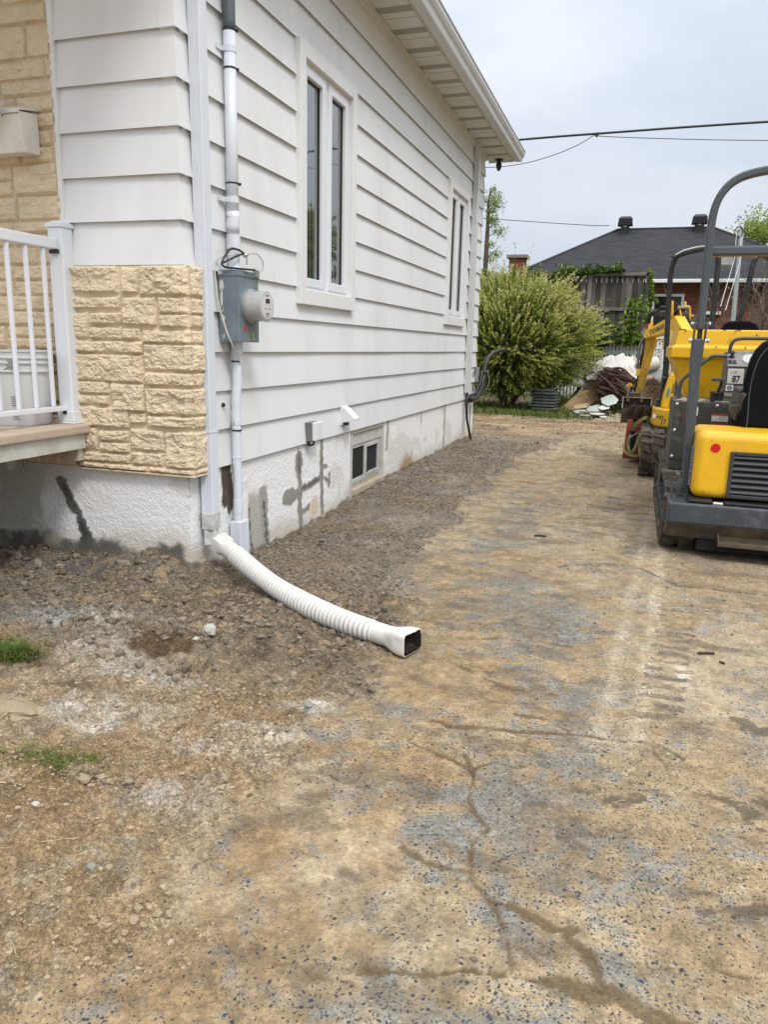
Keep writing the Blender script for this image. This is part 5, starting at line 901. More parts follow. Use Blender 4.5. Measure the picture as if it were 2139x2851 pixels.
# hopper
def hring(x0, x1, y0, y1, z): return [(x0, y0, z), (x1, y0, z), (x1, y1, z), (x0, y1, z)]
rings = [hring(2.515, mir(2.515), 3.12, 3.95, .285), hring(2.372, mir(2.372), 3.00, 4.15, .612), hring(2.352, mir(2.352), 2.975, 4.17, .622), hring(2.350, mir(2.350), 2.97, 4.175, .700), hring(2.372, mir(2.372), 2.99, 4.155, .716), hring(2.392, mir(2.392), 3.0, 4.14, .832), hring(2.41, mir(2.41), 3.02, 4.12, .832), hring(2.40, mir(2.40), 3.01, 4.13, .62), hring(2.54, mir(2.54), 3.14, 3.92, .30)]
hb = MB(); hv = [p for r_ in rings for p in r_]; hf = [(3, 2, 1, 0), tuple(range(32, 36))]
for i in range(len(rings)-1): hf += [(i*4+k, i*4+(k+1) % 4, (i+1)*4+(k+1) % 4, (i+1)*4+k) for k in range(4)]
hb.add(hv, hf); hb.build('hopper', M['yellow'], DU, bevel=.008, seg=2)
rv = MB(); 
for x_, y_, z_ in ((2.50, 2.988, .608), (2.78, 2.985, .823), (2.93, 2.99, .795), (2.66, 2.965, .706), (2.86, 2.965, .706), (2.44, 2.99, .82)): rv.lathe((x_, y_, z_), (0, -1, 0), [(0, .006), (.004, .005)], 8)
rv.build('rivets', M['dark'], DU); MB().box(2.56, mir(2.56), 3.15, 3.7, -.15, .285).build('hopper_frame', M['charcoal'], DU)
rt_ = MB()
for x_, z_, s_ in ((2.39, .832, .05), (2.51, .833, .02), (2.545, .833, .015), (2.70, .833, .02), (2.79, .833, .03)): rt_.box(x_, x_+s_, 2.998, 3.004, z_-.004, z_+.0015)
for k in range(6): rt_.box(2.735+k*.004, 2.740+k*.004, 2.9705, 2.972, .735+k*.006, .740+k*.006)
rt_.build('paint_chips', mat('chip_brown', (.12, .06, .02), .8), DU)
# console with the number plate
cons = MB().prism([(2.685, 2.36, .335), (2.690, 2.36, .572), (2.690, 2.50, .672), (2.690, 2.64, .672), (2.685, 2.64, .335)], (.30, 0, 0)).build('console', mat('console_grey_green', (.085, .085, .07), .6, var=.25, vs=10, dirt=.5, dirtcol=(.2, .18, .14), ds=12), DU, bevel=.006)
MB().prism([(2.692, 2.356, .575), (2.692, 2.498, .677), (2.984, 2.498, .677), (2.984, 2.356, .575)], (0, -.003, .003)).build('dash_panel', mat('dash_grey', (.22, .22, .215), .7, var=.2, vs=20, dirt=.4, ds=20), cons)
nrm = Vector((0, -.58, .81))
MB().lathe((2.835, 2.42, .626), nrm, [(0, .052), (.004, .052), (.006, .046)], 28).build('gauge', mat('gauge_glass', (.45, .46, .46), .1, coat=.5), cons)
for x_ in (2.707, 2.735): MB().obox((x_, 2.375, .592), (x_, 2.405, .613), (.011, 0, 0), nrm*.008).build('switch', M['black'], cons, bevel=.002)
MB().lathe((2.72, 2.44, .636), nrm, [(0, .02), (.01, .02), (.014, .008), (.03, .006), (.035, .016), (.045, .012)], 12).build('ignition_knob', M['black'], cons)
pl_ = MB().box(2.697, 2.797, 2.351, 2.357, .462, .562).build('number_plate', mat('number_plate_white', (.62, .62, .58), .6, var=.10, vs=30, dirt=.4, dirtcol=(.35, .33, .28), ds=30), cons, bevel=.004)
text('87', .062, (2.728, 2.3495, .474), (1, 0, 0), (0, 0, 1), M['black'], pl_, 'number', sx=.78, bold=.0012)
text('L19', .026, (2.716, 2.3495, .530), (1, 0, .05), (0, 0, 1), mat('faint_pen', (.30, .30, .28), .7), pl_, 'handwriting')
MB().box(2.695, 2.742, 2.353, 2.3575, .415, .455).build('sticker', M['white'], cons); MB().lathe((2.719, 2.353, .435), (0, -1, 0), [(0, .015), (.001, .015)], 20).build('blue_disc', mat('sticker_blue', (.08, .10, .20), .5), cons); MB().lathe((2.719, 2.352, .435), (0, -1, 0), [(0, .009), (.001, .009)], 20).build('grey_disc', mat('sticker_grey', (.3, .32, .36), .5), cons)
MB().box(2.692, 2.74, 2.353, 2.3575, .378, .402).build('lower_sticker', mat('dull_sticker', (.34, .31, .25), .7), cons)
MB().obox((2.60, 2.34, .485), (2.680, 2.34, .488), (0, .012, 0), (0, 0, .011)).build('lever_grip', cp, cons, bevel=.004)
MB().tube([(2.665, 2.35, .48), (2.662, 2.36, .44), (2.648, 2.37, .40), (2.645, 2.38, .34)], .010, 8).box(2.61, 2.68, 2.37, 2.45, .335, .405).tube([(2.625, 2.36, .395), (2.665, 2.36, .397)], .007, 8).build('lever', M['black'], cons)
rail_m = mat('rail_paint', (.045, .05, .05), .45, var=.15, dirt=.4, dirtcol=(.2, .19, .16), ds=10)
MB().tube(catmull([(2.700, 2.42, .66), (2.704, 2.42, .715), (2.722, 2.42, .748), (2.76, 2.42, .760), (2.85, 2.42, .763), (3.2, 2.42, .763)], 6), .0125, 10).build('hand_rail', rail_m, DU, smooth=True)
MB().tube(catmull([(2.69, 2.42, .642), (2.62, 2.42, .642), (2.590, 2.42, .636), (2.53, 2.42, .585), (2.45, 2.42, .508), (2.418, 2.42, .468), (2.408, 2.42, .42), (2.405, 2.42, .335)], 6), .0125, 10).build('hand_rail', rail_m, DU, smooth=True)
# seat
leather = mat('black_vinyl', (.0030, .0034, .005), .55, var=.15, vs=5, bump=.1, bs=160, spec=.1)
prof = [(2.752, .215), (2.757, .30), (2.752, .40), (2.753, .48), (2.760, .55), (2.775, .63), (2.800, .69), (2.835, .732), (2.87, .750), (2.95, .757)]
prof = prof+[(mir(a), b) for a, b in prof[-2::-1]]
MB().prism([(a, 1.97+(b-.2)*.10, b) for a, b in prof], (0, -.085, 0)).build('seat_back', leather, DU, bevel=.022, seg=4)
pip = [(a+(.034 if a < 2.95 else -.034), 1.877+(b-.2)*.10, b-.026) for a, b in prof]; MB().tube(catmull(pip, 3), .004, 6).build('seat_piping', mat('grey_piping', (.05, .052, .06), .4), DU, smooth=True)
MB().box(2.74, 3.16, 1.93, 2.32, .215, .30).build('seat_cushion', leather, DU, bevel=.03, seg=3)
MB().box(2.715, 2.775, 1.93, 2.10, .425, .458).prism([(2.735, 1.90, .425), (2.775, 1.90, .425), (2.775, 1.93, .30), (2.745, 1.93, .33)], (0, .06, 0)).build('armrest', mat('armrest_vinyl', (.05, .05, .062), .5), DU, bevel=.012)
MB().prism([(2.70, 2.02, .335), (2.76, 2.02, .335), (2.77, 2.02, .22), (2.728, 2.02, .25), (2.70, 2.02, .30)], (0, .12, 0)).build('seat_bellows', mat('bellows', (.10, .10, .085), .8, var=.3), DU)
# ------------------------------------------------------------------ mini excavator behind it
EX = thing('mini_excavator', (2.80, 5.3, -.55), 'yellow mini excavator with black canopy tubes and lowered bucket behind the dumper', 'excavator')
yel2 = mat('faded_yellow_paint', (.74, .44, .015), .42, var=.08, vs=3, dirt=.55, dirtcol=(.30, .20, .06), ds=4, dlo=.54, dhi=.85)
track(EX, 2.215, 2.440, 4.50, 5.95, -.56, -.13, .085); track(EX, 3.16, 3.385, 4.50, 5.95, -.56, -.13, .085)
MB().box(2.45, 3.15, 4.7, 5.8, -.40, -.18).box(2.44, 2.55, 4.75, 5.7, -.30, -.16).build('undercarriage', M['dustysteel'], EX)
def disc_body(name, z0, z1, rad, m_, x0=None, bev=.012, cx=2.80, cy=5.35, cut=None):
    n = 40; pts = []
    for k in range(n):
        a = 2*math.pi*k/n; e_ = 1/(abs(math.cos(a))**3.2+abs(math.sin(a))**3.2)**(1/3.2); pts.append((cx+rad[0]*e_*math.cos(a), cy+rad[1]*e_*math.sin(a), z0))
    return MB().prism(pts, (0, 0, z1-z0)).build(name, m_, EX, bevel=bev, seg=3)
disc_body('skirt', -.175, -.098, (.475, .46), M['charcoal'])
cw_ = disc_body('counterweight', -.095, .095, (.488, .47), yel2, bev=.02)
cowl = MB().prism([(2.385, 5.02, .095), (2.400, 5.02, .24), (2.428, 5.02, .395), (2.452, 5.02, .440), (2.502, 5.02, .462), (2.60, 5.02, .462), (2.62, 5.02, .095)], (0, .62, 0)).build('cowl', yel2, EX, bevel=.02, seg=3)
for z0_, z1_, dx in ((.26, .355, .012), (.115, .215, 0)): MB().prism([(2.458+dx, 5.012, z0_), (2.472+dx, 5.012, z1_), (2.525+dx, 5.012, z1_), (2.530+dx, 5.012, z0_)], (0, .012, 0)).build('vent', mat('ochre_mesh', (.22, .15, .05), .8, var=.3, vs=60), cowl, bevel=.004)
MB().prism([(2.438, 5.014, .20), (2.455, 5.014, .225), (2.457, 5.014, .29), (2.446, 5.014, .315), (2.430, 5.014, .290), (2.424, 5.014, .235)], (0, .008, 0)).build('teal_sticker', mat('teal', (.12, .28, .25), .5, var=.2, vs=80), cowl)
text('ViO', .050, (2.349, 4.945, -.002), (1, -.30, -.12), (0, 0, 1), M['black'], cw_, 'model_name', sx=.85, bold=.0016)
text('17', .085, (2.388, 4.915, -.065), (1, -.25, -.08), (0, 0, 1), M['black'], cw_, 'model_name', shear=.25, sx=.55, bold=.0022)
MB().box(2.316, 2.340, 4.985, 4.992, -.005, .035).build('sticker', M['white'], cw_)
MB().box(2.325, 2.40, 5.25, 5.55, .105, .128).box(2.34, 2.42, 5.30, 5.5, .128, .165).build('floor_pad', M['rubber'], EX, bevel=.006)
# operator seat and floor
MB().box(2.5, 3.2, 5.0, 5.7, .10, .45).build('body_shell', M['charcoal'], EX, bevel=.02)
q = [(2.882, .75), (2.885, .90), (2.905, .945), (2.945, .975), (3.03, .985), (3.13, .983), (3.19, .960), (3.225, .925), (3.235, .88), (3.235, .75)]
MB().prism([(a, 5.16, b) for a, b in q], (0, .09, 0)).build('seat_back', leather, EX, bevel=.02, seg=3); MB().prism([(a, 5.22, b-.5) for a, b in q], (0, .08, .3)).build('seat_back', leather, EX, bevel=.01)
tb = M['blackmetal']
def ct(pts, r=.027, name='canopy_post'): return MB().tube(catmull(pts, 6), r, 12).build(name, tb, EX, smooth=True)
ct([(2.395, 5.25, .12), (2.398, 5.25, .50), (2.378, 5.25, .90), (2.362, 5.25, 1.25), (2.358, 5.25, 1.42), (2.366, 5.24, 1.52), (2.395, 5.22, 1.598), (2.46, 5.18, 1.628), (2.58, 5.08, 1.648), (2.66, 5.02, 1.650), (2.73, 4.97, 1.625), (2.762, 4.95, 1.56), (2.770, 4.95, 1.45), (2.775, 4.95, .95), (2.78, 4.95, .45)])
ct([(3.36, 5.9, 1.62), (3.22, 5.5, 1.64), (3.14, 5.28, 1.60), (3.112, 5.25, 1.53), (3.10, 5.25, 1.40), (3.075, 5.25, 1.15), (3.04, 5.25, .95), (3.0, 5.25, .5)])
wp = MB().tube([(2.385, 5.2, 1.618), (2.46, 5.16, 1.655), (2.56, 5.08, 1.672), (2.66, 5.0, 1.677)], [.008, .010, .008, .006], 6); wp.build('tape_remnant', mat('white_tape', (.6, .6, .58), .6), EX)
MB().blob((2.372, 5.20, 1.602), (.045, .01, .018), 1, .5, 3).blob((2.40, 5.2, 1.635), (.008, .008, .03), 1, .4, 4).build('torn_cover', M['black'], EX)
MB().tube(catmull([(2.37, 5.2, .40), (2.425, 5.2, .40), (2.415, 5.2, .46), (2.418, 5.2, .60), (2.43, 5.2, .66), (2.47, 5.2, .675)], 5), .016, 8).tube([(2.37, 5.22, .56), (2.43, 5.2, .57)], .012, 8).build('grab_bar', tb, EX, smooth=True)
# boom, stick and bucket
kn = Vector((2.470, 5.55, .92)); tip = Vector((2.215, 6.02, .835))
d = (tip-kn); dh = Vector((d.x, d.y, 0)).normalized(); sd2 = Vector((-dh.y, dh.x, 0))   # towards the house side and the viewer
if sd2.dot(Vector((0, -1, 0))) < 0: sd2 = -sd2
def BP(u, z): return kn+dh*u+Vector((0, 0, z))       # u along the boom plane, z height above the knee
LB = Vector((d.x, d.y, 0)).length
pr = [BP(LB+.012, -.055), BP(LB+.02, -.095), BP(LB-.02, -.115), BP(LB-.06, -.105), BP(.10, -.060), BP(.04, -.085), BP(-.05, -.17), BP(-.10, -.33), BP(-.30, -.55), BP(-.42, -.45), BP(-.22, -.02), BP(-.06, .115), BP(.03, .115), BP(.14, .085), BP(LB-.06, -.015), BP(LB-.0, -.018)]
bm_ = MB().prism([p+sd2*.06 for p in pr], -sd2*.12).build('boom', yel2, EX, bevel=.006)
MB().tube(catmull([BP(-.30, -.5)+sd2*.066, BP(-.10, -.12)+sd2*.066, BP(-.01, -.05)+sd2*.066, BP(.06, -.065)+sd2*.066, BP(.085, -.10)+sd2*.066, BP(.08, -.2)+sd2*.066], 5), .010, 8).build('pipe', yel2, bm_, smooth=True)
tp = BP(LB-.115, -.082)+sd2*.0605; text('YANMAR', .082, tp, -dh+Vector((0, 0, .24)), (0, 0, 1), M['black'], bm_, 'lettering', sx=.92, bold=.0018)
MB().prism([BP(-.07, -.20)+sd2*.068, BP(-.03, -.20)+sd2*.068, BP(-.03, -.04)+sd2*.068, BP(-.07, -.04)+sd2*.068], sd2*.002).build('white_sticker', M['white'], bm_)
# the yellow bracket above the knee with hoses
for off in (.075, -.075):
    br = [BP(-.02, .10), BP(.04, .10), BP(.030, .20), BP(.012, .262), BP(-.012, .272), BP(-.032, .25), BP(-.05, .12)]; MB().prism([p+sd2*(off+.006) for p in br], -sd2*.012).build('bracket', yel2, bm_, bevel=.004)
x2 = Vector((.115, .03, 0))
MB().tube(catmull([BP(-.03, .02)+x2, BP(-.03, .12)+x2, BP(-.03, .205)+x2*.9, BP(-.02, .218)+x2*.7, BP(-.01, .212)+x2*.3, BP(0, .20)], 4), .010, 8).tube(catmull([BP(-.02, .22), BP(-.03, .15)+x2*.15, BP(-.05, .02)+x2*.3, BP(-.06, -.12)+x2*.35], 4), .009, 8).tube([BP(.02, .115)+x2*0, BP(.0, .125)+x2*1.45], .010, 8).build('hose_guard', yel2, bm_, smooth=True)
MB().tube([BP(-.02, .195)-x2*.1, BP(-.02, .205)+x2*.9], .022, 8).build('guard_pin', M['wornsteel'], bm_)
hs = MB()
for k in range(4): hs.tube(catmull([BP(.02, .20)+x2*(.2+k*.14), BP(-.02, .15)+x2*(.3+k*.16), BP(-.05, .05)+x2*(.45+k*.16), BP(-.07, -.12)+x2*(.6+k*.17)], 5), .011, 8)
hs.build('hoses', M['black'], bm_, smooth=True)
cy = MB().tube([BP(.02, .15)+sd2*.02, BP(LB*.55, .155), BP(LB*.62, .155)], [.028, .028, .03], 14).tube([BP(LB*.6, .155), BP(LB+.02, .14)], .014, 10).tube([BP(LB-.10, .17), BP(LB-.02, .175), BP(LB+.03, .15), BP(LB+.03, .06)], [.02, .022, .024, .02], 8).tube(catmull([BP(.06, .19)+sd2*.03, BP(.25, .225)+sd2*.03, BP(.35, .19)+sd2*.03, BP(.45, .20)+sd2*.03], 4), .010, 6)
cy.build('arm_cylinder', M['black'], bm_, smooth=True)
st_t, st_b = Vector((2.255, 6.03, .80)), Vector((2.155, 6.0, .12))
sdir = (st_b-st_t).normalized(); ax_ = Vector((.93, -.30, 0)).normalized()      # stick axis frames: width seen is its flat side
w_ = ax_
sp = lambda u, a: st_t+sdir*u+w_*a
LS = (st_b-st_t).length
pr = [sp(-.11, -.07), sp(-.02, .03), sp(.0, .055), sp(.05, .045), sp(.30, .038), sp(.46, .030), sp(LS, .028), sp(LS+.02, .0), sp(LS, -.03), sp(.46, -.034), sp(.20, -.042), sp(.05, -.055), sp(-.02, -.055)]
nn_ = sdir.cross(w_).normalized()
if nn_.y > 0: nn_ = -nn_
stk = MB().prism([p+nn_*.045 for p in pr], -nn_*.09).build('stick', mat('dirty_yellow', (.60, .34, .015), .5, var=.12, vs=4, dirt=.85, dirtcol=(.11, .065, .02), ds=5, dlo=.42, dhi=.66), EX, bevel=.006)
MB().prism([sp(-.16, -.075)+nn_*.03, sp(-.20, -.045)+nn_*.03, sp(.02, -.03)+nn_*.03, sp(.04, -.06)+nn_*.03], -nn_*.02).prism([sp(-.16, -.075)-nn_*.03, sp(-.20, -.045)-nn_*.03, sp(.02, -.03)-nn_*.03, sp(.04, -.06)-nn_*.03], nn_*.02).build('cylinder_ear', yel2, stk, bevel=.003)
MB().tube(catmull([sp(-.03, -.03), sp(-.02, -.085), sp(.03, -.115), sp(.15, -.118), sp(.34, -.085)], 6), .016, 10).build('grey_hose', mat('grey_hose', (.16, .175, .17), .5), stk, smooth=True)
MB().tube([sp(-.02, -.075), sp(.30, -.058)], .020, 10).tube([sp(.3, -.058), sp(.60, -.050)], .013, 10).build('bucket_cylinder', M['black'], stk, smooth=True)
MB().prism([sp(.34, -.075)+nn_*.05, sp(.34, -.03)+nn_*.05, sp(.42, -.03)+nn_*.05, sp(.42, -.075)+nn_*.05], -nn_*.1).build('hose_clamp', yel2, stk, bevel=.004)
n = 14; er = [Vector((2.055, 5.93, .262))+Vector((.036*math.cos(math.pi*k/n), 0, .045*math.sin(math.pi*k/n))) for k in range(n+1)]; er += [Vector((2.086, 5.93, .20)), Vector((2.07, 5.93, .20)), Vector((2.072, 5.93, .262)), Vector((2.055, 5.93, .27)), Vector((2.03, 5.93, .255))]
MB().prism(er, (0, .02, 0)).build('link_ear', yel2, stk)
MB().tube([(2.06, 5.94, .27), (2.045, 5.9, .20), (2.05, 5.88, .13)], .016, 8).tube([(2.19, 5.94, .23), (2.20, 5.9, .13)], .014, 8).box(2.03, 2.075, 5.84, 5.9, .10, .145).box(2.185, 2.215, 5.84, 5.9, .10, .14).tube([(2.03, 5.94, .19), (2.22, 5.94, .19)], .014, 8).build('link', M['wornsteel'], stk)
# bucket: rolled shell, side plates, three teeth. mouth faces the viewer
bk_ = MB(); X0, X1 = 2.005, 2.30
prof = [(5.88, .150), (5.93, .125), (5.965, .06), (5.965, -.02), (5.92, -.09), (5.84, -.135), (5.74, -.135), (5.64, -.085), (5.585, -.02), (5.555, .045)]
th = .012
for (a0, b0), (a1, b1) in zip(prof[:-1], prof[1:]):
    c0 = Vector((0, 5.76-a0, -b0)).normalized()*th; c1 = Vector((0, 5.76-a1, -b1)).normalized()*th
    bk_.add([(X0, a0, b0), (X1, a0, b0), (X1, a1, b1), (X0, a1, b1), (X0, a0+c0.y, b0+c0.z), (X1, a0+c0.y, b0+c0.z), (X1, a1+c1.y, b1+c1.z), (X0, a1+c1.y, b1+c1.z)], [(0, 1, 2, 3), (4, 7, 6, 5), (0, 3, 7, 4), (1, 5, 6, 2), (0, 4, 5, 1), (3, 2, 6, 7)])
bkt = bk_.build('bucket', M['wornsteel'], EX, fix=True)
mid = [(5.605, .045), (5.585, .02), (5.575, .0)]
for x_ in (X0-.012, X1): MB().prism([(x_, a, b) for a, b in prof]+[(x_, 5.66, .085), (x_, 5.78, .16)], (.012, 0, 0)).build('side_plate', M['wornsteel'], bkt)
for k in range(3):
    x_ = X0+.045+k*.098; MB().prism([(x_, 5.60, -.045), (x_, 5.565, -.055), (x_, 5.535, .0), (x_+.02, 5.515, .055), (x_+.05, 5.51, .082), (x_+.055, 5.53, .085), (x_+.02, 5.565, .06), (x_, 5.60, -.01)], (.042, 0, .0)).build('tooth', mat('dark_tooth', (.07, .055, .045), .6, metal=.3, var=.3), bkt, bevel=.004)
# ------------------------------------------------------------------ red frame tied with olive straps under the bucket
RF = thing('red_frame', (2.17, 5.35, -.5), 'red steel frame on the ground below the excavator bucket', 'steel frame')
rp = M['redpaint']
for (x0_, x1_, y_, zb_) in ((2.080, 2.125, 5.30, -.48), (2.19, 2.215, 5.35, -.5), (2.27, 2.30, 5.5, -.5)): MB().obox((x0_-.005, y_, zb_), (x0_+.018, y_, -.06), (.012+(x1_-x0_)/3, 0, 0), (0, .02, 0)).build('upright', rp, RF, bevel=.003)
MB().obox((2.22, 5.2, -.12), (2.345, 5.2, -.19), (0, .02, .012), (0, .01, 0)).build('brace', mat('faded_red_paint', (.60, .13, .09), .6), RF); MB().box(2.10, 2.30, 5.45, 5.5, -.20, -.14).box(2.10, 2.30, 5.45, 5.5, -.50, -.44).build('rail', rp, RF, bevel=.003); MB().box(2.10, 2.34, 5.52, 5.9, -.50, -.10).build('body', M['black'], RF, bevel=.02)
ol = mat('olive_webbing', (.20, .22, .075), .8, var=.2, vs=20, bump=.3, bs=200); olb = mat('grey_webbing', (.14, .12, .10), .85, var=.2)
def strap(pts, m_, wd=.026, label=''):
    p = catmull(pts, 8); o = MB().sweep(p, [(-.003, -wd*.62), (.003, -wd*.62), (.003, wd*.62), (-.003, wd*.62)], (.1, 1, .1)).build('strap', m_, smooth=False); return tag(o, label, 'strap', 'webbing straps draped on the red frame')
strap([(2.12, 5.28, -.17), (2.14, 5.22, -.12), (2.19, 5.18, -.06), (2.25, 5.16, -.02), (2.275, 5.2, -.03), (2.285, 5.24, -.08)], ol, .028, 'wide olive strap arching over the top of the red frame')
strap([(2.05, 5.2, -.30), (2.055, 5.12, -.35), (2.10, 5.05, -.40), (2.16, 5.0, -.41), (2.24, 5.0, -.40)], ol, .020, 'olive strap trailing on the ground in front of the red frame')
strap([(2.12, 5.1, -.20), (2.10, 5.08, -.30), (2.13, 5.05, -.385), (2.17, 5.05, -.33), (2.20, 5.1, -.22)], ol, .022, 'olive strap hanging in a loop inside the red frame')
strap([(2.225, 5.08, -.40), (2.21, 5.1, -.30), (2.215, 5.12, -.17), (2.235, 5.15, -.14)], mat('yellow_olive_webbing', (.42, .40, .20), .8), .016, 'pale yellowish strap standing behind the excavator track')
strap([(2.10, 5.05, -.30), (2.12, 5.0, -.22), (2.18, 4.98, -.165), (2.25, 4.97, -.15), (2.31, 4.97, -.19), (2.35, 4.97, -.235)], olb, .013, 'grey brown strap curving onto the excavator track')
# ------------------------------------------------------------------ leaves: many small faces, one mesh per crown
def leafmat(name, stops, trans=.3): return rndmat(name, stops, .55, bump=0, trans=trans)
def cards(P, D, L, Wd, rd, a, roll=None):
    """P points, D directions: a bent leaf of two quads each"""
    k = len(P); D = D/np.linalg.norm(D, axis=1)[:, None]; r_ = rd.normal(size=(k, 3)); S_ = np.cross(D, r_); S_ /= np.linalg.norm(S_, axis=1)[:, None]; Nn = np.cross(S_, D)
    L = L[:, None]; Wd = Wd[:, None]
    v = np.stack([P, P+D*L*.45+S_*Wd*.5+Nn*L*.06, P+D*L, P+D*L*.45-S_*Wd*.5+Nn*L*.06], 1).reshape(-1, 3)
    f = np.arange(k*4).reshape(k, 4); return v, f, a
def leafobj(name, parts_, material, parent=None, loc=None):
    vs_ = []; fs = []; aa = []; n = 0
    for v, f, a in parts_: vs_.append(v); fs.append(f+n); aa.append(a); n += len(v)
    v = np.concatenate(vs_); f = np.concatenate(fs); a = np.concatenate(aa)
    o_ = ORG[parent.name] if parent is not None else Vector(loc); v = v-np.array(o_)
    me = bpy.data.meshes.new(name); me.vertices.add(len(v)); me.vertices.foreach_set('co', v.ravel().astype(np.float32)); me.loops.add(f.size); me.loops.foreach_set('vertex_index', f.ravel()); me.polygons.add(len(f)); me.polygons.foreach_set('loop_start', np.arange(0, f.size, 4)); me.polygons.foreach_set('loop_total', np.full(len(f), 4)); me.update()
    at = me.attributes.new('rnd', 'FLOAT', 'FACE'); at.data.foreach_set('value', np.clip(a, 0, 1).astype(np.float32)); me.materials.append(material)
    o = bpy.data.objects.new(name, me); sc.collection.objects.link(o)
    if parent is not None: o.parent = parent
    else: o.location = o_
    ORG[o.name] = o_; return o
bark = mat('bark', (.10, .075, .055), .9, var=.3, vs=14, bump=.5, bs=40)
# big variegated willow shrub
rd = np.random.default_rng(3)
SH = thing('willow_shrub', (-.25, 11.9, -.5), 'big rounded willow shrub with cream tipped feathery shoots beyond the house corner', 'shrub')
C0 = np.array([-.28, 11.9, .15]); stems = MB(); parts_ = []
dirs = []
while len(dirs) < 2900:
    q = rd.normal(size=3); q /= np.linalg.norm(q)
    if q[2] > -.75 and q[1] < .55: dirs.append(q)
dirs = np.array(dirs)
for i, q in enumerate(dirs):
    rad = np.array([1.66, 1.15, 1.22 if q[2] > 0 else 1.25]); rad = rad*np.array([1-.47*max(0, -q[2]), 1-.47*max(0, -q[2]), 1]); lump = 1+.26*(mnoise.noise(Vector(q*2.3))+.5*mnoise.noise(Vector(q*5)))
    base = C0+np.array([0, 0, .55]); R_ = rad*lump*(.93+.10*rd.random()); e_ = base+q*R_
    sproutL = rd.uniform(.20, .44)*(1.25 if q[2] > .3 else .95)*(1.7 if rd.random() < .09 and q[2] > .1 else 1); inner = rd.random() < .42
    p0 = base+q*R_*(rd.uniform(.62, .85) if inner else .84); dr = q*.75+np.array([.12, 0, .85 if q[2] > 0 else .15])+rd.normal(size=3)*.22; dr /= np.linalg.norm(dr)
    n = rd.integers(40, 58); t_ = np.sort(rd.random(n)); bend = np.array([q[0], q[1], -.5])*.08
    P = p0+dr*(t_*sproutL)[:, None]+bend*(t_**2)[:, None]; az = rd.random(n)*6.283
    a1 = np.cross(dr, [0, 0, 1.]); a1 /= np.linalg.norm(a1)+1e-9; a2 = np.cross(dr, a1)
    D_ = dr*.75+a1*np.cos(az)[:, None]*.8+a2*np.sin(az)[:, None]*.8
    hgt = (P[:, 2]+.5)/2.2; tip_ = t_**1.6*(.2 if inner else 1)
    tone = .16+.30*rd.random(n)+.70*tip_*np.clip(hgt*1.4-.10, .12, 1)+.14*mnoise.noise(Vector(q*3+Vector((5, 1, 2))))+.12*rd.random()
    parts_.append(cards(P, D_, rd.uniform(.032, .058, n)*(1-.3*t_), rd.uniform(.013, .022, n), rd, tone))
    if i % 12 == 0 and q[2] > .0: stems.tube([tuple(base-np.array([0, 0, 1.2])+q*.1), tuple(base+q*R_*.45), tuple(p0), tuple(p0+dr*sproutL*.9)], [.014, .009, .005, .002], 4)
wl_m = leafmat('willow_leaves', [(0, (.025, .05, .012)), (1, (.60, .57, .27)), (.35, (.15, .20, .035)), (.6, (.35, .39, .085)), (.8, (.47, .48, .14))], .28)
n = 24000; q = rd.normal(size=(n, 3)); q /= np.linalg.norm(q, axis=1)[:, None]; rr_in = rd.uniform(.45, .86, n)[:, None]; zsc = np.where(q[:, 2] > 0, 1.15, 1.2)[:, None]
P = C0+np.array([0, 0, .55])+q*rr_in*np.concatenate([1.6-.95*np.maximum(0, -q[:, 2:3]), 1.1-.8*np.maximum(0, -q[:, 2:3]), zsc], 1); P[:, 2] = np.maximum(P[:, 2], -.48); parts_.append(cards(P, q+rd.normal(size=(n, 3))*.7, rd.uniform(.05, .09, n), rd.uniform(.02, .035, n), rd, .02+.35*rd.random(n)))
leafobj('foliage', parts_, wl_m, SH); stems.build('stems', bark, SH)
def crown(c_, rad, n, lsize, rd, lo=.1, hi=.9, lobes=9, hollow=.3, thr=None):
    cc = np.array(c_); rad = np.array(rad); ps = []
    L_ = rd.normal(size=(lobes, 3)); L_ /= np.linalg.norm(L_, axis=1)[:, None]; L_ *= rd.uniform(.35, .75, (lobes, 1))
    pick = rd.integers(0, lobes, n); q = rd.normal(size=(n, 3)); q /= np.linalg.norm(q, axis=1)[:, None]; r_ = rd.uniform(.25, .50, lobes)[pick]*(rd.random(n)**.35)
    p = L_[pick]+q*r_[:, None]; P = cc+p*rad
    D_ = q+rd.normal(size=(n, 3))*.6+np.array([0, 0, -.1]); a = lo+(hi-lo)*(.35*rd.random(n)+.35*rd.random(lobes)[pick]+.3*np.clip(q[:, 2]*.5+.5, 0, 1)); return cards(P, D_, lsize*rd.uniform(.6, 1.3, n), lsize*rd.uniform(.4, .6, n), rd, a)
green = leafmat('tree_leaves', [(0, (.045, .075, .018)), (1, (.45, .52, .12)), (.5, (.20, .28, .06))], .45)
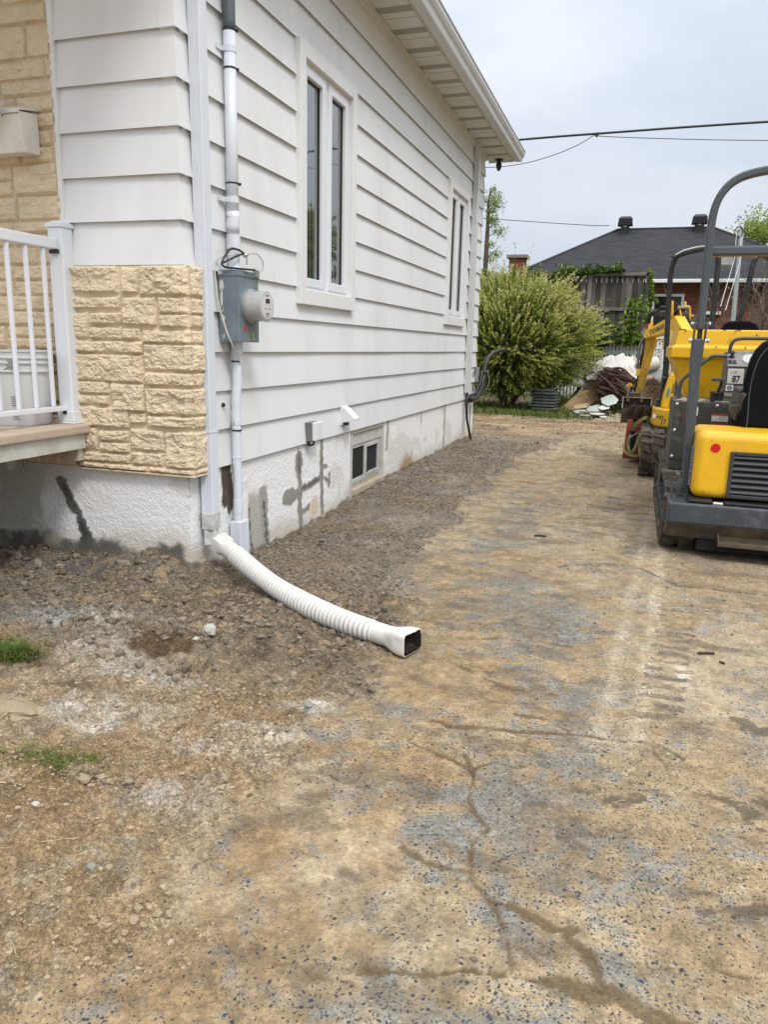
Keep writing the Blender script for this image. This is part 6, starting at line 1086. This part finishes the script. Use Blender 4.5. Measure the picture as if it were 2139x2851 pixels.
# slender tree by the house corner and the pole it grows on
ST = thing('slender_tree', (-1.65, 16, -.3), 'slender young tree with sparse leaves beside the far house corner', 'tree')
MB().tube([(-1.66, 16, -.3), (-1.655, 16, 2.9), (-1.65, 16, 3.5), (-1.66, 16, 4.1), (-1.62, 16, 4.45)], [.07, .06, .05, .03, .01], 8).build('trunk', bark, ST)
br_ = MB(); pts = []
for (dx, dz, L_) in ((.10, 3.15, .15), (.22, 3.62, .22), (.18, 3.75, .2), (.20, 4.25, .26), (.24, 4.05, .3), (.14, 4.12, .2), (.10, 3.95, .15), (.12, 4.4, .14), (-.2, 4.2, .3), (.10, 2.85, .25), (.35, 3.45, .3), (.3, 2.95, .2), (.02, 3.9, .1), (.06, 3.72, .12)):
    br_.tube([(-1.65, 16, dz-.15), (-1.65+dx*.5, 16, dz-.02), (-1.65+dx, 16, dz)], [.012, .008, .003], 4); pts.append((-1.65+dx*.8, 16+rd.uniform(-.1, .1), dz, L_))
br_.build('branches', bark, ST); pr_ = []
for x_, y_, z_, L_ in pts: n = int(130*L_/.2); P = np.array([x_, y_, z_])+rd.normal(size=(n, 3))*np.array([L_*.35, .1, L_*.25]); pr_.append(cards(P, rd.normal(size=(n, 3))+np.array([.2, 0, -.4]), rd.uniform(.04, .075, n), rd.uniform(.02, .03, n), rd, rd.random(n)*.8+.1))
leafobj('foliage', pr_, green, ST)
# ivy and creepers
ivy = leafmat('creeper_leaves', [(0, (.015, .03, .006)), (1, (.22, .34, .03)), (.5, (.055, .11, .012))], .3)
def creeper(segs, label, n_per=500, ls=.06, name='creeper', bright=.0):
    ps = []
    for (x0, x1, y_, z0, z1, sx, sz) in segs:
        n = int(n_per*max(.3, abs(x1-x0)+abs(z1-z0))); t_ = rd.random(n); P = np.stack([x0+(x1-x0)*t_+rd.normal(size=n)*sx, y_+rd.normal(size=n)*.06, z0+(z1-z0)*t_+(np.minimum(np.abs(rd.normal(size=n)), 1.5))*sz*.7*(1+.6*np.sin(t_*23)+.4*np.sin(t_*57))-sz*.4], 1)
        ps.append(cards(P, np.stack([rd.normal(size=n)*.6, -.6+rd.normal(size=n)*.5, -.6+rd.normal(size=n)*.4], 1), rd.uniform(.7, 1.3, n)*ls, rd.uniform(.5, .8, n)*ls, rd, bright+rd.random(n)*.8+.15*np.sin(t_*31)))
    c_ = segs[0]; o = leafobj(name, ps, ivy, loc=(c_[0], c_[2], c_[3])); return tag(o, label, 'creeper')
creeper([(-1.5, .55, 14.62, 2.12, 2.18, .05, .22), (.5, 1.65, 14.62, 2.36, 2.40, .04, .09), (-1.5, .6, 14.66, 1.9, 2.0, .05, .25)], 'dark green creeper trailing along the top of the wooden privacy fence', 2200, .055)
creeper([(2.22, 2.29, 14.58, 2.38, 1.9, .02, .03), (2.28, 2.24, 14.55, 1.95, 1.3, .025, .05), (2.27, 2.42, 14.55, 1.90, 1.70, .015, .02)], 'light green creeper hanging over the right post of the privacy fence', 900, .05, bright=.25)
creeper([(1.15, 1.45, 14.05, .75, 1.3, .12, .10), (1.1, 1.9, 14.05, .85, .95, .2, .08), (1.25, 1.3, 14.02, .6, .9, .06, .1)], 'low creeper climbing over the white fence beside the willow shrub', 420, .085, bright=.15)
creeper([(1.85, 2.0, 14.1, .95, 1.75, .12, .10), (1.8, 2.15, 14.1, .85, .90, .1, .1)], 'bright green creeper climbing the right half of the privacy fence', 560, .085, bright=.3)
# white picket fence
gzf = -.37
PF = thing('picket_fence', (1, 14.2, gzf), 'long white picket fence behind the debris heap', 'fence')
pw = mat('white_fence_paint', (.62, .64, .62), .6, var=.06, dirt=.4, dirtcol=(.35, .38, .32), ds=6)
pk = MB(); x_ = -4.0; k = 0
while x_ < 4.2:
    zt = .88+.006*math.sin(k*1.7); pk.prism([(x_, 14.18, gzf), (x_+.048, 14.18, gzf), (x_+.048, 14.18, zt-.03), (x_+.024, 14.18, zt), (x_, 14.18, zt-.03)], (0, .02, 0)); x_ += .0745; k += 1
pk.build('pickets', pw, PF); MB().box(-4, 4.2, 14.2, 14.24, -.1, -.03).box(-4, 4.2, 14.2, 14.24, .60, .67).build('rails', pw, PF)
for i in range(4): MB().box(-3.6+i*2.4, -3.51+i*2.4, 14.24, 14.33, gzf, .85).build('post', pw, PF)
GT = thing('lattice_gate', (2.55, 13.9, gzf), 'white arbour panel with diamond lattice behind the excavator', 'lattice panel')
lt = MB()
for k in range(8): 
    z_ = .20+k*.09; lt.obox((2.46, 13.9, z_), (2.60, 13.9, z_+.09), (0, .004, 0), (-.006, 0, .009)); lt.obox((2.60, 13.91, z_), (2.46, 13.91, z_+.09), (0, .004, 0), (.006, 0, .009))
lt.build('lattice', M['white'], GT); MB().box(2.43, 2.46, 13.88, 13.93, gzf, .96).box(2.60, 2.65, 13.88, 13.93, gzf, .98).box(2.43, 2.95, 13.88, 13.93, .72, .76).box(2.43, 2.65, 13.88, 13.93, .93, .98).box(2.92, 2.98, 13.88, 13.93, gzf, .78).build('frame', M['white'], GT)
# grey wooden privacy fence
VF = thing('privacy_fence', (.3, 14.7, gzf), 'tall weathered grey board fence overgrown by creeper', 'fence')
wd_ = mat('weathered_boards', (.15, .135, .12), .9, var=.35, vs=3, bump=.4, bs=30, dirt=.8, dirtcol=(.26, .245, .225), ds=2.5, dlo=.42, dhi=.65)
bd = []; x_ = -3.6; rr_ = random.Random(12); k = 0
bmt = rndmat('grey_boards', [(0, (.055, .05, .044)), (1, (.155, .148, .135)), (.5, (.095, .088, .08))], .9, bump=.4, bs=25)
b1 = MB()
while x_ < 2.13:
    w2 = rr_.uniform(.10, .125); 
    b1_k = rr_.random()**1.3; b1.box(x_, min(x_+w2-.006, 2.135), 14.70+.012*(k % 2), 14.72+.012*(k % 2), gzf, 2.28, b1_k); x_ += w2; k += 1
b1.build('boards', bmt, VF, attr='rnd')
MB().box(-3.6, 2.2, 14.655, 14.70, 1.53, 1.60).box(-3.6, 2.2, 14.655, 14.70, .86, .93).build('rails', wd_, VF); MB().box(-3.6, 2.23, 14.63, 14.72, 2.27, 2.335).build('top_cap', wd_, VF)
for x_ in (-2.2, .93, 2.15): MB().box(x_, x_+.085, 14.63, 14.70, gzf, 2.27 if x_ < 2 else 2.36).build('post', wd_, VF)
MB().blob((2.185, 14.67, 2.39), .035, 2, .05, 1).build('finial', mat('brown_knob', (.10, .06, .05), .7), VF, smooth=True)
# neighbouring brick house
brm = bpy.data.materials.new('red_brick'); brm.use_nodes = True; tt = brm.node_tree; bb = tt.nodes['Principled BSDF']; bb.inputs['Roughness'].default_value = .9
ge = N(tt, 'ShaderNodeNewGeometry'); spx = N(tt, 'ShaderNodeSeparateXYZ'); tt.links.new(ge.outputs['Position'], spx.inputs[0]); cb = N(tt, 'ShaderNodeCombineXYZ'); sm_ = N(tt, 'ShaderNodeMath', operation='ADD'); tt.links.new(spx.outputs[0], sm_.inputs[0]); tt.links.new(spx.outputs[1], sm_.inputs[1]); tt.links.new(sm_.outputs[0], cb.inputs[0]); tt.links.new(spx.outputs[2], cb.inputs[1])
bt = N(tt, 'ShaderNodeTexBrick'); bt.inputs['Scale'].default_value = 1; bt.inputs['Brick Width'].default_value = .30; bt.inputs['Row Height'].default_value = .105; bt.inputs['Mortar Size'].default_value = .010; bt.inputs['Color1'].default_value = (.26, .085, .05, 1); bt.inputs['Color2'].default_value = (.15, .05, .035, 1); bt.inputs['Mortar'].default_value = (.09, .055, .045, 1); bt.inputs['Bias'].default_value = -.1; tt.links.new(cb.outputs[0], bt.inputs['Vector']); tt.links.new(bt.outputs[0], bb.inputs['Base Color'])
bp = N(tt, 'ShaderNodeBump'); bp.inputs['Strength'].default_value = .6; bp.inputs['Distance'].default_value = .01; bp.invert = True; tt.links.new(bt.outputs['Fac'], bp.inputs['Height']); tt.links.new(bp.outputs[0], bb.inputs['Normal'])
srm = bpy.data.materials.new('asphalt_shingles'); srm.use_nodes = True; tt = srm.node_tree; bb = tt.nodes['Principled BSDF']; bb.inputs['Roughness'].default_value = .9
co = N(tt, 'ShaderNodeTexCoord'); mp = N(tt, 'ShaderNodeMapping'); tt.links.new(co.outputs['UV'], mp.inputs[0]); bt = N(tt, 'ShaderNodeTexBrick'); bt.inputs['Scale'].default_value = 1; bt.inputs['Brick Width'].default_value = .34; bt.inputs['Row Height'].default_value = .155; bt.inputs['Mortar Size'].default_value = .012; bt.offset = .37; bt.inputs['Color1'].default_value = (.020, .022, .029, 1); bt.inputs['Color2'].default_value = (.006, .007, .010, 1); bt.inputs['Mortar'].default_value = (.010, .010, .013, 1); tt.links.new(mp.outputs[0], bt.inputs['Vector'])
n_ = N(tt, 'ShaderNodeTexNoise'); n_.inputs['Scale'].default_value = 60; tt.links.new(co.outputs['UV'], n_.inputs['Vector']); mxn = N(tt, 'ShaderNodeMix', data_type='RGBA', blend_type='OVERLAY'); mxn.inputs[0].default_value = .5; tt.links.new(bt.outputs[0], mxn.inputs[6]); tt.links.new(n_.outputs[0], mxn.inputs[7]); tt.links.new(mxn.outputs[2], bb.inputs['Base Color'])
NH = thing('neighbour_house', (3, 24, -.3), 'low red brick house with dark grey hipped shingle roof across the back fence', 'house')
YF = 24.0
MB().box(-2.2, 7.6, YF, YF+.3, -.4, 2.86).box(-2.2, -1.9, YF+.3, YF+9, -.4, 2.86).box(7.3, 7.6, YF+.3, YF+9, -.4, 2.86).build('wall', brm, NH)
def roof_uv(o):
    me = o.data; uvl = me.uv_layers.new(name='uv'); 
    for p in me.polygons:
        nrm_ = p.normal; h = Vector((-nrm_.y, nrm_.x, 0)); h = h.normalized() if h.length > 1e-4 else Vector((1, 0, 0)); s_ = nrm_.cross(h)
        for li in p.loop_indices: c_ = me.vertices[me.loops[li].vertex_index].co; uvl.data[li].uv = (c_.dot(h)+10, c_.dot(s_)+10)
zr, ze = 5.22, 2.93; yr = YF+4.6
rx0, rx1 = .98, 4.36
e = [(-2.65, YF-.42, ze), (8.1, YF-.42, ze), (8.1, YF+9.6, ze), (-2.65, YF+9.6, ze), (rx0, yr, zr), (rx1, yr, zr)]
mb = MB().add(e, [(0, 1, 5, 4), (1, 2, 5), (2, 3, 4, 5), (3, 0, 4)]); ro = mb.build('roof', srm, NH); roof_uv(ro)
MB().add([(p[0], p[1], p[2]-.02) for p in e[:4]], [(0, 1, 2, 3)]).build('soffit', M['soffit'], NH)
cap_ = MB()
for a_, b_ in ((e[0], e[4]), (e[1], e[5]), (e[4], e[5])): cap_.tube([a_, b_], .05, 6)
cap_.build('ridge_caps', mat('ridge_shingle', (.028, .03, .036), .9, var=.2), ro)
MB().box(-2.7, 8.15, YF-.54, YF-.42, 2.84, 2.95).build('gutter', M['white'], NH, bevel=.015)
wn = frame(MB(), 2.42, 3.40, 1.35, 2.52, .08, -.06, .04); wn.v = [(b, YF+a*1-.02, c_) if False else (b, YF-.02+(a), c_) for a, b, c_ in wn.v]; wn = wn.build('window', M['white'], NH); MB().box(2.5, 3.32, YF-.03, YF-.02, 1.43, 2.44).build('pane', M['dark'], wn)
bx = MB().box(4.0, 4.55, YF-.12, YF, 1.88, 1.98).build('wall_rail', M['white'], NH)
MB().lathe((4.35, YF-1.5, 3.15), (0, 0, 1), [(0, .20), (.1, .25), (.34, .25), (.36, .28), (.40, .26), (.62, .03)], 20).build('roof_turret', mat('galvanised', (.42, .43, .43), .4, metal=.4), NH)
for x_ in (1.24, 3.86):
    v_ = MB(); y_ = yr-.35; z0 = 4.95; v_.box(x_-.16, x_+.16, y_-.16, y_+.16, z0-.1, z0+.36)
    for k in range(3): w2 = .27-.012*k; v_.prism([(x_-w2, y_-w2, z0+.36+k*.085), (x_+w2, y_-w2, z0+.36+k*.085), (x_+w2, y_+w2, z0+.36+k*.085), (x_-w2, y_+w2, z0+.36+k*.085)], (0, 0, .055)).box(x_-w2+.04, x_+w2-.04, y_-w2+.04, y_+w2-.04, z0+.41+k*.085, z0+.45+k*.085)
    v_.add([(x_-.25, y_-.25, z0+.585), (x_+.25, y_-.25, z0+.585), (x_+.25, y_+.25, z0+.585), (x_-.25, y_+.25, z0+.585), (x_-.17, y_-.17, z0+.67), (x_+.17, y_-.17, z0+.67), (x_+.17, y_+.17, z0+.67), (x_-.17, y_+.17, z0+.67)], [(0, 1, 5, 4), (1, 2, 6, 5), (2, 3, 7, 6), (3, 0, 4, 7), (4, 5, 6, 7)])
    vo = v_.build('roof_vent', M['black'], ro); MB().box(x_-.05, x_+.06, y_-.165, y_-.16, z0+.29, z0+.335).build('vent_label', M['white'], vo)
# chimney of a further house, white shed roof bit
CH = thing('chimney_house', (-2, 20.5, -.3), 'low flat roofed house with brick chimney seen above the creeper', 'house')
MB().box(-6, -.6, 20.4, 26, -.4, 2.55).build('wall', M['siding'], CH); MB().box(-6.2, -.4, 20.2, 26.2, 2.55, 2.75).build('roof', shing, CH)
c1 = MB().box(-1.72, -1.27, 19.9, 20.35, -.4, 3.26).build('chimney', brm, CH); MB().box(-1.80, -1.19, 19.82, 20.43, 3.26, 3.345).build('chimney_cap', mat('concrete_cap', (.22, .19, .17), .9), c1)
# tree, bare shrub and clothesline pole at right
TR = thing('maple_tree', (6.6, 31, -.3), 'light green leafy tree rising behind the right end of the neighbour roof', 'tree')
MB().tube([(6.8, 31, -.3), (6.8, 31, 3), (6.7, 31, 5.5)], [.2, .16, .08], 8).tube([(6.7, 31, 4.5), (6.0, 31, 5.6)], [.06, .02], 6).tube([(6.7, 31, 4.7), (7.4, 31, 6)], [.06, .02], 6).build('trunk', bark, TR)
leafobj('crown', [crown((6.85, 31, 5.35), (1.6, 1.3, 1.1), 4200, .13, rd, .4, 1.0, 16), crown((8.3, 31, 5.4), (1.3, 1.2, 1.2), 2600, .13, rd, .3, 1.0)], green, TR)
BS = thing('bare_shrub', (4.7, 18.5, -.3), 'leafless tangled shrub in front of the brick wall at right', 'shrub')
tb_ = MB(); rr2 = random.Random(21)
def twig(p, d, r, L_, dep):
    q = [p]; 
    for i in range(4): d = (d+Vector((rr2.uniform(-.35, .35), rr2.uniform(-.3, .3), rr2.uniform(-.22, .25)))).normalized(); q.append(q[-1]+d*L_/4)
    tb_.tube(q, [r, r*.85, r*.7, r*.6, r*.5], 4, cap=False)
    if dep > 0:
        for i in (1, 2, 3, 4):
            for _ in range(1): twig(q[i], (d+Vector((rr2.uniform(-.9, .9), rr2.uniform(-.5, .5), rr2.uniform(-.5, .6)))).normalized(), r*.6, L_*.62, dep-1)
for k in range(9): twig(Vector((4.5+k*.13, 18.5, -.3)), Vector((rr2.uniform(-.45, .4), 0, 1)), .028, 1.75, 3)
tb_.build('branches', mat('bare_twigs', (.17, .14, .115), .9, var=.3), BS)
n = 260; P = np.stack([rd.uniform(3.9, 5.6, n), rd.uniform(18.2, 18.8, n), rd.uniform(1.0, 3.0, n)], 1); P = P[(np.sin(P[:, 0]*9)+np.sin(P[:, 2]*7+P[:, 0]*4)) > .8]; leafobj('leaves', [cards(P, rd.normal(size=P.shape), rd.uniform(.05, .1, len(P)), rd.uniform(.03, .05, len(P)), rd, .4+.5*rd.random(len(P)))], green, BS)
CP = thing('clothesline_pole', (4.2, 17, -.3), 'tall galvanised clothesline pole with pulley beside the bare shrub', 'pole')
gp = mat('galvanised_pole', (.40, .43, .45), .5, metal=.2, var=.15, vs=9)
MB().tube([(4.25, 17, -.3), (4.215, 17, 1.5), (4.18, 17, 3.22), (4.16, 17, 3.62)], [.055, .055, .052, .045], 10).build('pole', gp, CP, smooth=True); MB().tube([(4.11+.09*math.cos(k*.45), 16.94, 3.44+.12*math.sin(k*.45)) for k in range(15)], .014, 6).build('pulley', mat('dark_pulley', (.08, .08, .08), .5), CP)
rope = mat('white_rope', (.55, .55, .53), .7)
for pts, l in (([(4.06, 16.9, 3.36), (3.70, 13, 2.42), (3.15, 8.5, 1.30)], 'left of the two white clothesline ropes slanting behind the roll hoop'), ([(4.16, 16.9, 3.33), (3.80, 13, 2.38), (3.22, 8.5, 1.25)], 'right of the two white clothesline ropes slanting behind the roll hoop')): tag(MB().tube(pts, .0045, 5).build('clothesline', rope), l, 'rope')
# overhead wires
bw_ = mat('black_wire', (.02, .02, .022), .5); gw_ = mat('grey_wire_far', (.12, .12, .13), .6)
wire('overhead_wire', [(-3.2, 12, 4.40), (-.34, 12, 4.484), (1.11, 12, 4.508), (3.87, 12, 4.530), (9, 12, 4.50)], .020, bw_, 'thick black overhead cable running from the eave to the right', 'overhead wire')
wire('overhead_wire', [(-2.0, 12, 4.12), (-.95, 12, 4.03), (-.30, 12, 4.06), (.25, 12, 4.17), (.72, 12, 4.33), (1.03, 12, 4.492), (1.13, 12, 4.46), (2.2, 12, 4.36), (3.9, 12, 4.235), (8, 12, 4.0)], .0075, gw_, 'thin grey wire sagging from the eave up to the thick cable', 'overhead wire')
wire('overhead_wire', [(-3, 22, 4.72), (-1.0, 22, 4.54), (.4, 22, 4.42), (.95, 22, 4.40)], .012, gw_, 'faint distant wire above the neighbour roof', 'overhead wire')
tag(MB().blob((1.06, 12, 4.49), (.035, .02, .05), 1, .2, 2).build('wire_clamp', bw_), 'small clamp where the thin wire meets the thick cable', 'clamp')
# ------------------------------------------------------------------ debris heap
def crumple(c_, sx, sy, h, n, seed, m_, name, label, cat, amp=.2, tiltx=0, tilty=0, frq=3, thick=0, rot=0):
    vs_ = []; o_ = Vector((seed*3.1, seed*1.7, 0)); cr_, sr_ = math.cos(rot), math.sin(rot)
    for j in range(n+1):
        for i in range(n+1):
            u, v = i/n*2-1, j/n*2-1; q = Vector((u*frq, v*frq, 0))+o_; nn = mnoise.noise(q)+.5*mnoise.noise(q*2.3)+.25*abs(mnoise.noise(q*5)); e_ = 1+.18*mnoise.noise(Vector((u*2, v*2, 5))+o_)
            dome = max(0, 1-(u*u+v*v)*.6); xx, yy = u*sx*e_, v*sy*e_; vs_.append((c_[0]+xx*cr_-yy*sr_, c_[1]+xx*sr_+yy*cr_, c_[2]+h*dome+amp*nn+tiltx*u+tilty*v))
    mb = MB(); mb.add(vs_, [(j*(n+1)+i, j*(n+1)+i+1, (j+1)*(n+1)+i+1, (j+1)*(n+1)+i) for j in range(n) for i in range(n)]); o = mb.build(name, m_, fix=False)
    if thick: md = o.modifiers.new('thickness', 'SOLIDIFY'); md.thickness = thick
    return tag(o, label, cat)
tarp = mat('white_membrane', (.53, .52, .495), .5, var=.06, vs=4, dirt=.5, dirtcol=(.60, .44, .27), ds=1.6, dlo=.52, dhi=.7)
crumple((1.45, 12.2, .10), .24, .22, .26, 18, 13, mat('dirty_pale_sheet', (.50, .48, .42), .7, var=.1, vs=5, dirt=.6, dirtcol=(.34, .25, .15), ds=4, dlo=.45, dhi=.65), 'plastic_sheet', 'dirty pale sheet bunched left of the white plastic sheet', 'plastic sheet', .11, .0, .06, 2.6, .006)
crumple((2.22, 12.4, .05), .30, .25, .28, 18, 15, mat('grey_dusty_sheet', (.33, .34, .32), .8, var=.15, vs=5), 'tarpaulin', 'grey tarpaulin slumped behind the root ball', 'tarpaulin', .10, .0, .05, 2.2, .008)
crumple((1.74, 12.35, .24), .48, .35, .30, 26, 3, tarp, 'plastic_sheet', 'crumpled white plastic sheet on top of the debris heap', 'plastic sheet', .10, .02, .12, 2.2, .006)
olive = mat('olive_carpet', (.24, .24, .185), .95, var=.12, vs=5); pale = mat('pale_carpet', (.42, .42, .38), .9, var=.1, vs=6); foam = mat('tan_foam', (.50, .34, .18), .95, var=.15, vs=9, dirt=.6, dirtcol=(.25, .17, .09), ds=5); bluegrey = mat('bluegrey_sheet', (.27, .30, .29), .8, var=.12, vs=4)
crumple((1.10, 12.4, .02), .36, .30, .26, 20, 5, olive, 'carpet', 'grey green rolled carpet at the left of the debris heap', 'carpet', .07, -.03, .05, 1.8, .015)
def roll(p, q, r, m_, label, r2=None):
    p, q = Vector(p), Vector(q); ax = (q-p).normalized(); s_ = MB(); 
    s_.lathe(p, ax, [(0, r*.25), (.012, r*.3), (.012, r*.55), (-.006, r*.62), (.0, r*.96), (.015, r), ((q-p).length*.5, r*1.05), ((q-p).length-.01, (r2 or r)), ((q-p).length, (r2 or r)*.9)], 20); o = s_.build('carpet_roll', m_, smooth=False); smooth_by_angle(o, 40); return tag(o, label, 'carpet roll', 'rolled carpets in the debris heap')
roll((.93, 11.95, .06), (1.38, 12.3, -.03), .075, pale, 'small pale carpet roll at the left edge of the heap', .07)
roll((2.13, 12.2, .36), (2.50, 12.3, .47), .115, mat('offwhite_roll', (.58, .58, .52), .9, var=.08), 'thick off white carpet roll behind the excavator stick')
crumple((1.36, 12.25, .22), .16, .25, .17, 12, 8, olive, 'carpet', 'folded olive carpet edge below the white sheet', 'carpet', .05, -.02, .04, 1.6, .012)
mb = MB().prism([(.72, 11.75, -.50), (1.16, 11.55, -.50), (1.50, 11.9, -.20), (1.46, 12.2, .04), (1.20, 12.2, -.02)], (-.01, .03, -.05)); tag(mb.build('foam_board', foam, bevel=.01), 'large tan foam board leaning at the left of the debris heap', 'board')
tag(MB().prism([(2.05, 12.0, -.3), (2.62, 12.1, -.35), (2.66, 12.3, .30), (2.45, 12.35, .40), (2.10, 12.2, .15)], (0, .03, 0)).build('sheet_panel', bluegrey, bevel=.008), 'blue grey sheet standing behind the excavator stick', 'panel')
tag(MB().prism([(2.24, 11.8, .02), (2.33, 11.8, .04), (2.42, 11.8, .21), (2.38, 11.8, .24), (2.30, 11.8, .18)], (0, .02, 0)).build('torn_board', mat('pinkish_board', (.58, .44, .34), .9, var=.1)), 'torn pale pink board in front of the blue grey sheet', 'board')
gyp = mat('teal_plasterboard', (.38, .46, .43), .85, var=.12, vs=8, dirt=.5, dirtcol=(.5, .48, .42), ds=9); gyw = mat('white_plasterboard', (.62, .62, .58), .85, var=.1)
rr3 = random.Random(33)
for k, (x_, y_, z_, a_, b_, rot, tl, m_, l) in enumerate([(1.22, 11.2, -.46, .16, .10, .3, .1, gyp, 'broken teal plasterboard piece at the front left of the heap'), (1.45, 11.25, -.40, .20, .10, -.2, .25, gyp, 'large tilted teal plasterboard piece in the middle of the heap front'), (1.50, 11.0, -.47, .17, .07, .5, .05, gyw, 'white plasterboard strip below the teal pieces'), (1.70, 11.35, -.24, .16, .13, .1, .35, gyp, 'upper teal plasterboard piece leaning on the heap'), (1.30, 10.9, -.50, .10, .05, .9, .02, gyw, 'small white plasterboard scrap at the front of the heap'), (1.62, 10.8, -.50, .07, .04, .2, .03, gyw, 'lone white scrap lying in front of the heap'), (1.18, 11.5, -.38, .14, .09, -.5, .2, mat('tan_scrap', (.48, .34, .21), .9), 'tan board scrap beside the foam board'), (1.62, 11.15, -.36, .12, .06, 1.0, .3, gyw, 'jagged white scrap between the teal pieces'), (1.38, 11.1, -.45, .22, .04, .15, .05, mat('wood_scrap', (.25, .18, .11), .9), 'long brown wood scrap lying in the plasterboard')]):
    n = 7; pts = []
    for q in range(n): an = q*6.283/n+rr3.uniform(-.2, .2); px, py = a_*math.cos(an)*rr3.uniform(.75, 1.15), b_*math.sin(an)*rr3.uniform(.75, 1.15)*2; X_, Y_ = px*math.cos(rot)-py*math.sin(rot), px*math.sin(rot)+py*math.cos(rot); pts.append((x_+X_, y_+Y_, z_+tl*Y_+tl*.4*X_))
    tag(MB().prism(pts, (0, 0, .014)).build('plasterboard' if 'plaster' in l else 'scrap', m_), l, 'board scrap')
sc_b = MB()
for k in range(150): x_, y_ = rr3.uniform(1.0, 1.95), rr3.uniform(10.5, 11.6); s_ = rr3.uniform(.01, .045); an = rr3.random()*3; z_ = gz(x_, y_)+rr3.random()*.12*max(0, y_-10.7); sc_b.obox((x_-s_*math.cos(an), y_-s_*math.sin(an), z_), (x_+s_*math.cos(an), y_+s_*math.sin(an), z_+.02), (-.012*math.sin(an), .012*math.cos(an), 0), (0, 0, .003))
tag(sc_b.build('rubble', mat('mixed_rubble', (.36, .32, .26), .9, var=.5, vs=3)), 'small mixed scraps strewn at the foot of the debris heap', 'rubble', kind='stuff')
# pile of bark strips and roots
bkb = MB()
for k in range(95):
    p = Vector((rr3.uniform(1.42, 1.75), rr3.uniform(11.6, 12.0), rr3.uniform(-.18, .34))); q = p+Vector((rr3.uniform(.2, .50), rr3.uniform(-.1, .1), rr3.uniform(-.32, -.02))); m_ = (p+q)/2+Vector((0, 0, rr3.uniform(0, .08)))
    q.z = max(q.z, -.35); bkb.sweep(catmull([p, m_, q], 4), [(-.022, -.006), (.022, -.006), (.026, .006), (-.020, .008)], (0, .5, rr3.uniform(-1, 1)))
for k in range(260):
    p = Vector((rr3.gauss(1.52, .10), rr3.uniform(11.6, 12.0), rr3.gauss(.0, .14))); d_ = Vector((rr3.uniform(-1, .2), rr3.uniform(-.5, .2), rr3.uniform(-.6, .9))).normalized(); L_ = rr3.uniform(.08, .22); bkb.tube([p, p+d_*L_*.5+Vector((0, 0, rr3.uniform(-.02, .02))), p+d_*L_], [.006, .004, .002], 4, cap=False)
tag(bkb.build('branch_bundle', mat('dark_red_bark', (.075, .042, .032), .9, var=.5, vs=5)), 'dark reddish brown bundle of torn branches on the heap', 'branches')
rtm = MB().blob((2.42, 11.9, -.28), (.36, .3, .42), 3, .25, 7)
for k in range(420):
    an = rr3.uniform(0, 6.28); el = rr3.uniform(-.2, 1.5); p = Vector((2.42+.34*math.cos(an)*math.cos(el), 11.85-abs(.28*math.sin(an))*math.cos(el), -.28+.40*math.sin(el))); d_ = Vector((rr3.uniform(-1, 1), rr3.uniform(-1, 0), rr3.uniform(-.7, .7))).normalized(); L_ = rr3.uniform(.05, .18); rtm.tube([p, p+d_*L_*.5+Vector((0, 0, .02)), p+d_*L_], [.007, .005, .002], 4, cap=False)
tag(rtm.build('root_ball', mat('root_brown', (.13, .08, .045), .95, var=.5, vs=8)), 'brown earthy root ball heaped behind the excavator bucket', 'root ball')
tag(MB().obox((2.02, 12.1, .60), (2.16, 12.0, .36), (.011, 0, .006), (0, .01, 0)).build('lath', mat('pale_lath', (.55, .45, .28), .8)), 'thin pale wooden lath sticking up behind the excavator stick', 'lath')
tag(MB().obox((.86, 12.0, -.45), (1.10, 12.2, -.03), (.03, 0, -.01), (0, .01, 0)).build('plank', mat('dark_plank', (.07, .06, .05), .9)), 'dark narrow plank leaning between the slabs and the foam board', 'plank')
# stacked dark slabs
slm = mat('dark_slate_slab', (.085, .10, .095), .85, var=.2, vs=8, dirt=.5, dirtcol=(.17, .18, .16), ds=6)
names = ['bottom slab', 'second slab from the bottom', 'third slab from the bottom', 'fourth slab from the bottom', 'fifth slab from the bottom', 'sixth slab from the bottom', 'top slab']
for k in range(7):
    dx, dy = rr3.uniform(-.03, .03), rr3.uniform(-.03, .03); z_ = -.47+k*.058; w2 = .23 if k < 6 else .18
    tag(MB().prism([(.47-w2+dx, 11.45+dy, z_), (.47+w2+dx, 11.42+dy, z_+.004), (.52+w2+dx, 11.8+dy, z_+.004), (.45-w2+dx, 11.82+dy, z_)], (0, 0, .036)).build('slab', slm, bevel=.005), names[k]+' in the dark slate stack beside the shrub', 'slab', 'dark slabs stacked beside the shrub')
# tall hedge trees across the driveway : out of frame, they show in the window panes
for k, (x_, y_, l) in enumerate([(9.0, 19.5, 'broad green tree across the driveway nearest the brick house'), (8.3, 14.0, 'broad green tree in the middle of the row across the driveway'), (8.6, 8.5, 'broad green tree across the driveway nearest the road')]):
    T_ = thing('hedge_tree', (x_, y_, -.4), l, 'tree', 'trees across the driveway'); MB().tube([(x_, y_, -.5), (x_, y_, 2.2)], [.15, .10], 8).build('trunk', bark, T_)
    leafobj('crown', [crown((x_, y_, 2.9), (2.1, 3.4, 3.6), 7000, .30, rd, .0, .7, 16)], green, T_)
